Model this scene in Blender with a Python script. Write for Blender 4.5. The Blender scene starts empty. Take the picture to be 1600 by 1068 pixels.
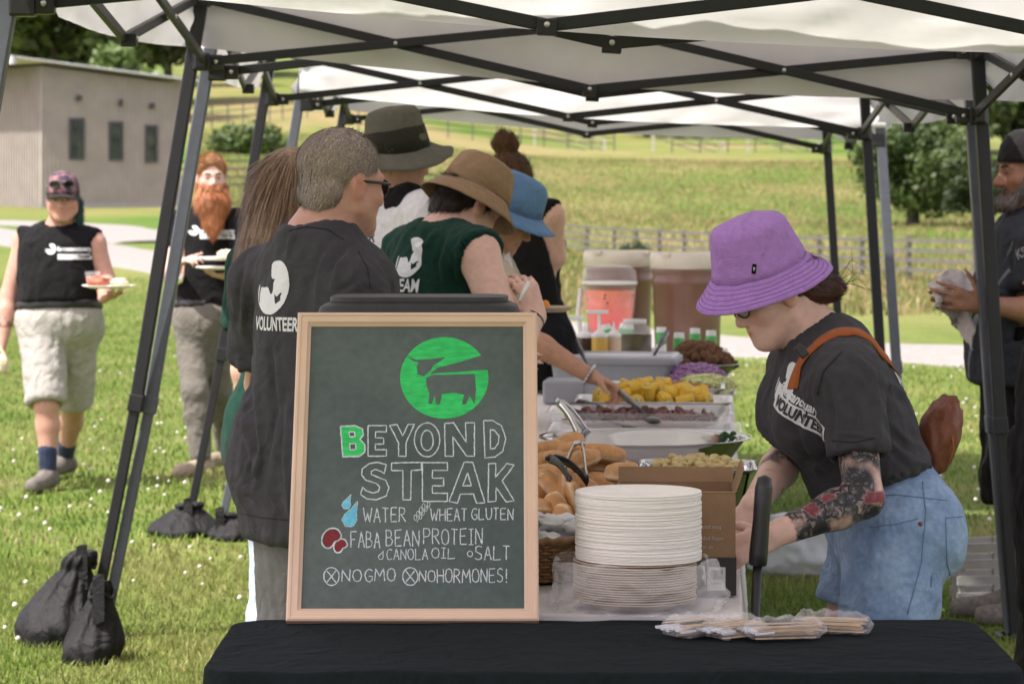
import bpy, bmesh, math, random
import numpy as np
from mathutils import Vector, Matrix
from mathutils.bvhtree import BVHTree
from mathutils.geometry import tessellate_polygon

# ------------------------------------------------------------------ camera, light, exposure
SC = bpy.context.scene
COL = SC.collection
F_PX, HOR, HC = 4500.0, 295.0, 1.55          # focal length in photo pixels, horizon row, camera height
cam_d = bpy.data.cameras.new('camera')
cam = bpy.data.objects.new('camera', cam_d); COL.objects.link(cam)
cam.location = (0, 0, HC); cam.rotation_euler = (math.radians(90), 0, 0)
cam_d.sensor_width = 36.0; cam_d.lens = 36.0 * F_PX / 1600.0
cam_d.shift_x = 0.0; cam_d.shift_y = -(534.0 - HOR) / 1600.0
cam_d.clip_start = 0.05; cam_d.clip_end = 2000
cam_d.dof.use_dof = True; cam_d.dof.focus_distance = 5.75; cam_d.dof.aperture_fstop = 11
SC.camera = cam
SUN_EL, SUN_AZ = math.radians(60), math.radians(-122)   # azimuth from +Y towards +X
world = bpy.data.worlds.new('World'); SC.world = world; world.use_nodes = True
wn = world.node_tree.nodes; wl = world.node_tree.links
sky = wn.new('ShaderNodeTexSky'); sky.sky_type = 'NISHITA'; sky.sun_disc = False
sky.sun_elevation = SUN_EL; sky.sun_rotation = SUN_AZ; sky.dust_density = 2.0; sky.air_density = 1.0
bg = next(n for n in wn if n.type == 'BACKGROUND'); bg.inputs['Strength'].default_value = 0.15
hs = wn.new('ShaderNodeHueSaturation'); hs.inputs['Saturation'].default_value = 0.45     # hazy bright sky, little blue in the shade
wl.new(sky.outputs['Color'], hs.inputs['Color'])
wb = wn.new('ShaderNodeVectorMath'); wb.operation = 'MULTIPLY'; wb.inputs[1].default_value = (1.13, .965, .99); wl.new(hs.outputs['Color'], wb.inputs[0]); wl.new(wb.outputs[0], bg.inputs['Color'])
sun_d = bpy.data.lights.new('sun', 'SUN'); sun_d.energy = 3.45; sun_d.angle = math.radians(0.6); sun_d.color = (1.0, 0.955, 0.88)
sun = bpy.data.objects.new('sun', sun_d); COL.objects.link(sun)
sv = Vector((math.cos(SUN_EL) * math.sin(SUN_AZ), math.cos(SUN_EL) * math.cos(SUN_AZ), math.sin(SUN_EL)))
sun.rotation_euler = sv.to_track_quat('Z', 'Y').to_euler(); sun.location = (0, 0, 60)
SC.view_settings.view_transform = 'Standard'; SC.view_settings.look = 'None'
SC.view_settings.exposure = 1.2; SC.view_settings.gamma = 1.0
SC.render.engine = 'CYCLES'
SC.cycles.use_denoising = True
SC.cycles.max_bounces = 8; SC.cycles.transparent_max_bounces = 12
SC.cycles.caustics_reflective = False; SC.cycles.caustics_refractive = False

def at(px, py, d):
    """world point seen at photo pixel (px, py) at depth d (used to lay the place out)"""
    return Vector(((px - 800.0) * d / F_PX, d, HC - (py - HOR) * d / F_PX))

# ------------------------------------------------------------------ numpy noise
_rng = np.random.RandomState(7)
_perm = _rng.permutation(512)
_grad = _rng.normal(size=(512, 3)); _grad /= np.linalg.norm(_grad, axis=1)[:, None]
def pnoise(p):
    """gradient noise, p (n,3) -> (n,) about -0.7..0.7"""
    p = np.asarray(p, float); i = np.floor(p).astype(int); f = p - i
    u = f * f * f * (f * (f * 6 - 15) + 10); r = 0
    for dx in (0, 1):
        wx = u[:, 0] if dx else 1 - u[:, 0]
        for dy in (0, 1):
            wy = u[:, 1] if dy else 1 - u[:, 1]
            for dz in (0, 1):
                wz = u[:, 2] if dz else 1 - u[:, 2]
                h = _perm[(_perm[(_perm[(i[:, 0] + dx) & 511] + i[:, 1] + dy) & 511] + i[:, 2] + dz) & 511]
                g = _grad[h]
                r = r + wx * wy * wz * (g[:, 0] * (f[:, 0] - dx) + g[:, 1] * (f[:, 1] - dy) + g[:, 2] * (f[:, 2] - dz))
    return r
def fbm(p, o=3):
    p = np.asarray(p, float); r = 0; a = 1.0
    for k in range(o):
        r = r + a * pnoise(p * 2 ** k + 17.3 * k); a *= 0.5
    return r

# ------------------------------------------------------------------ materials
def lin(h):
    c = [int(h[i:i + 2], 16) / 255 for i in (1, 3, 5)]
    return tuple((x / 12.92 if x < .04045 else ((x + .055) / 1.055) ** 2.4) for x in c)
def nodes_of(m):
    m.use_nodes = True
    return m.node_tree.nodes, m.node_tree.links, next(n for n in m.node_tree.nodes if n.type == 'BSDF_PRINCIPLED')
def mat(name, col, rough=.6, var=.12, scale=30., bump=0., bscale=None, metal=0., spec=None, stretch=None, attr=None,
        sheen=0., sss=0., coat=0., trans=0., detail=4, col2=None, vscale=None, wr=0.):
    """principled material: base colour broken up by noise (var), optional colour attribute, optional bump"""
    if isinstance(col, str): col = lin(col)
    m = bpy.data.materials.new(name); n, l, b = nodes_of(m)
    b.inputs['Roughness'].default_value = rough; b.inputs['Metallic'].default_value = metal
    if spec is not None: b.inputs['Specular IOR Level'].default_value = spec
    if sheen: b.inputs['Sheen Weight'].default_value = sheen; b.inputs['Sheen Roughness'].default_value = .5
    if sss: b.inputs['Subsurface Weight'].default_value = sss; b.inputs['Subsurface Radius'].default_value = (.012, .005, .003); b.inputs['Subsurface Scale'].default_value = 1.
    if coat: b.inputs['Coat Weight'].default_value = coat
    if trans: b.inputs['Transmission Weight'].default_value = trans
    tc = n.new('ShaderNodeTexCoord'); src = tc.outputs['Object']
    if stretch:
        mp = n.new('ShaderNodeMapping'); mp.inputs['Scale'].default_value = stretch; l.new(src, mp.inputs['Vector']); src = mp.outputs['Vector']
    nz = n.new('ShaderNodeTexNoise'); nz.inputs['Scale'].default_value = scale; nz.inputs['Detail'].default_value = detail; l.new(src, nz.inputs['Vector'])
    if col2 is not None:
        if isinstance(col2, str): col2 = lin(col2)
        rp = n.new('ShaderNodeValToRGB'); rp.color_ramp.elements[0].position = .38; rp.color_ramp.elements[1].position = .62
        rp.color_ramp.elements[0].color = (*col, 1); rp.color_ramp.elements[1].color = (*col2, 1)
        nz2 = n.new('ShaderNodeTexNoise'); nz2.inputs['Scale'].default_value = vscale or scale * .3; nz2.inputs['Detail'].default_value = 5; l.new(src, nz2.inputs['Vector'])
        l.new(nz2.outputs['Fac'], rp.inputs['Fac']); base = rp.outputs['Color']
    elif attr:
        at_ = n.new('ShaderNodeAttribute'); at_.attribute_name = attr; base = at_.outputs['Color']
    else:
        rg = n.new('ShaderNodeRGB'); rg.outputs[0].default_value = (*col, 1); base = rg.outputs[0]
    mr = n.new('ShaderNodeMapRange'); mr.inputs['From Min'].default_value = .25; mr.inputs['From Max'].default_value = .75
    mr.inputs['To Min'].default_value = 1 - var; mr.inputs['To Max'].default_value = 1 + var; l.new(nz.outputs['Fac'], mr.inputs['Value'])
    mx = n.new('ShaderNodeVectorMath'); mx.operation = 'SCALE'; l.new(base, mx.inputs[0]); l.new(mr.outputs[0], mx.inputs['Scale'])
    l.new(mx.outputs[0], b.inputs['Base Color'])
    if bump:
        nb = n.new('ShaderNodeTexNoise'); nb.inputs['Scale'].default_value = bscale or scale; nb.inputs['Detail'].default_value = 3; l.new(src, nb.inputs['Vector'])
        bp = n.new('ShaderNodeBump'); bp.inputs['Strength'].default_value = bump; bp.inputs['Distance'].default_value = .01
        l.new(nb.outputs['Fac'], bp.inputs['Height']); l.new(bp.outputs['Normal'], b.inputs['Normal'])
        if wr:
            nw = n.new('ShaderNodeTexNoise'); nw.inputs['Scale'].default_value = 11; nw.inputs['Detail'].default_value = 2; nw.inputs['Distortion'].default_value = 1.2; nw.noise_type = 'RIDGED_MULTIFRACTAL' if False else nw.noise_type; l.new(src, nw.inputs['Vector']); b2 = n.new('ShaderNodeBump'); b2.inputs['Strength'].default_value = wr; b2.inputs['Distance'].default_value = .03; l.new(nw.outputs['Fac'], b2.inputs['Height']); l.new(b2.outputs['Normal'], bp.inputs['Normal'])
    return m
def clear_mat(name, col, alpha=.3, rough=.15, spec=.5):
    """thin clear plastic: mostly see-through with a real gloss"""
    m = bpy.data.materials.new(name); n, l, b = nodes_of(m)
    out = next(x for x in n if x.type == 'OUTPUT_MATERIAL')
    b.inputs['Base Color'].default_value = (*col, 1); b.inputs['Roughness'].default_value = rough
    tr = n.new('ShaderNodeBsdfTransparent'); mx = n.new('ShaderNodeMixShader'); lw = n.new('ShaderNodeLayerWeight'); lw.inputs['Blend'].default_value = .35
    mr = n.new('ShaderNodeMapRange'); mr.inputs['To Min'].default_value = alpha; mr.inputs['To Max'].default_value = min(1, alpha + .25)
    l.new(lw.outputs['Facing'], mr.inputs['Value']); l.new(mr.outputs[0], mx.inputs['Fac'])
    l.new(tr.outputs[0], mx.inputs[1]); l.new(b.outputs[0], mx.inputs[2]); l.new(mx.outputs[0], out.inputs['Surface'])
    return m
def cloth_mat(name, col, transl=.35, rough=.7, var=.05, bump=.25, bscale=6):
    """thin sheet that lets some light through (tent fabric, leaves)"""
    m = mat(name, col, rough, var, 8, bump, bscale); n, l, b = nodes_of(m)
    out = next(x for x in n if x.type == 'OUTPUT_MATERIAL')
    t = n.new('ShaderNodeBsdfTranslucent'); mx = n.new('ShaderNodeMixShader'); mx.inputs['Fac'].default_value = transl
    l.new(b.inputs['Base Color'].links[0].from_socket, t.inputs['Color'])
    l.new(b.outputs[0], mx.inputs[1]); l.new(t.outputs[0], mx.inputs[2]); l.new(mx.outputs[0], out.inputs['Surface'])
    return m

# ------------------------------------------------------------------ objects
def tag(o, label=None, cat=None, group=None, kind=None):
    if label: o['label'] = label
    if cat: o['category'] = cat
    if group: o['group'] = group
    if kind: o['kind'] = kind
    return o
def empty(name, loc, label=None, cat=None, group=None, rz=0.):
    o = bpy.data.objects.new(name, None); o.empty_display_size = .1; COL.objects.link(o)
    o.location = loc; o.rotation_euler = (0, 0, rz); tag(o, label, cat, group)
    bpy.context.view_layer.update(); return o
def link_mesh(name, me, m=None, parent=None, world_space=True):
    o = bpy.data.objects.new(name, me); COL.objects.link(o)
    if m is not None and not me.materials:
        for x in (m if isinstance(m, (list, tuple)) else [m]): me.materials.append(x)
    if parent is not None:
        o.parent = parent
        if world_space:
            top = parent; mw = Matrix.Identity(4); chain = []
            while top is not None: chain.append(top); top = top.parent
            for t in reversed(chain): mw = mw @ t.matrix_parent_inverse @ Matrix.LocRotScale(t.location, t.rotation_euler, t.scale)
            o.matrix_parent_inverse = mw.inverted()
    return o
def copy_thing(o, parent=None):
    c = o.copy(); COL.objects.link(c)
    if parent is not None: c.parent = parent
    for ch in list(o.children): copy_thing(ch, c)
    return c
def np_mesh(name, V, Fs, smooth=True):
    """V (n,3); Fs: list of arrays, each (k,3) or (k,4)"""
    me = bpy.data.meshes.new(name); V = np.asarray(V, np.float32)
    if not isinstance(Fs, (list, tuple)): Fs = [Fs]
    Fs = [np.asarray(f, np.int32) for f in Fs if len(f)]
    tot = np.concatenate([np.full(len(f), f.shape[1], np.int32) for f in Fs]); flat = np.concatenate([f.ravel() for f in Fs])
    me.vertices.add(len(V)); me.vertices.foreach_set('co', V.ravel())
    me.loops.add(len(flat)); me.loops.foreach_set('vertex_index', flat)
    me.polygons.add(len(tot)); st = np.concatenate([[0], np.cumsum(tot)[:-1]]).astype(np.int32)
    me.polygons.foreach_set('loop_start', st); me.polygons.foreach_set('loop_total', tot)
    me.polygons.foreach_set('use_smooth', np.full(len(tot), smooth, bool)); me.update(calc_edges=True); me.validate()
    return me
def set_col(me, rgb, name='tint'):
    a = me.color_attributes.new(name, 'FLOAT_COLOR', 'POINT'); n = len(me.vertices)
    c = np.ones((n, 4), np.float32); c[:, :3] = rgb; a.data.foreach_set('color', c.ravel())
def ortho(d):
    d = Vector(d).normalized(); u = Vector((0, 0, 1)) if abs(d.z) < .9 else Vector((1, 0, 0))
    x = d.cross(u).normalized(); return x, x.cross(d).normalized(), d
class MB:
    """collects shapes; build() links them as ONE mesh object"""
    def __init__(s): s.v = []; s.f = []; s.sm = []; s.mi = []
    def add(s, vs, fs, smooth=False, mi=0):
        o = len(s.v); s.v += [tuple(v) for v in vs]; s.f += [tuple(i + o for i in f) for f in fs]
        s.sm += [smooth] * len(fs); s.mi += [mi] * len(fs); return s
    def box(s, c, size, R=None, mi=0):
        c = Vector(c); h = [x / 2 for x in size]; vs = []
        for z in (-1, 1):
            for y in (-1, 1):
                for x in (-1, 1):
                    p = Vector((x * h[0], y * h[1], z * h[2])); vs.append(c + (R @ p if R else p))
        return s.add(vs, [(0, 2, 3, 1), (4, 5, 7, 6), (0, 1, 5, 4), (2, 6, 7, 3), (0, 4, 6, 2), (1, 3, 7, 5)], False, mi)
    def bar(s, a, b, w, h=None, up=None, mi=0):
        a, b = Vector(a), Vector(b); h = h or w
        d = (b - a); L = d.length; d = d.normalized()
        if up is None: x, y, _ = ortho(d)
        else: x = d.cross(Vector(up)).normalized(); y = x.cross(d).normalized()
        return s.box((a + b) / 2, (w, h, L), Matrix((x, y, d)).transposed(), mi)
    def tube(s, pts, r, n=8, caps=True, mi=0, flat=None):
        pts = [Vector(p) for p in pts]; rs = r if isinstance(r, (list, tuple)) else [r] * len(pts); vs = []; fs = []
        x, y, _ = ortho(pts[1] - pts[0])
        for i, p in enumerate(pts):
            d = (pts[min(i + 1, len(pts) - 1)] - pts[max(i - 1, 0)]).normalized()
            x = (x - d * x.dot(d)).normalized(); y = x.cross(d)
            for k in range(n):
                a = 2 * math.pi * k / n; q = (x * math.cos(a) + y * math.sin(a)) * rs[i]
                if flat: q = q - Vector(flat[0]) * q.dot(Vector(flat[0])) * (1 - flat[1])
                vs.append(p + q)
        for i in range(len(pts) - 1):
            for k in range(n): fs.append((i * n + k, i * n + (k + 1) % n, (i + 1) * n + (k + 1) % n, (i + 1) * n + k))
        if caps: fs.append(tuple(range(n))[::1]); fs.append(tuple((len(pts) - 1) * n + k for k in reversed(range(n))))
        return s.add(vs, fs, True, mi)
    def lathe(s, prof, c=(0, 0, 0), R=None, n=32, smooth=True, mi=0, sx=1., sy=1., fn=None):
        c = Vector(c); vs = []; fs = []
        for (r, z) in prof:
            for k in range(n):
                a = 2 * math.pi * k / n; p = Vector((r * math.cos(a) * sx, r * math.sin(a) * sy, z))
                if fn: p = Vector(fn(p, a))
                vs.append(c + (R @ p if R else p))
        for i in range(len(prof) - 1):
            for k in range(n): fs.append((i * n + k, i * n + (k + 1) % n, (i + 1) * n + (k + 1) % n, (i + 1) * n + k))
        if prof[0][0] > 1e-5: fs.append(tuple(reversed(range(n))))
        if prof[-1][0] > 1e-5: fs.append(tuple((len(prof) - 1) * n + k for k in range(n)))
        return s.add(vs, fs, smooth, mi)
    def blob(s, c, rad, R=None, amp=.1, fr=3., sub=3, seed=0, mi=0):
        bm = bmesh.new(); bmesh.ops.create_icosphere(bm, subdivisions=sub, radius=1.)
        P = np.array([v.co[:] for v in bm.verts]); k = 1 + amp * fbm(P * fr + seed * 7.7, 3)
        rad = rad if isinstance(rad, (tuple, list)) else (rad,) * 3; P = P * k[:, None] * np.array(rad)
        if R is not None: P = P @ np.array(R.to_3x3()).T
        P = P + np.array(c); fs = [[v.index for v in f.verts] for f in bm.faces]; bm.free()
        return s.add(P.tolist(), fs, True, mi)
    def sheet(s, P, smooth=True, mi=0, close=False):
        """P (n,m,3) grid"""
        n, m = len(P), len(P[0]); vs = [p for r in P for p in r]
        fs = [(i * m + j, i * m + (j + 1) % m, (i + 1) * m + (j + 1) % m, (i + 1) * m + j) for i in range(n - 1) for j in range(m if close else m - 1)]
        return s.add(vs, fs, smooth, mi)
    def prism(s, poly, T, depth, mi=0):
        """2-D polygon (list of (x,y), no holes) extruded; T maps (x,y,z) to world"""
        n = len(poly); tri = tessellate_polygon([[Vector((x, y, 0)) for x, y in poly]])
        vs = [T @ Vector((x, y, 0)) for x, y in poly] + [T @ Vector((x, y, depth)) for x, y in poly]
        fs = [t for t in tri] + [tuple(i + n for i in reversed(t)) for t in tri] + [(i, (i + 1) % n, (i + 1) % n + n, i + n) for i in range(n)]
        return s.add(vs, fs, False, mi)
    def build(s, name, m=None, parent=None, bevel=0., fix=True):
        me = bpy.data.meshes.new(name); me.from_pydata(s.v, [], s.f)
        me.polygons.foreach_set('use_smooth', s.sm); me.polygons.foreach_set('material_index', s.mi); me.update()
        if fix:
            bm = bmesh.new(); bm.from_mesh(me); bmesh.ops.recalc_face_normals(bm, faces=bm.faces); bm.to_mesh(me); bm.free()
        o = link_mesh(name, me, m, parent)
        if bevel:
            b = o.modifiers.new('bevel', 'BEVEL'); b.width = bevel; b.segments = 2; b.limit_method = 'ANGLE'
        return o
def solid(o, t):
    m = o.modifiers.new('solid', 'SOLIDIFY'); m.thickness = t; m.offset = 0; return o
def subd(o, n=1):
    m = o.modifiers.new('sub', 'SUBSURF'); m.levels = n; m.render_levels = n; return o
R3 = random.Random(11)
def rotz(a): return Matrix.Rotation(a, 3, 'Z')
def rot(axis, deg): return Matrix.Rotation(math.radians(deg), 3, axis)
# ------------------------------------------------------------------ terrain
_RD = np.array([0, 15, 27, 40, 60, 85, 130, 180, 260, 420.]); _RZ = np.array([0, 0, 0, -.1, -.32, -.43, .8, 3.2, 5.8, 16.])
_LD = np.array([0, 15, 27, 40, 60, 90, 120, 180, 260, 420.]); _LZ = np.array([0, 0, 0, .1, .45, 1.0, 1.9, 4.6, 10.3, 22.])
def ground(x, y):
    x = np.asarray(x, float); y = np.asarray(y, float); yy = np.clip(y, 0, 420)
    def prof(D, Z): return sum(np.interp(yy * k, D, Z) for k in (.9, .95, 1., 1.05, 1.1)) / 5
    u = x / np.maximum(y, 5); t = np.clip((u + .085) / .12, 0, 1); t = t * t * (3 - 2 * t)
    z = prof(_LD, _LZ) * (1 - t) + prof(_RD, _RZ) * t
    p = np.stack([x.ravel() * .05, y.ravel() * .05, 0 * x.ravel()], 1)
    return z + (pnoise(p) * np.clip((y.ravel() - 30) / 60, 0, 1) * .35).reshape(z.shape)
def gz(x, y): return float(ground(np.array([x]), np.array([y]))[0])
def on(px, d, dz=0.):
    x = (px - 800.0) * d / F_PX; return Vector((x, d, gz(x, d) + dz))
ys = np.concatenate([np.linspace(-12, 30, 85), 30 * (420 / 30.) ** np.linspace(.012, 1, 110)])
us = np.linspace(-1, 1, 121); us = np.sign(us) * np.abs(us) ** 1.25
X = us[None, :] * np.maximum(14, .42 * ys + 6)[:, None]; Y = np.repeat(ys[:, None], len(us), 1); Z = ground(X, Y)
n0, n1 = X.shape; I = np.arange(n0 * n1).reshape(n0, n1)
me = np_mesh('ground', np.stack([X, Y, Z], 2).reshape(-1, 3), np.stack([I[:-1, :-1], I[:-1, 1:], I[1:, 1:], I[1:, :-1]], 2).reshape(-1, 4))
m_ground = bpy.data.materials.new('grass_ground'); n, l, b = nodes_of(m_ground); b.inputs['Roughness'].default_value = .95; b.inputs['Specular IOR Level'].default_value = .1
tc = n.new('ShaderNodeTexCoord'); sep = n.new('ShaderNodeSeparateXYZ'); l.new(tc.outputs['Object'], sep.inputs[0])
def noise_ramp(scale, cols, pos, stretch=(1, 1, 1), detail=6):
    mp = n.new('ShaderNodeMapping'); mp.inputs['Scale'].default_value = stretch; l.new(tc.outputs['Object'], mp.inputs[0])
    z = n.new('ShaderNodeTexNoise'); z.inputs['Scale'].default_value = scale; z.inputs['Detail'].default_value = detail; z.inputs['Roughness'].default_value = .65; l.new(mp.outputs[0], z.inputs['Vector'])
    r = n.new('ShaderNodeValToRGB'); l.new(z.outputs['Fac'], r.inputs[0]); e = r.color_ramp.elements
    for k, (c, p) in enumerate(zip(cols, pos)):
        if k > 1: e.new(p)
        e[k].position = p; e[k].color = (*c, 1)
    return r.outputs[0]
lawn = noise_ramp(1.1, [(.07, .11, .02), (.12, .165, .034), (.21, .195, .085)], [.3, .52, .75])
mead = noise_ramp(.055, [(.07, .15, .018), (.165, .19, .052), (.27, .22, .105)], [.36, .5, .64], (1, .55, 1))
fine = noise_ramp(26, [(.55, .55, .55), (1.25, 1.25, 1.2)], [.3, .7], (1, .6, 1))
mr = n.new('ShaderNodeMapRange'); mr.inputs['From Min'].default_value = 29; mr.inputs['From Max'].default_value = 40; l.new(sep.outputs['Y'], mr.inputs['Value'])
mx = n.new('ShaderNodeMix'); mx.data_type = 'RGBA'; l.new(mr.outputs[0], mx.inputs['Factor']); l.new(lawn, mx.inputs['A']); l.new(mead, mx.inputs['B'])
mm = n.new('ShaderNodeVectorMath'); mm.operation = 'MULTIPLY'; l.new(mx.outputs['Result'], mm.inputs[0]); l.new(fine, mm.inputs[1]); l.new(mm.outputs[0], b.inputs['Base Color'])
tag(link_mesh('ground', me, m_ground), kind='structure')

# gravel roads: sheets that follow the ground, 3 cm proud of it
m_gravel = mat('gravel', (.25, .235, .215), .95, .22, 14, .4, 90)
def road(name, cl, wid, col_n=9, w1=None):
    rows = []
    cl = [Vector((p.x, p.y, 0)) for p in cl]; pts = []
    for i in range(len(cl) - 1):
        for k in range(14): pts.append(cl[i].lerp(cl[i + 1], k / 14))
    pts.append(cl[-1])
    for i, p in enumerate(pts):
        d = pts[min(i + 1, len(pts) - 1)] - pts[max(i - 1, 0)]; s = Vector((d.y, -d.x, 0)).normalized()
        w = (wid + ((w1 or wid) - wid) * min(1, i / (len(pts) * .6))) * (1 + .05 * math.sin(i * .9)); row = []
        for k in range(col_n):
            q = p + s * (k / (col_n - 1) - .5) * w; row.append((q.x, q.y, gz(q.x, q.y) + .05 - .06 * (abs(k / (col_n - 1) - .5) * 2) ** 4))
        rows.append(row)
    mb = MB(); mb.sheet(rows); return tag(mb.build(name, m_gravel), kind='structure')
road('gravel_road', [on(1950, 24.8), on(1510, 27), on(1110, 28.5), on(870, 32), on(560, 39), on(280, 48), on(120, 56), on(-250, 84)], 3.4, w1=2.3)
road('shed_driveway', [on(262, 58.5), on(150, 68), on(0, 73), on(-250, 80)], 2.4)

# ------------------------------------------------------------------ grass blades, flowers, meadow
def blades(name, px0, px1, d0, d1, n, h, w, cols, seed, mask=None):
    rs = np.random.RandomState(seed)
    d = np.sqrt(rs.uniform(d0 ** 1.2, d1 ** 1.2, n) ** (2 / 1.2)); x = (rs.uniform(px0, px1, n) - 800) * d / F_PX
    if mask is not None: k = mask(x, d); x, d = x[k], d[k]
    n = len(x); z = ground(x, d); base = np.stack([x, d, z - .01], 1)
    patch = .5 + .5 * np.clip(2.2 * fbm(np.stack([x * .9, d * .9, 0 * x], 1), 2), -1, 1)
    H = h * rs.uniform(.45, 1.25, n) * (.75 + .5 * patch); a = rs.uniform(0, 2 * np.pi, n); lean = rs.uniform(.1, .75, n) * H
    W = w * rs.uniform(.6, 1.3, n); ld = rs.uniform(0, 2 * np.pi, n)
    s = np.stack([np.cos(a), np.sin(a), 0 * a], 1) * W[:, None] / 2; L = np.stack([np.cos(ld), np.sin(ld), 0 * a], 1) * lean[:, None]
    up = np.zeros((n, 3)); up[:, 2] = H
    V = np.stack([base - s, base + s, base + up * .6 + L * .35 + s * .7, base + up * .6 + L * .35 - s * .7, base + up + L], 1).reshape(-1, 3)
    k = np.arange(n)[:, None] * 5
    me = np_mesh(name, V, [k + np.array([0, 1, 2, 3]), k + np.array([3, 2, 4])], smooth=False)
    cols = np.array(cols); t = np.clip(patch + rs.normal(0, .28, n), 0, .999) * (len(cols) - 1); i = t.astype(int); f = (t - i)[:, None]
    c = cols[i] * (1 - f) + cols[i + 1] * f; dry = np.clip((fbm(np.stack([x * .55 + 40, d * .28, 0 * x], 1), 3) - .02) * 2.2, 0, .5)[:, None] * rs.uniform(.3, 1, n)[:, None]; c = c * (1 - dry) + np.array((.34, .285, .13)) * dry; c = c * rs.uniform(.7, 1.25, n)[:, None]
    set_col(me, np.repeat(c, 5, 0)); return me
m_blade = cloth_mat('grass_blade', (.1, .15, .03), .3, .6, .05, 0)
nn, ll, bb = nodes_of(m_blade)
ga = nn.new('ShaderNodeAttribute'); ga.attribute_name = 'tint'
for nd in list(nn):
    if nd.type in ('BSDF_PRINCIPLED', 'BSDF_TRANSLUCENT'):
        s_ = nd.inputs['Base Color'] if nd.type == 'BSDF_PRINCIPLED' else nd.inputs['Color']
        for k in list(s_.links): ll.remove(k)
        ll.new(ga.outputs['Color'], s_)
bb.inputs['Specular IOR Level'].default_value = .25
LAWN = [(.075, .135, .02), (.115, .20, .028), (.17, .255, .042), (.235, .29, .07), (.34, .33, .14)]
lm = blades('lawn_grass', -160, 1760, 5.6, 12, 170000, .036, .0055, LAWN, 1)
tag(link_mesh('lawn_grass', lm, m_blade), 'short sunlit lawn grass in the near part of the field', 'grass', kind='stuff')
lm = blades('lawn_grass', -160, 1760, 12, 44, 170000, .045, .011, LAWN, 2, lambda x, d: d < 26.3 + np.where(x < 0, -x * 4.0, -x * .3))
tag(link_mesh('far_lawn_grass', lm, m_blade), 'brighter lawn grass stretching back to the gravel road', 'grass', kind='stuff')
MEAD = [(.075, .155, .022), (.125, .19, .038), (.21, .215, .075), (.30, .245, .115), (.37, .275, .15)]
lm = blades('meadow_grass', -200, 1800, 37, 190, 190000, .17, .04, MEAD, 3, lambda x, d: (x > -3.2 + (40 - d) * .12))
tag(link_mesh('meadow_grass', lm, m_blade), 'tall yellowing meadow grass on the slope beyond the gravel road', 'grass', kind='stuff')
# white clover flowers
rs = np.random.RandomState(5); mb = MB(); nfl = 950
d = rs.uniform(6.2, 26, nfl); x = (rs.uniform(-100, 1700, nfl) - 800) * d / F_PX
cl = fbm(np.stack([x * .6, d * .35, 0 * x + 3], 1), 2) > -.02
for xx, dd in zip(x[cl], d[cl]):
    r = R3.uniform(.007, .0125); z = R3.uniform(.045, .085)
    vs = []; c = (xx, dd, z)
    mb.lathe([(0, -r * .8), (r * .8, -r * .4), (r, .1 * r), (r * .6, r * .8), (0, r)], c, n=5, smooth=True)
tag(mb.build('clover_flowers', mat('clover', (.58, .56, .47), .8, .2, 300), fix=False), 'small white clover flowers dotted through the lawn', 'flowers', kind='stuff')

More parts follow.
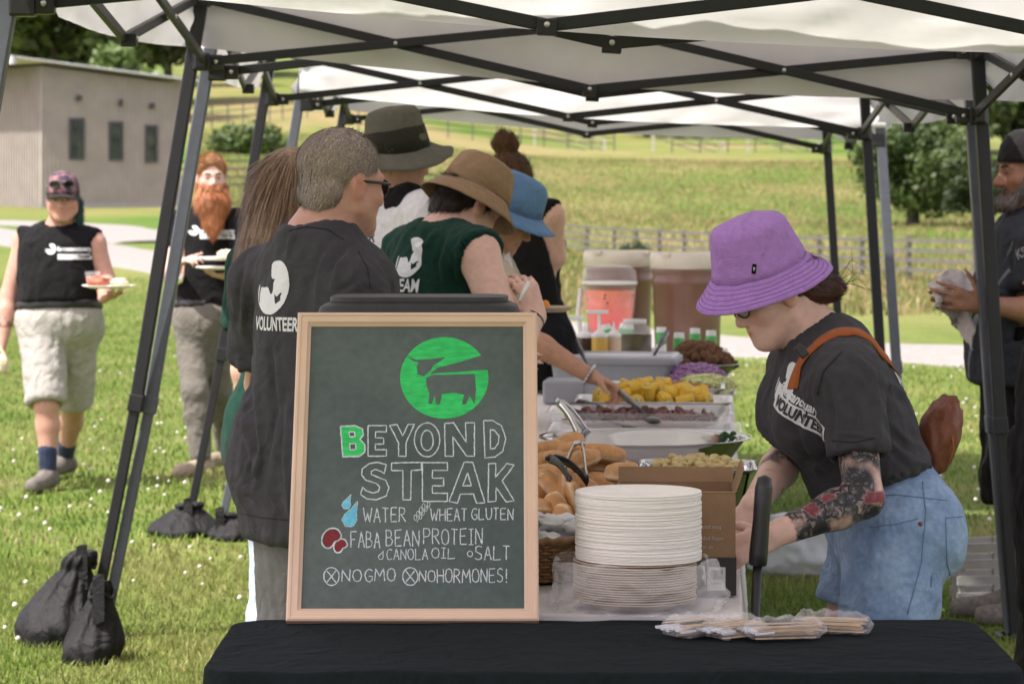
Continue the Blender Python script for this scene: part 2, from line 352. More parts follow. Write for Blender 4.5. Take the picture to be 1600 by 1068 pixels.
# ------------------------------------------------------------------ shed
m_clad = mat('shed_cladding', (.335, .305, .275), .85, .10, 2, .15, 14)
m_galv = mat('galvanised_roof', (.52, .54, .56), .45, .1, 4, metal=.35)
m_dark = mat('dark_metal', (.05, .053, .056), .5, .15, 20)
m_glassdark = mat('window_glass', (.01, .02, .014), .08, .5, 2.5, spec=.5, col2=(.035, .06, .035), vscale=2.2)  # paler green mottling paints a reflection into the glass colour
m_conc = mat('concrete', (.3, .29, .28), .9, .12, 12)
def make_shed():
    d = 90.; s = F_PX / d
    c = at(65, 325, d); zb = gz(c.x, c.y) - .25                       # near corner
    e = Vector((at(271, 325, d).x, d + 1.8, 0)) - Vector((c.x, c.y, 0)); L = e.length; ex = e.normalized(); ey = Vector((-ex.y, ex.x, 0))
    ey = (ey + ex * -.35).normalized()                                # the side wall recedes to the left
    D = 4.4; zt = lambda px_y: HC - (px_y - HOR) / s
    hA, hB = zt(103), zt(128)
    root = empty('shed', (c.x, c.y, zb), 'grey clad shed with a sloping corrugated roof and three narrow windows', 'shed')
    C = Vector((c.x, c.y, 0)); P = lambda a, b_, z: C + ex * a + ey * b_ + Vector((0, 0, z))
    mb = MB()
    # battens give the vertical cladding its lines
    V = [P(0, 0, zb), P(L, 0, zb), P(L, D, zb), P(0, D, zb), P(0, 0, hA), P(L, 0, hB), P(L, D, hB), P(0, D, hA)]
    mb.add(V, [(0, 1, 5, 4), (1, 2, 6, 5), (2, 3, 7, 6), (3, 0, 4, 7), (4, 5, 6, 7)])
    nb = 34
    for k in range(nb + 1):
        a = L * k / nb; h = hA + (hB - hA) * k / nb; mb.bar(P(a, -.012, zb), P(a, -.012, h - .02), .05, .05, up=ey)
    for k in range(1, 30): mb.bar(P(-.012, D * k / 30, zb), P(-.012, D * k / 30, hA - .02), .05, .05, up=ex)
    mb.build('wall', m_clad, root)
    mb = MB(); mb.box(P(L / 2, -.03, zb + .25), (L + .1, .08, .35), Matrix((ex, Vector((-ex.y, ex.x, 0)), Vector((0, 0, 1)))).transposed()); mb.build('plinth', m_conc, root)
    # corrugated roof
    rows = []; nx = 150
    for j, b_ in enumerate((-.55, D + .4)):
        rows.append([P(-1.15 + (L + 1.9) * k / nx, b_, hA + .1 + (hB - hA) * (-1.15 + (L + 1.9) * k / nx) / L + .035 * (k % 2) ) for k in range(nx + 1)])
    mb = MB(); mb.sheet(rows, smooth=False); r = mb.build('roof', m_galv, root); solid(r, .02)
    mb = MB(); sl = (hB - hA) / L
    mb.bar(P(-1.2, -.6, hA + .02 - 1.2 * sl), P(-1.2, D + .4, hA + .02 - 1.2 * sl), .12, .26, up=(0, 0, 1)); mb.build('fascia', m_galv, r)
    Rw = Matrix((ex, Vector((-ex.y, ex.x, 0)), Vector((0, 0, 1)))).transposed()
    for x0, x1, y0, y1 in ((105, 126, 184, 249), (163, 183, 189, 250), (217, 235, 194, 253)):
        a = (x0 - 65) / (271 - 65) * L; bq = (x1 - 65) / (271 - 65) * L; z1, z0 = zt(y0), zt(y1); w = bq - a; ce = P((a + bq) / 2, -.045, (z0 + z1) / 2)
        f = MB()
        for sx in (-1, 1): f.box(ce + ex * sx * (w / 2 - .02), (.06, .07, z1 - z0), Rw)
        for sz in (-1, 1): f.box(ce + Vector((0, 0, sz * ((z1 - z0) / 2 - .03))), (w - .1, .066, .06), Rw)
        fr = f.build('window', m_dark, root)
        g = MB(); g.box(ce + Vector((-ex.y, ex.x, 0)) * .01, (w - .08, .02, z1 - z0 - .08), Rw); g.build('pane', m_glassdark, fr)
    for k, (px, py) in enumerate(((117, 152), (179, 158), (226, 163))):
        q = P((px - 65) / 206 * L, -.1, zt(py)); mb = MB()
        mb.box(q, (.1, .1, .12), Rw)
        if k != 1: mb.lathe([(.05, -.09), (.11, -.02), (.06, .06)], q + Vector((0, -.1, 0)), rot('X', 65), 10)
        else: mb.lathe([(.05, -.14), (.06, .0), (.03, .09)], q + Vector((0, -.06, 0)), None, 10)
        mb.build('wall_lamp', m_dark, root)
make_shed()

# ------------------------------------------------------------------ fences
m_wood = mat('weathered_wood', (.125, .115, .103), .9, .25, 5, .3, 20)
def fence(name, pts, h, rails, label, group=None, post_every=2.6, thick=.1):
    P0 = on(*pts[0]); root = empty(name, P0, label, 'fence', group); pm = MB(); rm = MB(); prev = None
    line = []
    for a, b_ in zip(pts[:-1], pts[1:]):
        A, B = on(*a), on(*b_); n_ = max(1, round((B - A).length / post_every))
        for k in range(n_): q = A.lerp(B, k / n_); line.append(Vector((q.x, q.y, gz(q.x, q.y))))
    line.append(on(*pts[-1]))
    posts = []
    for i, q in enumerate(line):
        b_ = MB(); b_.box(q + Vector((0, 0, h / 2 - .1)), (thick * .95, thick * .95, h + .25 + R3.uniform(-.05, .05))); posts.append(b_)
        if i:
            for k in range(rails):
                z = h * (.95 - k * .85 / max(1, rails)); o1, o2 = R3.uniform(-.03, .03), R3.uniform(-.03, .03)
                rm.bar(prev + Vector((0, -.09, z + o1)), q + Vector((0, -.09, z + o2)), thick * .45, .12, up=(0, 1, 0)) if False else rm.box(((prev + q) / 2) + Vector((0, -.1, z)), ((q - prev).length, .035, .068), (q - prev).to_track_quat('X', 'Z').to_matrix())
        prev = q
    for b_ in posts: b_.build('post', m_wood, root)
    rm.build('rails', m_wood, root)
fence('field_fence', [(800, 88), (960, 79), (1110, 70), (1280, 62), (1420, 56), (1640, 50)], .9, 4, 'weathered four rail fence crossing the meadow slope behind the drink barrels')
fence('paddock_fence', [(235, 98), (330, 100), (430, 101), (560, 103), (700, 105)], 1.3, 4, 'rail fence on the green slope behind the red bearded person')
fence('ridge_fence', [(560, 200), (700, 205), (850, 212), (960, 218)], 1.5, 3, 'distant rail fence along the top of the slope above the bun of hair')
fence('upper_fence', [(1050, 205), (1180, 210), (1300, 215), (1420, 220)], 1.5, 3, 'distant pale rail fence at the top of the hill left of the round tree')
fence('hillside_fence', [(280, 190), (380, 200), (480, 212)], 1.6, 3, 'distant rail fence high on the hill right of the shed')
m_pale = mat('pale_wood', (.42, .40, .36), .9, .15, 4)
def jumps(px, d, label, flip=1):
    q = on(px, d); root = empty('livestock_panel', q, label, 'gate', 'pale panels at the top of the pasture'); mb = MB()
    for k in range(4): mb.bar(q + Vector((-2.6, .2 * k, 1.5 + flip * .9 - k * .42)), q + Vector((2.6, .2 * k, 1.5 - flip * .9 - k * .42 + 0.1)), .14, .1)
    mb.build('rails', m_pale, root); mb = MB(); mb.bar(q + Vector((-2.6, 0, -.2)), q + Vector((-2.6, 0, 1.7 + flip * .9)), .16); mb.bar(q + Vector((2.6, 0, -.2)), q + Vector((2.6, 0, 1.7 - flip * .9)), .16); mb.build('post', m_pale, root)
jumps(1075, 214, 'pale slanting livestock panel at the top of the pasture, first left of the hat')
jumps(1225, 210, 'pale slanting livestock panel on the ridge nearest the canopy corner post')
jumps(890, 214, 'pale slanting livestock panel on the ridge right of the bun of hair')

# ------------------------------------------------------------------ trees
m_bark = mat('bark', (.075, .06, .047), .95, .3, 6, .6, 14, stretch=(3, 3, .6))
m_leaf = cloth_mat('leaf', (.06, .1, .02), .25, .55, .1, 0)
nn, ll, bb = nodes_of(m_leaf)
ga = nn.new('ShaderNodeAttribute'); ga.attribute_name = 'tint'
for nd in list(nn):
    if nd.type in ('BSDF_PRINCIPLED', 'BSDF_TRANSLUCENT'):
        s_ = nd.inputs['Base Color'] if nd.type == 'BSDF_PRINCIPLED' else nd.inputs['Color']
        for k in list(s_.links): ll.remove(k)
        ll.new(ga.outputs['Color'], s_)
def crown_mesh(seed, rx, rz, z0, n, ls, cols, nclump=26, conic=0.):
    rs = np.random.RandomState(seed); C = []
    while len(C) < nclump:
        p = rs.uniform(-1, 1, 3)
        if .25 < np.linalg.norm(p) < 1:
            w = 1 - conic * (p[2] * .5 + .5); C.append((p[0] * w * rx * .78, p[1] * w * rx * .78, z0 + rz + p[2] * rz * .82, rs.uniform(.22, .42) * rx * (1 - .4 * conic)))
    C = np.array(C); k = rs.randint(0, nclump, n); q = rs.normal(size=(n, 3)); q /= np.linalg.norm(q, axis=1)[:, None]
    q *= (rs.uniform(0, 1, n) ** .4)[:, None]; P = C[k, :3] + q * C[k, 3:4] * np.array([1, 1, .8])
    nrm = q + rs.normal(0, .55, (n, 3)); nrm /= np.linalg.norm(nrm, axis=1)[:, None]
    t = np.cross(nrm, rs.normal(size=(n, 3))); t /= np.linalg.norm(t, axis=1)[:, None]; bt = np.cross(nrm, t); s = (ls * rs.uniform(.6, 1.35, n))[:, None]
    V = np.stack([P - t * s, P - bt * s * .55, P + t * s, P + bt * s * .55], 1).reshape(-1, 3); i = np.arange(n)[:, None] * 4
    me = np_mesh('crown', V, i + np.arange(4), smooth=False)
    cols = np.array(cols); ck = rs.uniform(0, 1, nclump)[k]; tt = np.clip(ck + rs.normal(0, .2, n), 0, .999)[:, None]
    c = cols[0] * (1 - tt) + cols[1] * tt; set_col(me, np.repeat(c, 4, 0)); return me, C
def tree(name, base, rx, rz, z0, n, ls, cols, label, group=None, seed=0, conic=0., tr=.16, cat='tree', nclump=26):
    root = empty(name, base, label, cat, group); me, C = crown_mesh(seed, rx, rz, z0, n, ls, cols, nclump, conic)
    c = link_mesh('crown', me, m_leaf, root, world_space=False)
    mb = MB(); top = Vector((0, 0, z0 + rz * 1.1)); mb.tube([(0, 0, -.3), (.05, 0, z0 * .5), top * .6, top], [tr * 1.3, tr, tr * .75, tr * .25], 9)
    for k in range(0, len(C), 2):
        e = Vector(C[k, :3]); st = Vector((0, 0, z0 * .6 + (e.z - z0) * .25)); mb.tube([st, st.lerp(e, .5) + Vector((0, 0, .06 * rz)), e], [tr * .55, tr * .3, tr * .1], 6)
    o = mb.build('trunk', m_bark); o.parent = root; return root
G1 = [(.035, .065, .014), (.085, .13, .028)]; G2 = [(.025, .045, .013), (.055, .085, .022)]; G3 = [(.075, .13, .025), (.14, .2, .045)]
tree('round_tree', on(1425, 108), 2.7, 1.9, .45, 9000, .13, G1, 'round bushy green tree with a dark forked trunk in the right of the meadow', seed=1, tr=.26, nclump=44)
tree('bushy_tree', on(1545, 104), 1.9, 1.5, .3, 6000, .12, G2, 'darker bushy tree behind the canopy post, right of the round tree', seed=2, nclump=30)
tree('field_bush', on(1003, 74), .55, .32, .0, 700, .06, G2, 'small dark green shrub growing against the meadow fence', seed=3, cat='shrub', tr=.03, nclump=10)
tree('hill_bush', on(395, 150), 2.6, .7, .0, 2500, .16, G1, 'low dark green shrub on the slope above the red bearded person', seed=4, cat='shrub', tr=.06, nclump=14)
tree('hill_bush', on(170, 185), 3.6, 2.6, .2, 5000, .28, G3, 'bright yellow-green bush behind the shed roof', seed=5, cat='shrub', tr=.2)
# the wood along the top of the hill: individual trees, three shared meshes
kinds = [('oak_tree', 6.5, 6, 2.2, 6500, .42, G1, 0.), ('ash_tree', 5.2, 7, 2.0, 6000, .4, G2, .2), ('spruce_tree', 3.6, 8.5, .8, 6000, .36, [(.012, .026, .012), (.028, .05, .02)], .85)]
proto = []
for i, (nm, rx, rz, z0, nl, ls, cc, con) in enumerate(kinds):
    t = tree(nm, (0, 0, 0), rx, rz, z0, nl, ls, cc, None, None, 20 + i, con, .3, nclump=38); proto.append(t)
used = set()
KW = ['broad mid green tree in the row of trees along the ridge', 'tall dark leafy tree in the row of trees along the ridge', 'dark pointed conifer among the trees along the ridge']
RIDGE = [(-60, 280, 0), (20, 290, 1), (70, 268, 2), (105, 275, 2), (150, 300, 1), (215, 290, 0), (262, 270, 1), (330, 300, 0), (420, 310, 1), (520, 312, 0), (620, 300, 0), (700, 306, 1), (790, 300, 0), (870, 305, 1), (950, 300, 0),
         (1010, 262, 1), (1055, 270, 1), (1110, 290, 0), (1190, 285, 1), (1270, 280, 0), (1340, 262, 1), (1405, 230, 0), (1465, 214, 1), (1530, 205, 0), (1590, 198, 1), (1660, 200, 0), (1740, 205, 1),
         (40, 215, 1), (110, 205, 0), (200, 232, 1), (262, 238, 0), (1440, 190, 1), (1505, 172, 0), (1570, 165, 1), (1625, 160, 1), (-140, 290, 1), (1830, 210, 0)]
for j, (px, dd, k) in enumerate(RIDGE):
    t = proto[k] if k not in used else copy_thing(proto[k]); used.add(k)
    t.location = on(px, dd); s_ = R3.uniform(.8, 1.2) * (.8 if dd < 200 else 1.05); t.scale = (s_, s_, s_ * R3.uniform(.85, 1.1)); t.rotation_euler = (0, 0, R3.uniform(0, 6.28)); tag(t, KW[k], 'tree', 'trees along the ridge')
# ------------------------------------------------------------------ canopies
m_fab = cloth_mat('tent_fabric', (.72, .715, .705), .24, .6, .04, .35, 5)
m_roof = cloth_mat('roof_fabric', (.72, .69, .71), .26, .65, .05, .35, 5)
m_frame = mat('charcoal_frame', (.019, .0195, .022), .45, .12, 25, spec=.35)
m_frame_lit = mat('lit_frame_grey', (.095, .105, .125), .42, .12, 25, spec=.45)  # lighter copy of the frame colour: light on the front legs painted in
m_blackpl = mat('black_plastic', (.018, .018, .019), .4, .15, 30)
m_steelbolt = mat('bolt_steel', (.6, .6, .58), .3, .1, 50, metal=.9)
def canopy(name, label, yf, yb, xlf, xrf, xlb, xrb, zl, zr, front_val=False, back_val=False, seed=0, lower_legs=True, sag=.05):
    """slant-leg pop-up canopy; zl/zr: slider height at its left/right legs"""
    root = empty(name, ((xlf + xrf) / 2, (yf + yb) / 2, 0), label, 'canopy tent', 'white pop-up canopies in a row'); H = .22
    cor = [Vector((xlf, yf, zl)), Vector((xrf, yf, zr)), Vector((xrb, yb, zr)), Vector((xlb, yb, zl))]
    mid = sum(cor, Vector()) / 4; up = Vector((0, 0, H))
    slant = .1
    # eight truss sides: two scissors per side
    for i in range(4):
        a, b = cor[i], cor[(i + 1) % 4]; m_ = (a + b) / 2; d = (b - a).normalized(); nrm = Vector((-d.y, d.x, 0)) * .014
        mb = MB(); bt = MB()
        for p, q in ((a, b), (b, a)):
            for s, (u, v) in ((1, (p, m_ + up)), (-1, (p + up, m_))):
                mb.bar(u + nrm * s, v + nrm * s, .02, .034, up=(0, 0, 1)) if False else mb.bar(u + nrm * s, v + nrm * s, .031, .017, up=Vector((-d.y, d.x, 0)))
        for c in (m_, m_ + up): mb.box(c + Vector((0, 0, -.005)), (.046, .046, .038), (d.to_track_quat('X', 'Z')).to_matrix())
        tr = mb.build('truss', m_frame, root, bevel=.003)
        for c in (m_, (a + m_ + up) / 2, (b + m_ + up) / 2, m_ + up): bt = MB(); bt.lathe([(0, -.027), (.006, -.0265), (.0075, -.023), (.0075, .023), (.006, .0265), (0, .027)], c, Vector((-d.y, d.x, 0)).to_track_quat('Z', 'X').to_matrix(), 10); bt.build('bolt', m_steelbolt, tr)
        # strut from the mid joint to the centre pole
        if i in (1, 3): mb = MB(); mb.bar(m_ + up, mid + Vector((0, 0, .62)), .026, .018); mb.build('roof_strut', m_frame, root, bevel=.003)
    mb = MB(); mb.bar(mid + Vector((0, 0, .52)), mid + Vector((0, 0, .8)), .035); mb.build('centre_pole', m_frame, root, bevel=.004)
    for i, c in enumerate(cor):
        out = Vector((-1 if i in (0, 3) else 1, 0, 0)); foot = Vector((c.x, c.y, 0)) + out * (.39 if i in (0, 3) else .14) + Vector((0, -.05 if i < 2 else .05, 0))
        foot.z = gz(foot.x, foot.y)
        lean = (foot - c).normalized(); top = c + up - lean * .03
        mb = MB(); k = c.lerp(foot, .58)
        mb.bar(top, k, .044, .044, up=(0, 1, 0)); leg = mb.build('leg', m_frame_lit if i < 2 else m_frame, root, bevel=.005)
        mb = MB(); mb.bar(k - lean * .02, foot, .036, .036, up=(0, 1, 0)); mb.bar(k - lean * .01, k + lean * .05, .05, .05, up=(0, 1, 0)); mb.box(foot + Vector((0, 0, .008)), (.1, .1, .012)); mb.build('leg_extension', m_frame_lit if i < 2 else m_frame, leg, bevel=.004)
        for z in (c, c + up):
            mb = MB(); mb.box(z, (.062, .062, .06)); mb.box(z + Vector((-out.x * .045, 0, 0)), (.06, .036, .05)); mb.box(z + Vector((0, .045 if i < 2 else -.045, 0)), (.036, .06, .05))
            sl = mb.build('bracket', m_blackpl, root, bevel=.006)
            for dx, dy in ((-out.x * .05, -.022), (-out.x * .05, .022)): bt = MB(); bt.lathe([(0, -.006), (.008, -.004), (.008, .004), (0, .006)], z + Vector((dx, dy, 0)), rot('X', 90), 8); bt.build('bolt', m_steelbolt, sl)
    # roof: four sagging facets to the peak, then the hanging valance
    ez = up + Vector((0, 0, .05)); peak = mid + Vector((0, 0, .86)); ctr = mid
    ov = lambda p: p + Vector(((p.x - ctr.x) * .022, (p.y - ctr.y) * .02, 0))
    mb = MB(); N = 22
    for i in range(4):
        a, b = ov(cor[i] + ez), ov(cor[(i + 1) % 4] + ez); rows = []
        for r in range(13):
            t = r / 12; row = []
            for k in range(N + 1):
                e = a.lerp(b, k / N); p = e.lerp(peak, t); p.z -= .13 * math.sin(math.pi * min(t * 1.1, 1)) * math.sin(math.pi * k / N) ** .7
                row.append(p + Vector((0, 0, .012 * math.sin(k * 2.3 + r * .9 + seed))))
            rows.append(row)
        mb.sheet(rows)
    roof = mb.build('roof_fabric', m_roof, root, fix=False); 
    for i, flag in ((0, front_val), (1, True), (2, back_val), (3, True)):
        if not flag: continue
        a, b = ov(cor[i] + ez), ov(cor[(i + 1) % 4] + ez); d = (b - a).normalized(); nrm = Vector((d.y, -d.x, 0)); NX, NZ = 90, 16; P = []
        g = np.array([[k / NX, j / NZ] for j in range(NZ + 1) for k in range(NX + 1)]); ln = (b - a).length
        w = fbm(np.stack([g[:, 0] * ln * 2.2 + g[:, 1] * 1.4, g[:, 1] * 1.1 - g[:, 0] * ln * .7, 0 * g[:, 0] + seed * 3.1 + i], 1), 4)
        w2 = fbm(np.stack([g[:, 0] * ln * 9, g[:, 1] * 2.2 + g[:, 0] * ln * 3, 0 * g[:, 0] + seed + i * 9], 1), 2)
        depth = .225
        for j in range(NZ + 1):
            row = []
            for k in range(NX + 1):
                u = k / NX; t = j / NZ; dep = depth * (1 + .18 * math.sin(math.pi * u)) * t
                gath = .02 * math.exp(-((u - .0) / .03) ** 2) + .02 * math.exp(-((u - 1) / .03) ** 2)
                f = (.020 * w[j * (NX + 1) + k] + .006 * w2[j * (NX + 1) + k]) * (.35 + .65 * t) + gath * math.sin(t * 9)
                row.append(a.lerp(b, u) + Vector((0, 0, -dep + .01 * (t == 1))) + nrm * (f + .02 * t + .03 * math.sin(math.pi * u) * t))
            P.append(row)
        v = MB(); v.sheet(P); v.build('valance', m_roof if i == 2 else m_fab, roof, fix=False)
    return root
CAN = [
 canopy('pop_up_canopy', 'nearest white canopy, only its rear truss crossing the very top of the picture', 3.55, 6.6, -1.29, 1.46, -1.27, 1.43, 1.985, 1.865, True, False, 0),
 canopy('pop_up_canopy', 'white canopy over the near end of the buffet with bright front valance and sandbagged legs', 6.78, 9.9, -1.15, 1.62, -1.066, 1.60, 1.985, 1.80, True, True, 1),
 canopy('pop_up_canopy', 'middle white canopy over the buffet, between the grey shaded one and the farthest', 10.02, 13.05, -1.025, 1.585, -1.087, 1.594, 1.955, 1.80, False, False, 2),
 canopy('pop_up_canopy', 'farthest white canopy in the row, a bright wrinkled valance along its front', 13.38, 16.2, -.953, 1.70, -.92, 1.76, 1.94, 1.775, True, True, 3)]

# ------------------------------------------------------------------ sandbags
m_bag = mat('black_nylon', (.010, .010, .0105), .66, .25, 40, .3, 200, spec=.3, wr=.6)
def sandbag(loc, w, dp, h, label, seed, rz=0., flop=0.):
    root = empty('sandbag', loc, label, 'sandbag', 'black sandbags on the canopy legs'); mb = MB(); rows = []; n = 56; prof = []
    for j in range(34):
        t = j / 33; z = h * t; r = (.86 + .14 * math.sin(min(1, t / .22) * math.pi / 2) if t < .22 else 1 - .68 * ((t - .22) / .58) ** 1.25) if t < .80 else .32 * (1 + .25 * math.sin((t - .8) / .2 * 3.0) - .2 * (t - .8) / .2)
        prof.append((r, z))
    P = np.array([[math.cos(2 * math.pi * k / n) * r * w / 2, math.sin(2 * math.pi * k / n) * r * dp / 2, z] for r, z in prof for k in range(n)])
    a = np.arctan2(P[:, 1], P[:, 0]); q = np.stack([np.cos(a) * 2.2, np.sin(a) * 2.2, P[:, 2] * 3 + seed], 1); f = 1 - np.abs(fbm(q * .9, 2)) * 2.2
    top = np.clip((P[:, 2] / h - .55) / .4, 0, 1); f2 = np.sin(a * 9 + seed + P[:, 2] * 14) * top
    k = 1 + .24 * (f - .55) + .09 * f2; P[:, 0] *= k; P[:, 1] *= k; P[:, 0] += flop * (P[:, 2] / h) ** 1.5 * w; P[:, 1] += .03 * np.sin(P[:, 2] / h * 3)
    P[:, 2] += .012 * fbm(P * 7 + seed, 2); R_ = np.array(rotz(rz)); P = P @ R_.T + np.array(loc); P[:n, 2] = loc[2] - .01
    mb.sheet(P.reshape(len(prof), n, 3).tolist(), close=True); mb.add(P[-n:].tolist(), [tuple(range(n))]); mb.build('bag', m_bag, root)
    s = MB(); tp = Vector(P[-n:].mean(0)); s.tube([tp + Vector((.04 * math.cos(t), .035 * math.sin(t), -.045 + .012 * math.sin(3 * t))) for t in np.linspace(0, 6.28, 18)], .007, 6)
    s.sheet([[tp + Vector((-.035 + .02 * i + .05 * flop, -.045 - .006 * i, .02 - .03 * j + .01 * math.sin(i + j))) for j in range(6)] for i in range(3)]); s.build('strap', m_bag, root)
    return root
FL1 = Vector((-1.386, 9.95, 0)); FL2 = Vector((-1.37, 10.07, 0))
b0 = at(92, 1003, 9.85); b0.z = 0; sandbag(b0, .29, .3, .31, 'black sandbag slumped behind its twin at the left canopy legs', 1.3, .3, .30)
b1 = at(140, 1030, 9.45); b1.z = 0; sandbag(b1, .19, .2, .265, 'black pointed sandbag standing in front at the left canopy legs', 2.9, -.3, .22)
b2 = at(288, 845, 12.9); b2.z = 0; sandbag(b2, .32, .3, .145, 'flat dark sandbag on the grass by the second left canopy leg', 4.1, .2, .1)
b3 = at(368, 845, 12.75); b3.z = 0; sandbag(b3, .24, .26, .12, 'flat dark sandbag on the grass, partly hidden behind the grey shorts', 6.1, -.4, -.2)
# ------------------------------------------------------------------ black table and its cloth
TZ = .74
m_blackcloth = mat('dark_tablecloth', (.0105, .0145, .016), .95, .14, 60, .2, 400, spec=.1, wr=.6)
m_whitecloth = mat('white_tablecloth', (.66, .63, .60), .85, .05, 8, .15, 60)
m_tabletop = mat('table_plastic', (.6, .6, .58), .5, .08, 30)
m_legs = mat('grey_steel_leg', (.25, .25, .26), .4, .1, 30, metal=.7)
def rrect(cx, cy, hx, hy, r, n=14, dens=.03):
    P = []
    for (sx, sy, a0) in ((1, 1, 0), (-1, 1, 90), (-1, -1, 180), (1, -1, 270)):
        for k in range(n + 1):
            a = math.radians(a0 + 90 * k / n); P.append((cx + sx * (hx - r) + r * math.cos(a), cy + sy * (hy - r) + r * math.sin(a)))
    Q = []
    for i, p in enumerate(P):
        q = P[(i + 1) % len(P)]; L = math.hypot(q[0] - p[0], q[1] - p[1]); m_ = max(1, int(L / dens))
        for k in range(m_): Q.append((p[0] + (q[0] - p[0]) * k / m_, p[1] + (q[1] - p[1]) * k / m_))
    return Q
def draped(cx, cy, hx, hy, z, drop, r=.05, R=None, amp=.012, seed=0, top_amp=.0015, flare=.05):
    P = rrect(cx, cy, hx, hy, r); n = len(P); rows = []; c = Vector((cx, cy, 0)); per = [0]
    for i in range(n): q = P[(i + 1) % n]; per.append(per[-1] + math.hypot(q[0] - P[i][0], q[1] - P[i][1]))
    rings = [(t, 0., 0.) for t in np.linspace(.02, 1, 26) ** .7] + [(1, .006 * (1 - math.cos(a)), .012 * math.sin(a) if False else .006 * math.sin(a)) for a in np.linspace(.3, 1.57, 4)]
    rings = [(t, -dz, o) for t, dz, o in rings] + [(1, -.006 - drop * t, .006 + flare * t) for t in np.linspace(.06, 1, 16)]
    allp = []
    for t, dz, o in rings:
        for i, (x, y) in enumerate(P):
            dx, dy = x - cx, y - cy; k = 1 + 0 * o; ex, ey = dx / hx, dy / hy; nx_, ny_ = (dx / max(1e-6, abs(dx))) * (abs(ex) ** 12), (dy / max(1e-6, abs(dy))) * (abs(ey) ** 12); L = math.hypot(nx_, ny_) or 1
            f = max(0, (-dz - .01) / drop); w = amp * math.sin(per[i] * 2 * math.pi / .27 + 1.3 * math.sin(per[i] * 5 + seed) + seed) * f
            allp.append((cx + dx * t + nx_ / L * (o + w), cy + dy * t + ny_ / L * (o + w), z + dz))
    A = np.array(allp); A[:, 2] += top_amp * fbm(A * 5 + seed, 3) * (A[:, 2] > z - .004) * 2.2
    mb = MB(); G = A.reshape(len(rings), n, 3); mb.sheet(G.tolist(), close=True); mb.add(G[0].tolist(), [tuple(range(n))], True)
    if R is not None: mb.v = [tuple(R @ Vector(p)) for p in mb.v]
    return mb
def folding_table(name, T, hx, hy, h, label, cat='table', group=None):
    root = empty(name, T @ Vector((0, 0, 0)), label, cat, group)
    tp = MB(); P = rrect(0, 0, hx, hy, .04, 6, .5); n = len(P); tp.prism(P, T @ Matrix.Translation((0, 0, h - .04)), .036); tp.build('tabletop', m_tabletop, root)
    for sx in (-1, 1):
        for sy in (-1, 1):
            mb = MB(); x, y = sx * (hx - .1), sy * (hy - .18); mb.tube([T @ Vector((x, y, h - .04)), T @ Vector((x, y, 0))], .014, 10); mb.build('leg', m_legs, root)
        mb = MB(); mb.tube([T @ Vector((-hx + .1, sx * (hy - .18), .3)), T @ Vector((hx - .1, sx * (hy - .18), .3))], .01, 8); mb.build('stretcher', m_legs, root)
    return root
BT = Matrix.Translation((.17, 5.13, 0)); folding_table('folding_table', BT @ Matrix.Rotation(math.pi / 2, 4, 'Z') if False else BT, .685, .28, TZ - .004, 'folding table standing under the dark cloth in front')
tag(draped(.172, 5.13, .69, .29, TZ, .66, .06, seed=.6, top_amp=.0035).build('tablecloth', m_blackcloth), 'dark green-black cloth draped over the front table', 'tablecloth')
# the buffet row
BD = Vector((.0717, .9974, 0)).normalized(); BW = Vector((BD.y, -BD.x, 0)); B0 = Vector((.432, 5.46, 0))
BLEN = 9.2; BWID = .78
BR = Matrix((BW, BD, Vector((0, 0, 1)))).transposed().to_4x4()
for i in range(5):
    c = B0 + BD * (BLEN / 10 + i * BLEN / 5) - BW * BWID / 2
    T = Matrix.Translation(c) @ BR
    folding_table('buffet_table', T, BWID / 2 - .01, BLEN / 10 - .01, TZ - .004, ['first buffet table, under the plates and the brown box', 'second buffet table, under the bun pile and steel pans', 'third buffet table, under the corn and meat trays', 'fourth buffet table, under the grey tub and sauce bottles', 'last buffet table, under the drink dispenser and barrels'][i], group='white-clothed tables of the buffet row')
c = B0 + BD * BLEN / 2 - BW * BWID / 2; TB = Matrix.Translation(c) @ BR
tag(draped(0, 0, BWID / 2, BLEN / 2, TZ + .002, .30, .03, R=TB, amp=.012, seed=2.2, top_amp=.001, flare=.02).build('tablecloth', m_whitecloth), 'long white cloth running the length of the buffet', 'tablecloth')
TZ2 = TZ + .006
def ont(px, py, z=TZ2): return at(px, py, (HC - z) * F_PX / (py - HOR))

# ------------------------------------------------------------------ chalkboard sign
m_pine = mat('pine_frame', (.64, .46, .33), .55, .1, 5, .1, 30, stretch=(1, 1, 1))
m_board = mat('chalkboard', (.062, .086, .078), .8, .14, 60, .05, 120, detail=8, col2=(.088, .112, .103), vscale=4)
m_chalk = mat('chalk_line', (.5, .55, .56), .95, .35, 160)
m_green = mat('chalk_green', (.03, .49, .115), .85, .28, 40, stretch=(1, 1, 3.5)); m_blue = mat('chalk_blue', (.13, .47, .62), .9, .2, 90); m_red = mat('chalk_red', (.17, .016, .02), .85, .2, 90)
m_black2 = mat('soft_black_case', (.021, .022, .024), .55, .12, 30, .2, 250)
SB, ST = at(644.5, 969, 5.36), at(659, 491, 5.68); SB.z = TZ + .004
su = Vector((1, .004, 0)).normalized(); svv = ST - SB; SH = svv.length; svv = svv.normalized(); svv = (svv - su * svv.dot(su)).normalized(); sn = su.cross(svv)      # sn points to the viewer
SW = 395 * 5.36 / F_PX; shear = (ST - SB).dot(su) / SH
def splane(px, py, off=0.):
    o = Vector((0, 0, HC)); r = at(px, py, 1.0) - o; p0 = SB + sn * off; return o + r * ((p0 - o).dot(sn) / r.dot(sn))
def crop(x, y): return 440 + x / 2.0143, 460 + y / 2.0143
def S(x, y, off=.0): return splane(*crop(x, y), off)
sign = empty('chalkboard_sign', SB, 'wood framed chalkboard sign with chalk lettering leaning on the front table', 'sign')
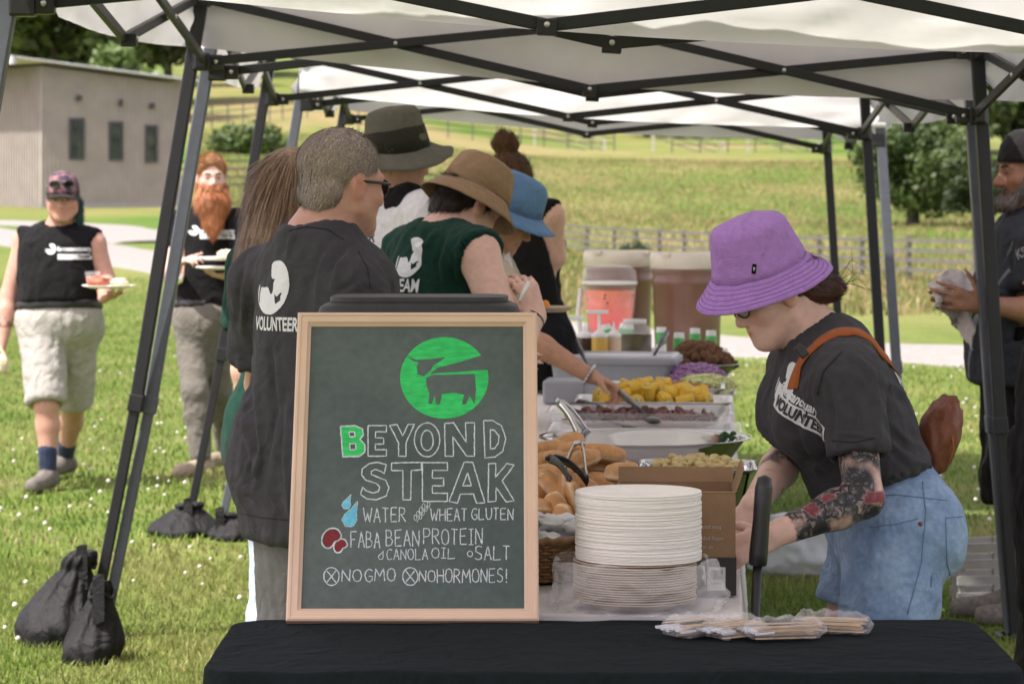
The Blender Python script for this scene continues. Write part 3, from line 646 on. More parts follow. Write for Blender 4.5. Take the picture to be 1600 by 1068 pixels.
TS = Matrix((su, svv, sn)).transposed().to_4x4(); TS.translation = SB
FW = .027
def fr_bar(a, b, inw):   # mitred moulding along a->b (board coords), inw = inward dir
    a, b, inw = Vector(a), Vector(b), Vector(inw); d = (b - a).normalized(); prof = [(0, -.012), (0, .008), (.003, .011), (.007, .011), (.009, .009), (.020, .0085), (.0235, .004), (FW, .001), (FW, -.012)]
    P = []
    for base, sg in ((a, 1), (b, -1)): P.append([TS @ Vector((*(base + inw * o + d * sg * o), z)) for o, z in prof])
    mb = MB(); mb.sheet(P, smooth=False); n = len(prof); mb.add(P[0] + P[1], [tuple(range(n)), tuple(range(2 * n - 1, n - 1, -1)), (0, n, 2 * n - 1, n - 1)]); return mb
w2 = SW / 2; cs = [(-w2, 0), (w2, 0), (w2, SH), (-w2, SH)]
for (i, j, inw) in ((0, 1, (0, 1)), (1, 2, (-1, 0)), (2, 3, (0, -1)), (3, 0, (1, 0))): fr_bar(cs[i], cs[j], inw).build('frame', m_pine, sign)
mb = MB(); mb.box(TS @ Vector((0, SH / 2, -.006)), (SW - .03, SH - .03, .008), TS.to_3x3()); bo = mb.build('board', m_board, sign)
BZ = -.002 + .0004
def ribbon(mb, pts, w=.0028, closed=False, jit=.5):
    pts = [Vector(p) for p in pts]; 
    if closed: pts = pts + [pts[0]]
    q = []
    for i in range(len(pts) - 1):
        L = (pts[i + 1] - pts[i]).length; m_ = max(1, int(L / 7))
        for k in range(m_): q.append(pts[i].lerp(pts[i + 1], k / m_))
    q.append(pts[-1]); l_, r_ = [], []
    for i, p in enumerate(q):
        d = q[min(i + 1, len(q) - 1)] - q[max(i - 1, 0)]; d = d.normalized() if d.length > 1e-6 else Vector((1, 0)); n_ = Vector((-d.y, d.x)); ww = w * 1.55 * 2000 / 1.9 * R3.uniform(.8, 1.15) / 2 * .9; jj = Vector((R3.uniform(-jit, jit), R3.uniform(-jit, jit)))
        l_.append(S(*(p + jj + n_ * ww), BZ)); r_.append(S(*(p + jj - n_ * ww), BZ))
    mb.sheet([l_, r_], smooth=False)
def poly(mb, pts, off=BZ): 
    tri = tessellate_polygon([[Vector((x, y, 0)) for x, y in pts]]); mb.add([S(x, y, off) for x, y in pts], tri)
def rnd(pts, it=2):
    for _ in range(it): pts = [q for i in range(len(pts)) for q in (tuple(.75 * a + .25 * b for a, b in zip(pts[i], pts[(i + 1) % len(pts)])), tuple(.25 * a + .75 * b for a, b in zip(pts[i], pts[(i + 1) % len(pts)])))]
    return pts
def ell(cx, cy, rx, ry, n=40, a0=0): return [(cx + rx * math.cos(2 * math.pi * k / n + a0), cy + ry * math.sin(2 * math.pi * k / n + a0)) for k in range(n)]
BL = {'E': [[(0,0),(1,0),(1,.2),(.4,.2),(.4,.4),(.85,.4),(.85,.6),(.4,.6),(.4,.79),(1,.79),(1,1),(0,1)]],
 'Y': [[(0,.03),(.3,0),(.52,.36),(.75,0),(1,0),(.66,.58),(.66,1),(.36,1),(.36,.58)]],
 'N': [[(0,.02),(.3,0),(.72,.58),(.7,0),(1,0),(1,1),(.74,1),(.28,.42),(.3,1),(.02,1)]],
 'D': [[(0,0),(.4,0),(.8,.14),(1,.48),(.85,.82),(.5,.97),(.06,1)], [(.3,.24),(.48,.26),(.68,.4),(.66,.6),(.5,.74),(.3,.76)]],
 'T': [[(0,.02),(1,0),(1,.2),(.66,.22),(.64,1),(.38,1),(.38,.22),(0,.22)]],
 'A': [[(.42,0),(.66,0),(1,1),(.76,1),(.68,.78),(.32,.78),(.24,1),(0,.96)], [(.52,.26),(.62,.58),(.38,.58)]],
 'K': [[(.02,0),(.3,0),(.28,.36),(.72,0),(1,.04),(.54,.45),(1,.97),(.7,1),(.3,.62),(.3,.98),(0,1)]],
 'S': [[(.9,.06),(.6,0),(.3,.04),(.06,.18),(.04,.34),(.2,.48),(.55,.56),(.68,.66),(.62,.78),(.42,.82),(.2,.76),(.08,.66),(0,.86),(.25,.98),(.55,1),(.9,.9),(1,.68),(.88,.48),(.55,.38),(.38,.32),(.38,.24),(.52,.19),(.72,.24),(.84,.3)]],
 'O': [ell(.5,.5,.5,.5,26), ell(.5,.52,.24,.3,20)],
 'B': [[(0,.02),(.6,0),(.9,.1),(.94,.3),(.8,.44),(1,.6),(1,.84),(.8,.98),(.1,1)], [(.36,.2),(.58,.2),(.6,.34),(.38,.36)], [(.38,.58),(.62,.58),(.64,.76),(.4,.78)]]}
ch = MB(); gr = MB(); blb = MB(); rd = MB(); bk = MB()
def block(c, x0, x1, y0, y1):
    for pl in BL[c]: ribbon(ch, [(x0 + (x1 - x0) * x, y0 + (y1 - y0) * y) for x, y in pl], .0027, True)
for a in (('E',272,330,412,508),('Y',340,418,408,508),('O',418,498,403,510),('N',513,607,403,508),('D',636,706,396,514),('S',248,338,527,645),('T',346,440,527,645),('E',443,522,528,650),('A',527,640,527,655),('K',650,732,531,652)): block(*a)
Bp = [[(185 + 77 * x, 412 + 98 * y) for x, y in pl] for pl in BL['B']]
for pl in Bp: ribbon(ch, pl, .003, True)
tri = tessellate_polygon([[Vector((x, y, 0)) for x, y in pl] for pl in Bp]); fl = [p for pl in Bp for p in pl]; gr.add([S(x, y, BZ - .0003) for x, y in fl], tri)
SF = {'A': [[(0,1),(.5,0),(1,1)],[(.2,.62),(.8,.62)]], 'B': [[(0,0),(0,1)],[(0,0),(.7,.08),(.8,.3),(.6,.46),(0,.48)],[(.6,.46),(1,.66),(.8,.92),(0,1)]], 'C': [[(1,.12),(.6,0),(.2,.12),(0,.5),(.2,.88),(.6,1),(1,.86)]],
 'E': [[(1,0),(.05,.02),(.05,1),(1,.98)],[(.05,.48),(.8,.47)]], 'F': [[(1,0),(.05,.02),(.05,1)],[(.05,.5),(.75,.48)]], 'G': [[(1,.12),(.6,0),(.2,.12),(0,.5),(.2,.88),(.6,1),(.98,.85),(.98,.55),(.55,.55)]],
 'H': [[(0,0),(0,1)],[(1,0),(1,1)],[(0,.5),(1,.48)]], 'I': [[(0,0),(1,0)],[(.5,0),(.5,1)],[(0,1),(1,1)]], 'L': [[(.05,0),(0,1),(1,.97)]], 'M': [[(0,1),(.12,0),(.5,.65),(.88,0),(1,1)]], 'N': [[(0,1),(.03,0),(.95,1),(1,0)]],
 'O': [[(.5,0),(.15,.12),(0,.5),(.15,.88),(.5,1),(.85,.88),(1,.5),(.85,.12),(.5,0)]], 'P': [[(0,1),(.02,0),(.75,.05),(.95,.27),(.75,.5),(.02,.55)]], 'R': [[(0,1),(.02,0),(.75,.05),(.9,.25),(.7,.46),(.02,.52)],[(.35,.52),(1,1)]],
 'S': [[(.95,.1),(.55,0),(.1,.1),(.1,.38),(.5,.5),(.9,.62),(.9,.88),(.45,1),(0,.88)]], 'T': [[(0,0),(1,.02)],[(.5,0),(.48,1)]], 'U': [[(0,0),(.03,.75),(.3,1),(.7,1),(.97,.75),(1,0)]], 'W': [[(0,0),(.25,1),(.5,.35),(.75,1),(1,0)]], '!': [[(.5,0),(.45,.7)],[(.45,.9),(.46,1)]]}
WD = {'I': .7, 'W': 1.35, 'M': 1.35, '!': .45, ' ': .42, 'O': 1.12}
def chalk(txt, x0, x1, y0, y1, w=.0024, slant=0.):
    tot = sum(WD.get(c, 1.) for c in txt); u = (x1 - x0) / (tot + .32 * (len(txt) - 1)); x = x0
    for c in txt:
        cw = u * WD.get(c, 1.)
        if c != ' ':
            dy = R3.uniform(-1.5, 1.5)
            for st in SF[c]: ribbon(ch, [(x + cw * px, y0 + dy + (y1 - y0) * py) for px, py in st], w, False, .7)
        x += cw + .32 * u
chalk('WATER', 257, 390, 670, 715); chalk('WHEAT', 469, 583, 672, 711); chalk('GLUTEN', 598, 729, 672, 708); chalk('FABA', 217, 310, 745, 796); chalk('BEAN', 329, 433, 740, 791); chalk('PROTEIN', 447, 632, 736, 785)
chalk('CANOLA', 331, 460, 799, 833, .0021); chalk('OIL', 472, 545, 797, 829, .0021); chalk('SALT', 609, 718, 791, 835); chalk('NO', 190, 252, 865, 903); chalk('GMO', 262, 358, 862, 902); chalk('NO', 433, 484, 868, 903); chalk('HORMONES!', 490, 712, 862, 905)
for cx in (157, 405):
    ribbon(ch, ell(cx, 886, 24, 28, 26), .0025, True); ribbon(ch, [(cx - 14, 868), (cx + 14, 904)], .0024); ribbon(ch, [(cx + 14, 868), (cx - 14, 904)], .0024)
ribbon(ch, ell(593, 815, 8, 9, 14), .002, True)
drop = lambda x, y, s, l=.0: [(x + s * 1.1, y - s * 2.3), (x + s * .95, y - s * .9), (x + s, y + s * .2), (x + s * .5, y + s), (x - s * .5, y + s), (x - s, y + s * .1), (x - s * .6, y - s * .6), (x + s * .3, y - s * 1.4)]
poly(blb, rnd(drop(213, 705, 24), 1)); poly(blb, [(x * .9 + y * .1 - 0, y) for x, y in drop(213 - 38, 658, 13)] if False else drop(203, 660, 13)); ribbon(ch, drop(213, 705, 24), .0016, True); ribbon(ch, drop(203, 660, 14), .0014, True); ribbon(ch, drop(312, 824, 8), .002, True)
def bean(x, y, s): return [(x - s, y + s * .5), (x - s * .95, y - s * .3), (x - s * .3, y - s), (x + s * .6, y - s * .95), (x + s, y - s * .2), (x + s * .7, y + s * .25), (x + s * .25, y + s * .3), (x, y + s * .9), (x - s * .6, y + s)]
for x, y, s in ((158, 766, 26), (186, 790, 18)): poly(rd, rnd(bean(x, y, s * 1.08))); ribbon(ch, rnd(bean(x, y, s * 1.25)), .003, True)
ribbon(ch, [(425, 715), (440, 690), (462, 662)], .0016)
for k in range(4):
    for sg in (-1, 1):
        bx, by = 430 + 8.5 * k, 705 - 12 * k; ribbon(ch, ell(bx + sg * 8 - 1, by - 6 - 2 * sg, 4.5, 9, 10, .4), .0015, True)
poly(gr, [p for p in ell(512, 262, 139, 128, 72)])
for pl in ([(466,250),(490,230),(560,212),(632,190),(668,200),(668,236),(610,238),(560,243),(500,246)], [(395,194),(425,205),(470,203),(517,196),(495,213),(477,222),(470,238),(447,257),(428,250),(425,225),(432,214),(412,208)],
           [(455,262),(475,252),(530,252),(608,249),(612,300),(607,345),(592,318),(580,345),(567,345),(575,315),(540,308),(505,312),(498,345),(487,345),(482,318),(472,345),(462,342),(465,310),(455,285)]): poly(bk, pl, BZ + .0004)
ch.build('chalk_lettering', m_chalk, bo, fix=False); gr.build('green_emblem', m_green, bo, fix=False); bk.build('emblem_cutout', m_board, bo, fix=False); blb.build('water_drops', m_blue, bo, fix=False); rd.build('red_beans', m_red, bo, fix=False)
# soft black case the sign leans on
cc = at(656, 470, 5.86); P = rrect(0, 0, .207, .12, .05, 10, .05); mb = MB(); rows = []; zt = 1.325 - (TZ2)
for z, s in ((0, .97), (.01, 1), (zt - .075, 1), (zt - .07, .985), (zt - .066, 1.0), (zt - .03, .995), (zt - .012, .96), (zt - .003, .86), (zt, .7)):
    rows.append([(cc.x + x * s, cc.y + y * s + .01, TZ2 + z) for x, y in P])
mb.sheet(rows, close=True); mb.add(rows[-1], [tuple(range(len(P)))]); mb.add(rows[0], [tuple(range(len(P)))])
root = empty('carry_case', (cc.x, cc.y, TZ2), 'soft black carry case standing behind the chalkboard sign', 'case'); mb.build('shell', m_black2, root)
mb = MB(); mb.sheet([[(cc.x + x * s, cc.y + y * s + .01, TZ2 + zt + dz) for x, y in rrect(0, 0, .18, .1, .05, 8, .05)] for s, dz in ((1, -.002), (1, .006), (.97, .008))], close=True); mb.add([(cc.x + x * .97, cc.y + y * .97 + .01, TZ2 + zt + .008) for x, y in rrect(0, 0, .18, .1, .05, 8, .05)], [tuple(range(len(rrect(0, 0, .18, .1, .05, 8, .05))))]); mb.build('lid', m_black2, root)

# ------------------------------------------------------------------ plates
m_plate = mat('white_paper_plate', (.84, .80, .74), .8, .04, 60, .1, 300); m_kraft = mat('kraft_plate', (.50, .40, .295), .85, .06, 60, .1, 300)
pc = at(995, 940, 5.56); pc.z = TZ2
def plate_mesh(name, r, m):
    mb = MB(); mb.lathe([(0, .0), (r * .68, 0), (r * .78, .006), (r * .96, .0145), (r, .0145), (r, .0168), (r * .95, .017), (r * .77, .0085), (r * .67, .0025), (0, .0025)], n=56)
    o = mb.build(name, m); return o
kp = plate_mesh('kraft_bowl', .119, m_kraft); wp = plate_mesh('paper_plate', .1215, m_plate)
z = TZ2; npl = 0
def put(o, p, rz=0.): o.location = p; o.rotation_euler = (R3.uniform(-.004, .004), R3.uniform(-.004, .004), R3.uniform(0, 6)); return o
for k in range(17): put(kp if k == 0 else copy_thing(kp), pc + Vector((R3.uniform(-.0015, .0015) - .004, R3.uniform(-.0015, .0015), .0046 * k)))
tag(kp); 
for k in range(50): put(wp if k == 0 else copy_thing(wp), pc + Vector((R3.uniform(-.0012, .0012) + .003, R3.uniform(-.0012, .0012), .0046 * 17 + .0026 * k)))
for o in list(COL.objects):
    if o.name.split('.')[0] == 'kraft_bowl': tag(o, 'thin tan paper plate in the lower part of the stack, inside the clear bag', 'plate', 'tan plates in the lower stack')
    if o.name.split('.')[0] == 'paper_plate': tag(o, 'thin white paper plate in the tall stack beside the chalkboard sign', 'plate', 'white plates in the tall stack')
m_clear = clear_mat('clear_film', (.9, .88, .86), .19, .13)
def crumple(name, rings, label, cat, m=m_clear, seed=0., amp=.02, n=80, fr=14):
    """rings: (cx, cy, z, rx, ry)"""
    P = np.array([[cx + rx * math.cos(2 * math.pi * k / n), cy + ry * math.sin(2 * math.pi * k / n), z] for cx, cy, z, rx, ry in rings for k in range(n)])
    f = 1 - 2 * np.abs(fbm(P * fr + seed, 4)); ctr = np.repeat(np.array([[r[0], r[1]] for r in rings]), n, 0); d = P[:, :2] - ctr; d /= np.linalg.norm(d, axis=1)[:, None] + 1e-6
    P[:, :2] += d * (f * amp)[:, None]; P[:, 2] += amp * .5 * fbm(P * fr * 1.3 + seed + 5, 3); P[:, 2] = np.maximum(P[:, 2], rings[0][2] if rings[0][2] < rings[-1][2] else rings[-1][2])
    mb = MB(); mb.sheet(P.reshape(len(rings), n, 3).tolist(), close=True); o = mb.build(name, m, fix=False); return tag(o, label, cat)
rg = []
for t in np.linspace(0, 1, 22): rg.append((pc.x - .004 + .012 * (1 - t), pc.y, TZ2 + .002 + (.085 + .01 * math.sin(t * 9)) * t, .131 + .022 * (1 - t) ** 2 + .010 * math.sin(t * 3.1), .128 + .012 * (1 - t) + .010 * math.sin(t * 3.1)))
crumple('plastic_bag', rg[:1] + rg, 'crumpled clear plastic bag around the lower tan plates', 'plastic bag', seed=3., amp=.026, fr=11)

# ------------------------------------------------------------------ brown box
m_card = mat('cardboard', (.27, .165, .088), .85, .07, 40, .08, 150); m_card2 = mat('dark_print', (.035, .026, .025), .7, .1, 40); m_label = mat('paper_label', (.62, .62, .62), .7, .04, 40); m_ink = mat('print_ink', (.02, .02, .022), .7, .1, 40)
m_whiteink = mat('white_print', (.45, .40, .34), .8, .15, 120)
def text_mb(txt, size, T, m_, parent, name='print', bold=0.):
    cu = bpy.data.curves.new('t', 'FONT'); cu.body = txt; cu.size = size; cu.align_x = 'CENTER'; cu.align_y = 'CENTER'; cu.offset = bold; cu.resolution_u = 3
    o = bpy.data.objects.new('t', cu); COL.objects.link(o); bpy.context.view_layer.update()
    me = bpy.data.meshes.new_from_object(o.evaluated_get(bpy.context.evaluated_depsgraph_get())); bpy.data.objects.remove(o); bpy.data.curves.remove(cu)
    me.transform(T); me.name = name; me.materials.clear(); return link_mesh(name, me, m_, parent)
bd = 5.70; bl, br_ = at(968, 936, bd), at(1153, 936, bd); bx0, bx1 = bl.x, br_.x; bh = .205; bdp = .19
root = empty('cardboard_box', ((bx0 + bx1) / 2, bd + bdp / 2, TZ2), 'open brown cardboard box with a dark printed base behind the plate stack', 'box')
Rb = rotz(math.radians(-3)); bcx = Vector(((bx0 + bx1) / 2, bd + bdp / 2, TZ2)); LB = lambda x, y, z: bcx + Rb @ Vector((x, y, z)); hw = (bx1 - bx0) / 2; hd = bdp / 2; t_ = .004
mb = MB()
for (x, y, sx, sy) in ((0, -hd + t_ / 2, 2 * hw, t_), (0, hd - t_ / 2, 2 * hw, t_), (-hw + t_ / 2, 0, t_, bdp - 2 * t_), (hw - t_ / 2, 0, t_, bdp - 2 * t_)): mb.box(LB(x, y, bh / 2), (sx, sy, bh), Rb)
mb.box(LB(0, 0, t_ / 2), (2 * hw - 2 * t_, bdp - 2 * t_, t_), Rb); body = mb.build('carton', m_card, root)
mb = MB(); mb.box(LB(0, -hd - .001, .0385), (2 * hw + .003, .0015, .075), Rb); mb.box(LB(hw + .001, 0, .0385), (.0015, bdp, .075), Rb); mb.build('dark_band', m_card2, body)
def flap(a, b, out, L, ang):
    a, b, out = Vector(a), Vector(b), Vector(out).normalized(); mb = MB(); d = out * math.cos(ang) + Vector((0, 0, 1)) * math.sin(ang); q = [a, b, b + d * L, a + d * L]; nn_ = (b - a).cross(d).normalized() * .0018
    mb.add([p + nn_ for p in q] + [p - nn_ for p in q], [(0, 1, 2, 3), (7, 6, 5, 4), (0, 4, 5, 1), (1, 5, 6, 2), (2, 6, 7, 3), (3, 7, 4, 0)]); mb.build('flap', m_card, root)
flap(LB(-hw, hd, bh), LB(hw, hd, bh), Rb @ Vector((0, 1, 0)), .032, 1.2); flap(LB(hw, -hd, bh), LB(hw, hd - .01, bh), Rb @ Vector((1, 0, 0)), .05, 1.25); flap(LB(-hw, -hd, bh), LB(-hw, hd - .01, bh), Rb @ Vector((-1, 0, 0)), .07, -.9); flap(LB(-hw, -hd, bh), LB(hw, -hd, bh), Rb @ Vector((0, 1, 0)), .075, -.9)
mb = MB(); mb.box(LB(hw - .038, -hd - .0025, .034), (.036, .001, .046), Rb); lb = mb.build('label', m_label, body); mb = MB()
x = -.012
while x < .012: w = R3.choice((.0006, .001, .0016)); mb.box(LB(hw - .038 + x, -hd - .0034, .042), (w, .0006, .018), Rb); x += w + R3.choice((.0006, .001))
mb.box(LB(hw - .038, -hd - .0034, .0245), (.02, .0006, .0015), Rb); mb.build('barcode', m_ink, lb)
for k, s_ in enumerate(('free packaging', 'using paper napkins', 'or cuttings')):
    T = Matrix.Translation(LB(hw - .06 - .008 * (k > 0), -hd - .0012, .135 - .017 * k - .006 * (k > 0))) @ Rb.to_4x4() @ Matrix.Rotation(math.radians(90), 4, 'X') @ Matrix.Rotation(math.pi, 4, 'Z')
    text_mb(s_, .011, T, m_whiteink, body, 'print')

# ------------------------------------------------------------------ wrapped wooden stirrers on the dark cloth
m_stick = mat('wooden_sticks', (.55, .40, .24), .7, .15, 30); m_paperw = mat('white_sleeve', (.6, .6, .64), .7, .1, 40); m_film = clear_mat('crinkled_wrapper', (.92, .92, .95), .07, .1)
def packet(px, py, L, ang, wid, label, paper, seed):
    c = ont(px, py, TZ); c.z = TZ + .004; root = empty('cutlery_packet', c, label, 'packet', 'wrapped wooden cutlery on the dark cloth'); Rz = rotz(math.radians(ang)); P = lambda x, y, z: c + Rz @ Vector((x, y, z)); rr = random.Random(seed)
    mb = MB()
    for k in range(16):
        y = rr.uniform(-1, 1) * wid * .42; z = rr.uniform(.003, .026) ; a = rr.uniform(-.03, .03); o = rr.uniform(-.01, .01); mb.bar(P(-L * .42 + o, y, z), P(L * .42 + o, y + a * L * .4, z + rr.uniform(-.002, .002)), .0055, .0018)
    mb.build('wooden_sticks', m_stick, root)
    if paper:
        mb = MB(); 
        for k in range(6): mb.bar(P(-L * .46 + paper * L * .9 * 0 - .004 * k, (k - 2.5) * wid * .15, .012 + .002 * (k % 3)), P(-L * .2, (k - 2.5) * wid * .15, .014 + .002 * (k % 3)), wid * .15, .004)
        mb.build('paper_sleeve', m_paperw, root)
    n1, n2 = 40, 26; A = []
    for i in range(n1):
        t = i / (n1 - 1); w = wid * (.55 + .08 * math.sin(t * 7 + seed)) * (1 - .5 * max(0, abs(t - .5) - .42) / .08); h = .042 * (1 - (abs(t - .5) * 2) ** 6) + .004
        for j in range(n2): a = 2 * math.pi * j / n2; A.append(((t - .5) * L * 1.12, w * math.cos(a), .015 + h * math.sin(a) * .5))
    A = np.array(A); f = fbm(A * np.array([35, 70, 70]) + seed * 3, 3); A[:, 1] += .011 * f; A[:, 2] += .011 * fbm(A * np.array([50, 60, 60]) + seed, 3); A[:, 2] = np.clip(A[:, 2], .001, None)
    mb = MB(); mb.sheet([[P(*A[i * n2 + j]) for j in range(n2)] for i in range(n1)], close=True); mb.build('wrapper', m_film, root, fix=False)
packet(1088, 995, .105, 30, .07, 'clear packet of wooden cutlery furthest left on the dark cloth', 1, 1)
packet(1148, 997, .10, 34, .062, 'clear crinkled packet of wooden cutlery, second from the left, brown ends showing', 1, 2)
packet(1226, 999, .135, 13, .058, 'long packet of pale wooden sticks in white paper sleeves on the dark cloth', 1, 3)
packet(1300, 990, .135, -17, .05, 'shiny clear packet of wooden cutlery furthest right on the dark cloth', 0, 4)
m_dkplastic = mat('black_grip', (.012, .012, .013), .38, .15, 60, .1, 300)
root = empty('cart_handle', at(1176, 975, 5.60) * 1, 'black pull handle of a cart standing upright behind the dark table', 'handle')
h0, h1, h2 = at(1172, 1100, 5.62), at(1184, 880, 5.62), at(1195, 742, 5.62); mb = MB(); b0_ = h0 + (h0 - h1) * 2.2; b0_.z = 0.02; mb.tube([b0_, h0, h1], .0095, 14); mb.build('shaft', m_dkplastic, root)
mb = MB(); ax = (h2 - h1); mb.tube([h1 - ax * .02, h1, h1 + ax * .12, h1 + ax * .5, h1 + ax * .85, h1 + ax * .97, h1 + ax * 1.0], [.016, .018, .0185, .0165, .0175, .0135, .003], 18); mb.build('grip', m_dkplastic, root)
mb = MB(); mb.box(b0_ + Vector((0, .02, .02)), (.12, .1, .04)); mb.build('base', m_dkplastic, root, bevel=.01)
# ------------------------------------------------------------------ food and dishes along the buffet
m_steel = mat('stainless_steel', (.50, .50, .49), .13, .05, 14, .03, 60, metal=1.)
m_alu = mat('foil_tray', (.66, .66, .65), .3, .08, 40, .12, 90, metal=.95)
m_greypl = mat('grey_plastic', (.28, .30, .32), .5, .05, 20)
m_whitepl = mat('white_plastic', (.72, .72, .70), .4, .04, 20)
m_clearhard = clear_mat('clear_plastic', (.9, .92, .92), .12, .08)
Rt = BR.to_3x3(); U = BW; Vv = BD
def base(px, py, d, z=None): p = at(px, py, d); p.z = TZ2 if z is None else z; return p
def on_row(px, d): p = at(px, 500, d); p.z = TZ2; return p
# --- bread
m_bun = bpy.data.materials.new('bread_crust'); n, l, b = nodes_of(m_bun); b.inputs['Roughness'].default_value = .55; b.inputs['Subsurface Weight'].default_value = .0
a_ = n.new('ShaderNodeAttribute'); a_.attribute_name = 'tint'; tc = n.new('ShaderNodeTexCoord'); nz = n.new('ShaderNodeTexNoise'); nz.inputs['Scale'].default_value = 35; nz.inputs['Detail'].default_value = 5; l.new(tc.outputs['Object'], nz.inputs['Vector'])
mr = n.new('ShaderNodeMapRange'); mr.inputs['From Min'].default_value = .3; mr.inputs['From Max'].default_value = .7; mr.inputs['To Min'].default_value = .75; mr.inputs['To Max'].default_value = 1.2; l.new(nz.outputs['Fac'], mr.inputs['Value'])
vm = n.new('ShaderNodeVectorMath'); vm.operation = 'SCALE'; l.new(a_.outputs['Color'], vm.inputs[0]); l.new(mr.outputs[0], vm.inputs['Scale']); l.new(vm.outputs[0], b.inputs['Base Color'])
bp = n.new('ShaderNodeBump'); bp.inputs['Strength'].default_value = .15; bp.inputs['Distance'].default_value = .01; l.new(nz.outputs['Fac'], bp.inputs['Height']); l.new(bp.outputs['Normal'], b.inputs['Normal'])
def bun_mesh(L, W, H, seed, slit):
    bm = bmesh.new(); bmesh.ops.create_icosphere(bm, subdivisions=4, radius=1.); P = np.array([v.co[:] for v in bm.verts]); Fs = np.array([[v.index for v in f.verts] for f in bm.faces]); bm.free()
    s = np.sign(P) * np.abs(P) ** np.array([.75, .9, .9]); Q = s * np.array([L / 2, W / 2, H / 2]); Q[:, 2] = np.where(Q[:, 2] < 0, Q[:, 2] * .72, Q[:, 2])
    Q *= .92 * (1 + .09 * fbm(P * 1.8 + seed, 3))[:, None]
    c = np.full((len(P), 3), (.58, .30, .11)); up = np.clip(P[:, 2] * .5 + .5, 0, 1); pale = np.clip(1 - np.abs(P[:, 2] + .12) / .3, 0, 1) ** 1.2
    c = c * (1 - .15 * up[:, None]) ; c = c * (1 - pale[:, None] * .85) + np.array((.84, .68, .45)) * pale[:, None] * .85
    if slit:
        g = np.exp(-((P[:, 2] + .08) / .05) ** 2) * (P[:, 1] < .6); Q[:, :2] *= (1 - .10 * g)[:, None]; c = c * (1 - .35 * g)[:, None]
    me = np_mesh('bread_roll', Q, Fs); set_col(me, c); return me
long_b = [bun_mesh(.128, .066, .058, k * 3.3, True) for k in range(3)]; small_b = [bun_mesh(.092, .082, .06, 20 + k * 2.1, False) for k in range(2)]
def bun(px, py, d, me, ry, rz, tilt, label): o = link_mesh('bread_roll', me, m_bun); o.location = at(px, py, d); o.rotation_euler = (math.radians(tilt), math.radians(ry), math.radians(rz)); return tag(o, label, 'bread roll', 'bread rolls heaped beside the sign')
BUNS = [(942, 710, 6.9, 0, 8, -12, 0, 'biggest long split roll lying across the top of the bread heap'), (880, 698, 7.05, 1, -24, 20, 0, 'long roll with torn end at the upper left of the bread heap'), (881, 724, 6.85, 2, 18, 35, 10, 'plump roll just below the torn roll in the bread heap'), (930, 740, 6.95, 0, 0, 5, 0, None), (862, 742, 6.7, 1, 0, -40, 15, None), (922, 756, 6.8, 2, -4, 15, 20, None), (960, 752, 6.9, 1, -8, -5, 12, None),
 (884, 776, 6.55, 0, 88, 20, 20, 'upright roll standing on end near the sign edge'), (854, 772, 6.6, 1, 60, 60, 0, None), (853, 800, 6.5, 2, 20, 70, 0, None), (882, 826, 6.45, 0, 80, 30, -20, None), (854, 828, 6.45, 1, 10, 50, 0, None), (905, 806, 6.6, 2, 70, 50, 0, None), (852, 852, 6.38, 1, 0, 20, 0, None), (906, 770, 6.7, 0, 30, 60, 0, None), (880, 850, 6.42, 2, 0, -30, 0, None), (906, 840, 6.6, 0, 0, 80, 0, None),
 (830, 790, 6.55, 0, 30, 20, 0, None), (825, 830, 6.5, 2, 0, 60, 0, None), (835, 748, 6.75, 1, 10, 10, 0, None), (940, 780, 6.75, 2, 10, -20, 0, None), (960, 800, 6.7, 0, 0, 40, 0, None), (940, 830, 6.62, 1, 0, 10, 0, None), (985, 830, 6.66, 2, 0, 70, 0, None), (905, 722, 6.82, 1, -15, 30, 0, None), (898, 790, 6.5, 0, 75, 10, 0, None), (866, 764, 6.58, 2, 40, -30, 0, None), (868, 808, 6.48, 1, 85, 80, 0, None), (845, 725, 6.85, 0, -10, 40, 0, None), (900, 758, 6.68, 2, 15, -20, 0, None), (946, 730, 6.95, 1, 5, 20, 0, None), (866, 842, 6.42, 0, 20, 10, 0, None), (892, 842, 6.45, 1, 60, 70, 0, None), (920, 775, 6.75, 2, 0, 50, 0, None), (965, 735, 7.0, 0, 0, -30, 0, None), (895, 708, 6.95, 2, 10, 60, 0, None), (856, 705, 6.95, 1, -5, 15, 0, None)]
for px, py, d, k, ry, rz, tl, lb in BUNS: bun(px, py, d, long_b[k], ry, rz, tl, lb or 'plain golden bread roll packed among the others in the heap by the sign')
for px, py, k in ((972, 741, 0), (992, 747, 1), (1012, 748, 0), (1033, 751, 1), (1066, 750, 0), (1047, 760, 1), (985, 762, 0), (1010, 770, 1), (1080, 768, 0)):
    o = bun(px, py, 6.55, small_b[k], 0, R3.uniform(0, 360), R3.uniform(-8, 8), None); tag(o, 'round bun top showing above the open brown box', None, 'round buns behind the box')
q = on_row(940, 6.7); mb = MB(); P = rrect(0, 0, .27, .27, .05, 6, .06); rows = [[tuple(q + Rt @ Vector((x * s, y * s, z))) for x, y in P] for s, z in ((.9, .003), (.96, .05), (1, .055), (.955, .05), (.895, .006))]
mb.sheet(rows, close=True); mb.add(rows[-1], [tuple(range(len(P)))]); tag(mb.build('bread_tray', m_alu), 'shallow metal tray under the heap of bread rolls', 'tray')
q = on_row(1030, 6.5); q2 = Vector((q.x, 6.56, TZ2)); mb = MB(); P = rrect(0, 0, .13, .1, .03, 6, .06); rows = [[(q2.x + x * s, q2.y + y * s, TZ2 + z) for x, y in P] for s, z in ((.85, .002), (.98, .115), (1, .118), (.97, .112), (.84, .006))]
mb.sheet(rows, close=True); mb.add(rows[-1], [tuple(range(len(P)))]); tag(mb.build('bun_pan', m_alu), 'metal pan holding the round buns behind the brown box', 'pan')
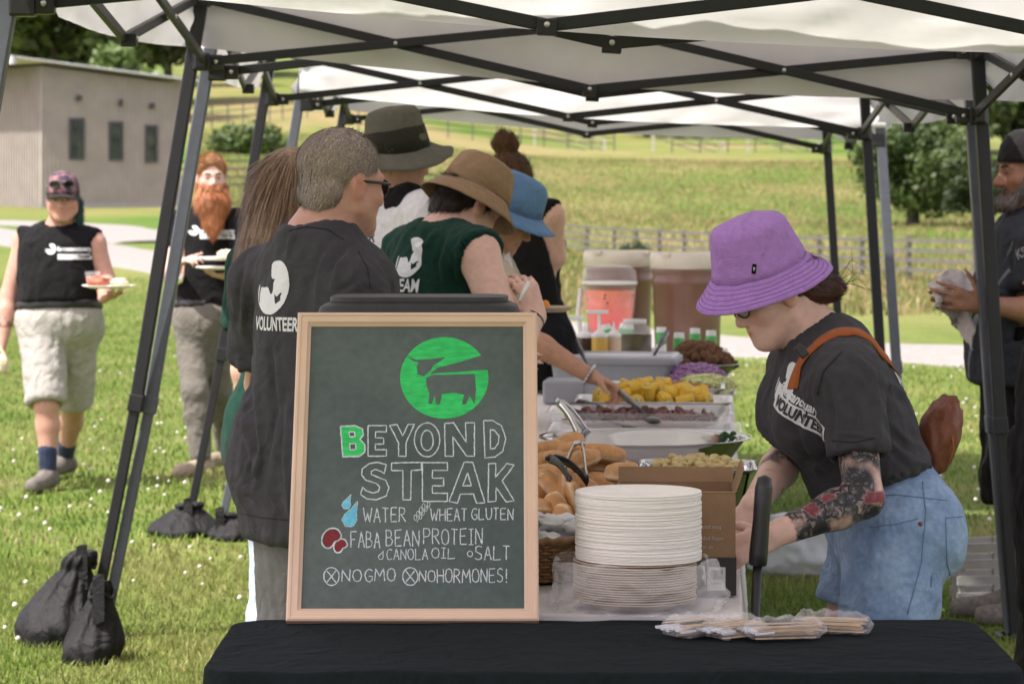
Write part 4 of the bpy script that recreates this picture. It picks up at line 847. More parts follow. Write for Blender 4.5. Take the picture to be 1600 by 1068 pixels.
# --- tongs
m_blackpl2 = mat('black_nylon_grip', (.014, .014, .015), .35, .1, 40)
def tongs(p0, p1, wid, m_, label, open_=.05, n='serving_tongs'):
    p0, p1 = Vector(p0), Vector(p1); root = empty(n, p0, label, 'tongs'); d = (p1 - p0); x = d.cross(Vector((0, 0, 1))).normalized()
    for s in (-1, 1):
        mb = MB(); rows = []
        for k in range(9):
            t = k / 8; c = p0 + d * t + x * s * (.006 + open_ * t) + Vector((0, 0, .012 * math.sin(t * 3.14))); w = wid * (1 - .35 * t + .5 * max(0, t - .8) / .2); u = x.cross(d).normalized(); rows.append([c + u * w / 2, c + x * s * .003, c - u * w / 2])
        mb.sheet(rows); o = mb.build('arm', m_, root, fix=False); solid(o, .003)
    mb = MB(); mb.tube([p0 + x * .012, p0 - d.normalized() * .012, p0 - x * .012], .006, 8); mb.build('hinge', m_, root)
tongs(at(904, 694, 6.78), at(898, 745, 6.6), .02, m_steel, 'steel looped tongs stuck in the top of the bread heap', .02)
tongs(at(862, 716, 6.62), at(905, 752, 6.5), .022, m_blackpl2, 'black tongs poking into the bread heap beside the sign', .015)
# --- basket of white napkins
m_wicker = mat('wicker', (.33, .19, .085), .65, .25, 50, .3, 120); m_napkin = mat('white_napkin', (.74, .74, .73), .85, .04, 40, .1, 100)
c = base(838, 900, 5.95); root = empty('wicker_basket', c, 'woven wicker basket behind the right edge of the sign', 'basket'); mb = MB()
for k in range(44):
    a = 2 * math.pi * k / 44; mb.tube([c + Vector((math.cos(a) * r, math.sin(a) * r * .8, z)) for r, z in ((.105, .003), (.118, .04), (.128, .082))], .0032, 5)
mb.build('stakes', m_wicker, root); mb = MB()
for j in range(11):
    z = .006 + j * .0072; r = .106 + .022 * z / .082; mb.tube([c + Vector((math.cos(a) * (r + .004 * math.cos(a * 22 + math.pi * j)), math.sin(a) * .8 * (r + .004 * math.cos(a * 22 + math.pi * j)), z)) for a in np.linspace(0, 2 * math.pi, 133)], .0036, 5)
mb.build('weave', m_wicker, root); mb = MB(); mb.tube([c + Vector((math.cos(a) * .131, math.sin(a) * .131 * .8, .088 + .003 * math.sin(a * 30))) for a in np.linspace(0, 2 * math.pi, 90)], .008, 8); mb.lathe([(0, .004), (.1, .004)], c, n=24, sy=.8); mb.build('rim', m_wicker, root)
for k in range(9):
    p = c + Vector((R3.uniform(-.07, .09), R3.uniform(-.07, .05), .075 + R3.uniform(0, .035))); bl_ = MB(); bl_.blob(p, (.045, .035, .022), amp=.9, fr=2.2, sub=3, seed=k * 3 + 1); tag(bl_.build('napkin', m_napkin), 'crumpled white napkin heaped in the wicker basket', 'napkin', 'white napkins in the basket')
# --- pans
def pan(name, px, d, hx, hy, h, label, m_=None, rim=.012, r=.04, slope=.82, cat='tray', ell_=False, rz=0., z0=0.):
    c = on_row(px, d); c.z += z0; P = rrect(0, 0, 1, 1, 1, 12, 1) if False else None
    P = [(hx * math.cos(a), hy * math.sin(a)) for a in np.linspace(0, 2 * math.pi, 64, endpoint=False)] if ell_ else rrect(0, 0, hx, hy, r, 6, .08)
    R_ = Rt @ rotz(rz); mb = MB(); rows = []
    for s, z in ((slope * .97, .002), (slope, .004), (.95 * slope + .05 * 1, h * .2) if ell_ else (slope + .02, h * .2), (.985, h * .93), (1, h), (1 + rim / hx, h + .003), (1 + rim / hx, h + .006), (.995, h + .004), (.97, h * .9), (slope * .99, .012), (slope * .9, .008)): rows.append([tuple(c + R_ @ Vector((x * s, y * s, z))) for x, y in P])
    mb.sheet(rows, close=True); mb.add(rows[-1], [tuple(range(len(P)))]); mb.add(rows[0], [tuple(range(len(P)))]); o = mb.build(name, m_ or m_steel)
    tag(o, label, cat); return c, R_
def heap(name, c, R_, hx, hy, z, hgt, n, size, m_, label, cat, seed=0, flat=.7, amp=.35, group=None, sub=2, fr=2.5, cut=1.):
    """one dish of food nobody could count: chunks resting over a mound"""
    rr = random.Random(seed); mb = MB()
    mb.blob(c + Vector((0, 0, z)), (hx * .97, hy * .97, hgt * .8), R_, .12, 3, 3, seed)
    for k in range(n):
        a = rr.uniform(0, 6.28); q = math.sqrt(rr.uniform(0, 1)) * .93; x, y = hx * q * math.cos(a), hy * q * math.sin(a)
        s = size * rr.uniform(.6, 1.25); Rr = Matrix.Rotation(rr.uniform(0, 6), 3, Vector((rr.uniform(-1, 1), rr.uniform(-1, 1), rr.uniform(-1, 1))).normalized())
        mb.blob(c + R_ @ Vector((x, y, z + hgt * .85 * math.sqrt(max(0, 1 - q * q)) + rr.uniform(-.2, .5) * s)), (s, s * rr.uniform(.6, 1), s * flat * rr.uniform(.6, 1)), Rr, amp, fr, sub, seed + k * 1.7)
    return tag(mb.build(name, m_, fix=False), label, cat, group, 'stuff')
m_pasta = mat('pale_salad', (.55, .44, .19), .6, .25, 60, .4, 120); m_pot = mat('cut_potato', (.6, .5, .28), .6, .15, 50)
c, R_ = pan('steel_pan', 1090, 7.15, .135, .13, .115, 'steel pan of pale yellow salad behind the brown box'); heap('pale_salad', c, R_, .12, .115, .105, .03, 150, .012, m_pasta, 'lumpy pale yellow salad heaped in the steel pan behind the box', 'salad', 3, .8, .4)
c, R_ = pan('roasting_bowl', 1007, 7.85, .273, .26, .125, 'wide oval polished steel bowl nearly empty with green scraps', ell_=True, slope=.72, cat='bowl', rim=.016)
m_herb = mat('green_herb', (.03, .09, .02), .6, .3, 60)
mb = MB()
for k in range(26):
    a = R3.uniform(0, 6.28); q = R3.uniform(.5, .9); mb.blob(c + R_ @ Vector((.27 * q * math.cos(a), .25 * q * math.sin(a), .012 + .115 * max(0, (q - .70) / .28))), (.007, .005, .004), None, .6, 2, 1, k)
for k in range(14): mb.blob(at(1136 + R3.uniform(-10, 10), 684 + R3.uniform(-9, 5), 7.85), (.009, .006, .006), None, .8, 2, 1, k + 40)
tag(mb.build('salad_scraps', m_herb, fix=False), 'small green salad scraps left in the polished oval bowl', 'salad', kind='stuff')
tongs(at(874, 628, 7.78), at(912, 680, 7.75), .022, m_steel, 'steel tongs standing in the left end of the oval bowl', .022)
m_meat = mat('red_brown_meat', (.12, .035, .022), .45, .35, 40, .5, 70, spec=.6); m_meat2 = mat('orange_brown_meat', (.26, .085, .035), .5, .3, 45, .5, 80)
c, R_ = pan('clear_serving_tray', 1008, 8.78, .285, .2, .075, 'clear plastic tray of shredded reddish meat nearest the oval bowl', m_clearhard, r=.03, slope=.9); heap('shredded_meat', c, R_, .26, .17, .025, .02, 200, .015, m_meat2, 'shredded orange-brown meat in the near clear tray', 'meat', 8, .45, .5)
c2, R2 = pan('clear_serving_tray', 1000, 9.25, .285, .18, .08, 'clear plastic tray of dark red meat between the oval bowl and the corn', m_clearhard, r=.03, slope=.9, z0=.012); heap('sliced_meat', c2, R2, .26, .16, .045, .03, 260, .017, m_meat, 'dark red-brown sliced meat in the far clear tray', 'meat', 9, .3, .45)
# --- corn on the cob: each piece a thing of its own
m_corn = mat('yellow_corn', (.80, .52, .05), .4, .08, 30, .5, 220, spec=.5); m_cornend = mat('corn_core', (.62, .52, .26), .7, .15, 60)
c, R_ = pan('corn_tray', 1022, 9.82, .255, .17, .085, 'foil tray heaped with yellow corn cobs behind the meat', m_alu, r=.04)
def corn(L, r):
    mb = MB(); prof = [(r * .45, -L / 2), (r * .9, -L / 2 + .002)] + [(r * (1 + .035 * math.cos(k * math.pi)), -L / 2 + .004 + (L - .008) * k / 20) for k in range(21)] + [(r * .9, L / 2 - .002), (r * .45, L / 2)]
    mb.lathe(prof, n=48, fn=lambda p, a: p * (1 + .045 * math.cos(a * 12)) if True else p); return mb
cm = corn(.062, .0235).build('corn_cob', m_corn); cores = []
first = True
for z1, z2, r1, r2 in ((-.0318, -.0316, 0, .0125), (.0316, .0318, .0125, 0)): mb = MB(); mb.lathe([(r1, z1), (r2, z2)], n=16); o = mb.build('corn_end', m_cornend, fix=False); o.parent = cm
for k in range(34):
    a = k * 2.39996; q = math.sqrt((k + .5) / 34) * .92; t = cm if first else copy_thing(cm); first = False
    t.location = c + R_ @ Vector((.225 * q * math.cos(a), .14 * q * math.sin(a), .068 + .062 * (1 - q * q) + R3.uniform(-.006, .012))); t.rotation_euler = (R3.uniform(-.5, .5) + 1.57 * (k % 3 > 0), R3.uniform(-.4, .4), R3.uniform(0, 6.28))
    tag(t, 'short yellow piece of corn on the cob in the heaped foil tray', 'corn cob', 'corn cobs in the foil tray')
m_fold = mat('foil_lining', (.6, .6, .58), .35, .1, 30, metal=.8)
m_bean = mat('baked_topping', (.3, .15, .055), .65, .35, 60, .5, 110)
c, R_ = pan('casserole_tray', 1035, 10.5, .215, .19, .085, 'long foil tray of browned casserole between the corn and the grey tub', m_alu); heap('casserole', c, R_, .2, .17, .075, .014, 200, .012, m_bean, 'browned crumbly casserole filling the long foil tray', 'casserole', 12, .5, .5)
m_lett = mat('shredded_lettuce', (.62, .66, .30), .6, .25, 50, .3, 90); m_cab = mat('purple_cabbage', (.36, .19, .38), .5, .3, 50, .3, 90)
def shreds(name, c, R_, hx, hy, z, hgt, n, L, w, m_, label, seed):
    rr = random.Random(seed); mb = MB(); mb.blob(c + Vector((0, 0, z)), (hx * .95, hy * .95, hgt), R_, .1, 3, 3, seed)
    for k in range(n):
        a = rr.uniform(0, 6.28); q = math.sqrt(rr.uniform(0, 1)); p = c + R_ @ Vector((hx * q * math.cos(a), hy * q * math.sin(a), z + hgt * math.sqrt(max(0, 1 - q * q)) + rr.uniform(0, .012))); b_ = rr.uniform(0, 6.28); d = Vector((math.cos(b_), math.sin(b_), rr.uniform(-.4, .5))) * L * rr.uniform(.5, 1); mb.tube([p - d / 2, p + Vector((0, 0, .006)), p + d / 2], [w * .5, w, w * .5], 4)
    return tag(mb.build(name, m_, fix=False), label, 'salad', kind='stuff')
c, R_ = pan('lettuce_tray', 1103, 10.75, .1, .2, .05, 'shallow tray of pale shredded lettuce at the right table edge', m_alu, r=.03); shreds('shredded_lettuce', c, R_, .11, .2, .05, .045, 420, .05, .0035, m_lett, 'pale yellow-green shredded lettuce at the right edge of the buffet', 5)
c, R_ = pan('cabbage_tray', 1085, 11.25, .1, .16, .05, 'shallow tray of purple cabbage in front of the fritter bowl', m_alu, r=.03); shreds('purple_cabbage', c, R_, .12, .16, .055, .05, 320, .05, .0045, m_cab, 'shredded purple cabbage in front of the brown fritters', 6)
m_frit = mat('fritter_crust', (.135, .06, .024), .8, .4, 70, .8, 140)
c, R_ = pan('fritter_bowl', 1093, 11.8, .15, .15, .085, 'steel bowl piled with dark brown fritters', ell_=True, slope=.6, cat='bowl')
for k in range(46):
    a = k * 2.39996; lay = k / 46; q = math.sqrt(1 - lay) * .95; bl_ = MB(); s = R3.uniform(.021, .03); bl_.blob(c + R_ @ Vector((.14 * q * math.cos(a), .14 * q * math.sin(a), .085 + .085 * lay + R3.uniform(-.008, .008))), (s, s * .85, s * .8), None, .38, 2.2, 3, k * 2.3); tag(bl_.build('fritter', m_frit, fix=False), 'dark brown craggy fritter piled in the steel bowl', 'fritter', 'fritters piled in the steel bowl')
# --- grey tub and what stands behind it
def tub():
    c = on_row(962, 11.35); root = empty('grey_tub', c, 'grey plastic serving tub with a lid at the far end of the buffet', 'tub'); R_ = rotz(math.radians(-9)); mb = MB(); hx, hy = .245, .16; P = rrect(0, 0, hx, hy, .03, 6, .1)
    rows = [[tuple(c + R_ @ Vector((x * s, y * s, z))) for x, y in P] for s, z in ((.88, .001), (.9, .004), (.97, .12), (1.03, .121), (1.03, .145), (.99, .148))]; mb.sheet(rows, close=True); mb.add(rows[-1], [tuple(range(len(P)))]); mb.build('body', m_greypl, root, bevel=.002)
    mb = MB(); rows = [[tuple(c + R_ @ Vector((x * s, y * s, z))) for x, y in P] for s, z in ((.98, .148), (.97, .156), (.9, .157), (.88, .150))]; mb.sheet(rows, close=True); mb.add(rows[-1], [tuple(range(len(P)))]); mb.build('lid', mat('grey_lid', (.46, .48, .5), .35, .05, 20), root)
tub()
mb = MB(); c = on_row(872, 10.85); mb.box(c + Vector((.03, 0, .045)), (.16, .2, .088), rotz(-.1)); tag(mb.build('grey_container', m_greypl, bevel=.01), 'small grey plastic container under the reaching forearm', 'container')
def spoon(name, p0, p1, label, m_=None, bowl=.03, r=.006):
    p0, p1 = Vector(p0), Vector(p1); root = empty(name, p0, label, 'spoon'); d = (p1 - p0).normalized(); mb = MB(); mb.tube([p0, p0.lerp(p1, .35), p0.lerp(p1, .5), p1 - d * bowl], [r * 1.3, r * 1.5, r * .8, r * .7], 8); mb.build('handle', m_ or m_blackpl2, root)
    mb = MB(); x, y, _ = ortho(d); mb.blob(p1, (bowl * .72, bowl * .3, bowl * 1.25), Matrix((x, y, d)).transposed(), .03, 2, 3, 1); mb.build('bowl', m_ or m_blackpl2, root); return root
spoon('serving_spoon', at(968, 612, 9.58), at(1020, 656, 9.0), 'black serving spoon held in the reaching hand over the dark meat', bowl=.035, r=.008)
spoon('serving_spoon', at(905, 628, 9.6), at(985, 652, 9.2), 'black spoon lying flat with its handle across the dark meat tray', bowl=.03, r=.009)
spoon('serving_spoon', at(893, 641, 9.25), at(985, 668, 8.95), 'black handled spoon resting in the near meat tray', bowl=.03, r=.007)
spoon('serving_spoon', at(901, 532, 11.25), at(925, 588, 10.9), 'dark serving spoon standing against the left of the grey tub', bowl=.02, r=.007)
spoon('serving_spoon', at(1042, 519, 11.5), at(1016, 566, 11.2), 'dark serving spoon leaning at the right end of the grey tub', bowl=.02, r=.008)
spoon('serving_spoon', at(864, 495, 11.7), at(875, 545, 11.5), 'black spoon handle rising left of the pump bottles', bowl=.02, r=.006)
spoon('serving_spoon', at(884, 478, 11.9), at(870, 530, 11.6), 'thin black utensil leaning right beside the orange slice plate', bowl=.015, r=.004)
def liquid(name, col, rough=.25): return mat(name, col, rough, .06, 20, spec=.5)
def bottle(name, px, d, r, h, colr, label, nozzle=True, cat='bottle', z0=0., capcol=None):
    c = on_row(px, d) + Vector((0, 0, z0 or .06)); root = empty(name, c, label, cat); mb = MB(); mb.lathe([(r * .9, 0), (r, .004), (r, h * .62), (r * .98, h * .66), (r * .98, h * .661)], c, n=24); mb.build('contents', colr, root)
    mb = MB(); mb.lathe([(r * .98, h * .665), (r, h * .70), (r, h * .75), (r * .6, h * .8), (r * .3, h * .86)] + ([(r * .2, h * .9), (r * .06, h * 1.08), (0, h * 1.08)] if nozzle else [(r * .28, h * .95), (0, h * .95)]), c, n=24); mb.build('cap', m_whitepl if capcol is None else capcol, root); return root
bottle('sauce_bottle', 914, 12.35, .036, .16, liquid('dark_sauce', (.045, .022, .016)), 'squeeze bottle of dark brown sauce, leftmost by the grey tub')
bottle('sauce_bottle', 937, 12.25, .034, .17, liquid('mustard', (.55, .34, .07)), 'squeeze bottle of yellow mustard beside the dark sauce')
bottle('sauce_bottle', 959, 12.3, .032, .165, liquid('pale_dressing', (.62, .47, .34)), 'squeeze bottle of pale pinkish dressing beside the mustard')
def pump(px, d, h, label, dirx):
    c = on_row(px, d) + Vector((0, 0, .0)); root = empty('pump_dispenser', c, label, 'dispenser'); mb = MB(); mb.lathe([(.035, 0), (.036, .1), (.03, .115), (.02, .12)], c, n=20); mb.build('container', m_whitepl, root); mb = MB(); t = c + Vector((0, 0, h)); mb.tube([c + Vector((0, 0, .12)), t], .007, 10); mb.box(t + Vector((dirx * .03, 0, 0)), (.1, .022, .016)); mb.build('pump', m_whitepl, root, bevel=.004)
pump(906, 12.7, .235, 'white pump dispenser with its spout to the left, half hidden', -1); pump(936, 12.75, .26, 'white pump dispenser standing tallest before the pink drink', -.3)
mb = MB(); q = on_row(958, 12.4); mb.box(q + Vector((0, 0, .029)), (.36, .24, .056), Rt); tag(mb.build('low_carton', m_whitepl, bevel=.004), 'low white carton lifting the sauce bottles and pickle jar', 'carton')
c = on_row(992, 12.5) + Vector((0, 0, .058)); root = empty('pickle_jar', c, 'big clear jar of dark green-brown pickles on the buffet', 'jar'); mb = MB(); mb.lathe([(.070, 0), (.073, .005), (.073, .115), (0, .118)], c, n=28); mb.build('pickles', mat('pickles', (.06, .05, .014), .35, .5, 30, .3, 40), root)
mb = MB(); mb.lathe([(.0705, .119), (.074, .123), (.066, .145), (.048, .158), (.048, .165)], c, n=28); mb.build('glass', m_clearhard, root, fix=False); mb = MB(); mb.lathe([(.05, .160), (.05, .18), (0, .182)], c, n=28); mb.build('lid', mat('clear_lid', (.6, .6, .58), .3, .05, 20), root)
m_canw = mat('white_can', (.68, .70, .67), .35, .05, 30); m_cang = mat('green_label', (.06, .36, .08), .4, .15, 40)
def can(px, d, z0, label, tilt=0.):
    c = on_row(px, d) + Vector((0, 0, z0)); root = empty('drink_can', c, label, 'can', 'green and white drink cans'); R_ = rot('Y', tilt); mb = MB(); mb.lathe([(.021, 0), (.0245, .004), (.0245, .056), (.0235, .106), (.022, .125), (.0225, .13), (0, .128)], c, R_, 20); mb.build('body', m_canw, root); mb = MB(); mb.lathe([(.0252, .055), (.0254, .068), (.0252, .104), (.0242, .108)], c, R_, 20); mb.build('label_band', m_cang, root)
for px, d, z0, lb, tl in ((1033, 13.0, .05, 'green and white can at the left of the row behind the jar', 0), (1061, 12.6, .045, 'green and white can nearest, second in the row right of the jar', 0), (1086, 12.9, .05, 'green and white can, third in the row right of the jar', 0), (1111, 12.8, .045, 'green and white can at the right end of the row', 0), (955, 13.1, .06, 'green and white can tilted left behind the sauce bottles', -12), (965, 13.2, .06, 'green and white can leaning right behind the sauce bottles', 16), (980, 13.1, .06, 'green and white can standing between the bottles and the jar', 3)): can(px, d, z0, lb, tl)
c = on_row(1072, 13.0); mb = MB(); P = rrect(0, 0, .18, .16, .02, 5, .1); rows = [[tuple(c + Rt @ Vector((x * s, y * s, z))) for x, y in P] for s, z in ((.97, 0), (1, .04), (1, .042), (.98, .04), (.96, .006))]; mb.sheet(rows, close=True); mb.add(rows[-1], [tuple(range(len(P)))]); tag(mb.build('can_tray', m_whitepl), 'low white tray holding the row of green and white cans', 'tray')
mb = MB(); c = on_row(966, 13.15); mb.box(c + Vector((0, 0, .028)), (.16, .12, .055), Rt); tag(mb.build('white_carton', m_whitepl, bevel=.004), 'small white carton under the tilted green cans', 'carton')
# drink dispenser
c = on_row(952, 13.75); root = empty('drink_dispenser', c, 'clear drink dispenser filled with pink and orange fruit drink', 'drink dispenser')
mb = MB(); mb.lathe([(.10, 0), (.10, .01), (.085, .02), (.085, .10), (.1, .115), (0, .116)], c, n=30); mb.build('stand', m_whitepl, root)
pr = [(.088, .12), (.098, .14), (.112, .22), (.122, .32)]; mb = MB(); mb.lathe([(0, .12)] + pr + [(.0, .325)], c, n=34); o = mb.build('fruit_drink', None, root)
P = np.array([v.co[2] for v in o.data.vertices]); t = np.clip((P - c.z - .14) / .17, 0, 1)[:, None]; set_col(o.data, np.array((.78, .09, .14)) * (1 - t) + np.array((.90, .27, .14)) * t); o.data.materials.append(mat('fruit_drink', (.8, .2, .2), .2, .14, 18, attr='tint'))
for k in range(16):
    a = R3.uniform(3.3, 6.1); z = R3.uniform(.17, .315); mb = MB() if k == 0 else mb; mb.blob(c + Vector((math.cos(a) * (.095 + (z - .14) * .14), math.sin(a) * (.095 + (z - .14) * .14), z)), R3.uniform(.004, .009), None, .3, 2, 1, k)
mb.build('fruit_pieces', mat('dark_fruit', (.16, .03, .02), .4, .3, 40), o)
mb = MB(); mb.lathe([(.094, .118), (.104, .138), (.118, .22), (.128, .32), (.132, .38), (.126, .415), (.1, .438), (0, .444)], c, n=34); mb.build('clear_body', clear_mat('frosted_plastic', (.92, .92, .92), .06, .2), root, fix=False)
mb = MB(); mb.lathe([(.134, .35), (.136, .356), (.134, .362)], c, n=34); mb.lathe([(.014, -.02), (.014, .02)], c + Vector((0, -.11, .14)), rot('X', 90), 12); mb.tube([c + Vector((-.135, 0, .33)), c + Vector((-.15, -.01, .2)), c + Vector((-.13, 0, .1))], .012, 8); mb.build('tap_and_band', m_whitepl, root)
# barrels
m_barrel = mat('brown_barrel_plastic', (.20, .105, .075), .3, .06, 6, .04, 60, spec=.6); m_blid = mat('cream_lid', (.74, .68, .58), .45, .05, 20)
for px, d, lb, sc in ((967, 14.45, 'brown lidded drink barrel on the left, behind the pink drink dispenser', .985), (1074, 14.05, 'brown lidded drink barrel on the right, nearest the purple hat', 1.)):
    c = on_row(px, d); root = empty('drink_barrel', c, lb, 'barrel', 'brown drink barrels with cream lids'); s = .176 * sc; mb = MB()
    mb.lathe([(s * .86, 0), (s * .9, .01), (s * .93, .2), (s * .965, .33), (s * .99, .34), (s * .985, .36), (s * .96, .375), (s * .975, .40), (s * .98, .418)], c, n=48); mb.build('body', m_barrel, root)
    mb = MB(); mb.lathe([(s * .99, .415), (s * 1.03, .42), (s * 1.03, .47), (s * 1.0, .49), (s * .9, .495), (s * .86, .48), (0, .48)], c, n=48); 
    for k in range(4): a = k * 1.57 + .9; mb.box(c + Vector((math.cos(a) * s * 1.0, math.sin(a) * s * 1.0, .487)), (.05, .05, .016), rotz(a))
    mb.build('lid', m_blid, root)
# clear sack on the grass, folding chair behind the right edge
m_sack = clear_mat('grey_clear_sack', (.62, .66, .70), .55, .18)
g = at(1252, 890, 11.6); g.z = 0; rg = [(g.x, g.y, z, r, r * .8) for z, r in ((.005, .16), (.02, .19), (.07, .205), (.13, .19), (.19, .16), (.235, .11), (.25, .03))]
R_ = []; 
for i in range(len(rg) - 1):
    for k in range(5): R_.append(tuple(a + (b_ - a) * k / 5 for a, b_ in zip(rg[i], rg[i + 1])))
crumple('clear_sack', R_ + [rg[-1]], 'bulging clear plastic sack lying on the grass behind the tattooed arm', 'sack', m_sack, 5., .03, 90, 7)
m_slat = mat('grey_slat', (.36, .35, .33), .6, .12, 20)
c = at(1530, 945, 10.7); c.z = 0; root = empty('slatted_crate', c, 'low pale slatted crate on the grass behind the right canopy leg', 'crate')
for k in range(4):
    for y in (-.09, .09): mb = MB(); mb.box(c + Vector((0, y, .05 + .06 * k)), (.2, .012, .032), rotz(.2)); mb.build('slat', m_slat, root)
for sx in (-1, 1):
    for y in (-.08, .08): mb = MB(); mb.box(c + Vector((sx * .08, y + .016 * sx, .125)), (.022, .014, .25)); mb.build('corner_post', m_slat, root)
# ------------------------------------------------------------------ signed-distance modelling for bodies and clothes
class Field:
    def __init__(s, lo, hi, h):
        s.lo = np.array(lo, float); s.h = h; s.n = (np.ceil((np.array(hi, float) - s.lo) / h).astype(int) + 1); s.f = np.full(tuple(s.n), .5, np.float32)
    def _sub(s, lo, hi, m):
        a = np.clip(np.floor((np.array(lo) - m - s.lo) / s.h).astype(int), 0, s.n); b = np.clip(np.ceil((np.array(hi) + m - s.lo) / s.h).astype(int) + 1, 0, s.n)
        if np.any(b <= a): return None
        g = [(s.lo[i] + np.arange(a[i], b[i]) * s.h).astype(np.float32) for i in range(3)]
        return (slice(a[0], b[0]), slice(a[1], b[1]), slice(a[2], b[2])), g[0][:, None, None], g[1][None, :, None], g[2][None, None, :]
    def _mix(s, sl, d, k, op):
        f = s.f[sl]
        if op == 'sub': d = -d; s.f[sl] = np.maximum(f, d) + (np.maximum(k - np.abs(f - d), 0) ** 2 / (4 * k) if k > 0 else 0)
        elif op == 'and': s.f[sl] = np.maximum(f, d)
        else: s.f[sl] = np.minimum(f, d) - (np.maximum(k - np.abs(f - d), 0) ** 2 / (4 * k) if k > 0 else 0)
    def cone(s, a, b, ra, rb, k=.02, flat=None, op='add'):
        a = np.array(a, float); b = np.array(b, float); r = max(ra, rb) * 1.3; q = s._sub(np.minimum(a, b) - r, np.maximum(a, b) + r, k + 3 * s.h)
        if q is None: return
        sl, X, Y, Z = q; d = b - a; L2 = max(d @ d, 1e-12); t = np.clip(((X - a[0]) * d[0] + (Y - a[1]) * d[1] + (Z - a[2]) * d[2]) / L2, 0, 1)
        x = X - a[0] - t * d[0]; y = Y - a[1] - t * d[1]; z = Z - a[2] - t * d[2]
        if flat is not None:
            u = np.array(flat[0], float); u /= np.linalg.norm(u); c = (x * u[0] + y * u[1] + z * u[2]) * (1 / flat[1] - 1); x = x + c * u[0]; y = y + c * u[1]; z = z + c * u[2]
        s._mix(sl, np.sqrt(x * x + y * y + z * z) - (ra + (rb - ra) * t), k, op)
    def ell(s, c, rad, R=None, k=.02, op='add'):
        c = np.array(c, float); rad = np.array(rad, float); m = rad.max(); q = s._sub(c - m, c + m, k + 3 * s.h)
        if q is None: return
        sl, X, Y, Z = q; X = X - c[0]; Y = Y - c[1]; Z = Z - c[2]
        if R is not None:
            R = np.array(R); X, Y, Z = [R[0, i] * X + R[1, i] * Y + R[2, i] * Z for i in range(3)]
        k0 = np.sqrt((X / rad[0]) ** 2 + (Y / rad[1]) ** 2 + (Z / rad[2]) ** 2); k1 = np.sqrt((X / rad[0] ** 2) ** 2 + (Y / rad[1] ** 2) ** 2 + (Z / rad[2] ** 2) ** 2) + 1e-9
        s._mix(sl, k0 * (k0 - 1) / k1, k, op)
    def plane(s, p, n):
        """keep the side the normal points away from"""
        p = np.array(p, float); n = np.array(n, float); n /= np.linalg.norm(n); q = s._sub(s.lo, s.lo + s.n * s.h, 0); sl, X, Y, Z = q
        s.f[sl] = np.maximum(s.f[sl], (X - p[0]) * n[0] + (Y - p[1]) * n[1] + (Z - p[2]) * n[2])
    def cut(s, e, d, r, depth=.3):
        """flat cut across a limb at e: removes what lies beyond e along d, inside radius r of the axis"""
        e = np.array(e, float); d = np.array(d, float); q = s._sub(np.minimum(e, e + d * depth) - r, np.maximum(e, e + d * depth) + r, 2 * s.h); sl, X, Y, Z = q; x, y, z = X - e[0], Y - e[1], Z - e[2]; t = x * d[0] + y * d[1] + z * d[2]; rad = np.sqrt(np.maximum(x * x + y * y + z * z - t * t, 0)); m = np.maximum(np.maximum(-t, t - depth), rad - r)
        s.f[sl] = np.maximum(s.f[sl], -m)
    def mesh(s):
        f = s.f; f[0] = f[-1] = .3; f[:, 0] = f[:, -1] = .3; f[:, :, 0] = f[:, :, -1] = .3
        I = f < 0; c = sum(I[dx:I.shape[0] - 1 + dx, dy:I.shape[1] - 1 + dy, dz:I.shape[2] - 1 + dz].astype(np.int8) for dx in (0, 1) for dy in (0, 1) for dz in (0, 1))
        act = (c > 0) & (c < 8); ids = np.argwhere(act); idx = np.full(act.shape, -1, np.int32); idx[act] = np.arange(len(ids))
        acc = np.zeros((len(ids), 3)); cnt = np.zeros(len(ids)); cor = [(i, j, k) for i in (0, 1) for j in (0, 1) for k in (0, 1)]; val = {o: f[ids[:, 0] + o[0], ids[:, 1] + o[1], ids[:, 2] + o[2]] for o in cor}
        for o in cor:
            for ax in range(3):
                if o[ax] == 0:
                    e = list(o); e[ax] = 1; e = tuple(e); va, vb = val[o], val[e]; m = (va < 0) != (vb < 0); t = va[m] / (va[m] - vb[m]); p = np.tile(np.array(o, float), (m.sum(), 1)); p[:, ax] += t; acc[m] += p; cnt[m] += 1
        V = s.lo + s.h * (ids + acc / cnt[:, None]); F = []
        for ax in range(3):
            a, b = I.take(range(I.shape[ax] - 1), ax), I.take(range(1, I.shape[ax]), ax); e = np.argwhere(a != b); flip = a[tuple(e.T)]; u, v = [(1, 2), (2, 0), (0, 1)][ax]; q = []
            for du, dv in ((-1, -1), (0, -1), (0, 0), (-1, 0)): p = e.copy(); p[:, u] += du; p[:, v] += dv; q.append(idx[tuple(p.T)])
            Q = np.stack(q, 1); Q[~flip] = Q[~flip][:, ::-1]; F.append(Q)
        F = np.concatenate(F); return V, F[(F >= 0).all(1)]
def vnormals(V, F):
    n = np.cross(V[F[:, 2]] - V[F[:, 0]], V[F[:, 3]] - V[F[:, 1]]); N = np.zeros_like(V)
    for i in range(4): np.add.at(N, F[:, i], n)
    return N / (np.linalg.norm(N, axis=1)[:, None] + 1e-12)
def smooth(V, F, it=2, lam=.5):
    e = np.concatenate([F[:, [0, 1]], F[:, [1, 2]], F[:, [2, 3]], F[:, [3, 0]]]); e = np.concatenate([e, e[:, ::-1]]); c = np.bincount(e[:, 0], minlength=len(V))[:, None]
    for _ in range(it):
        A = np.stack([np.bincount(e[:, 0], weights=V[e[:, 1], i], minlength=len(V)) for i in range(3)], 1) / np.maximum(c, 1); V = V + lam * (A - V)
    return V
def N_(v): v = np.array(v, float); return v / np.linalg.norm(v)
def A3(px, py, d): return np.array(at(px, py, d)[:])

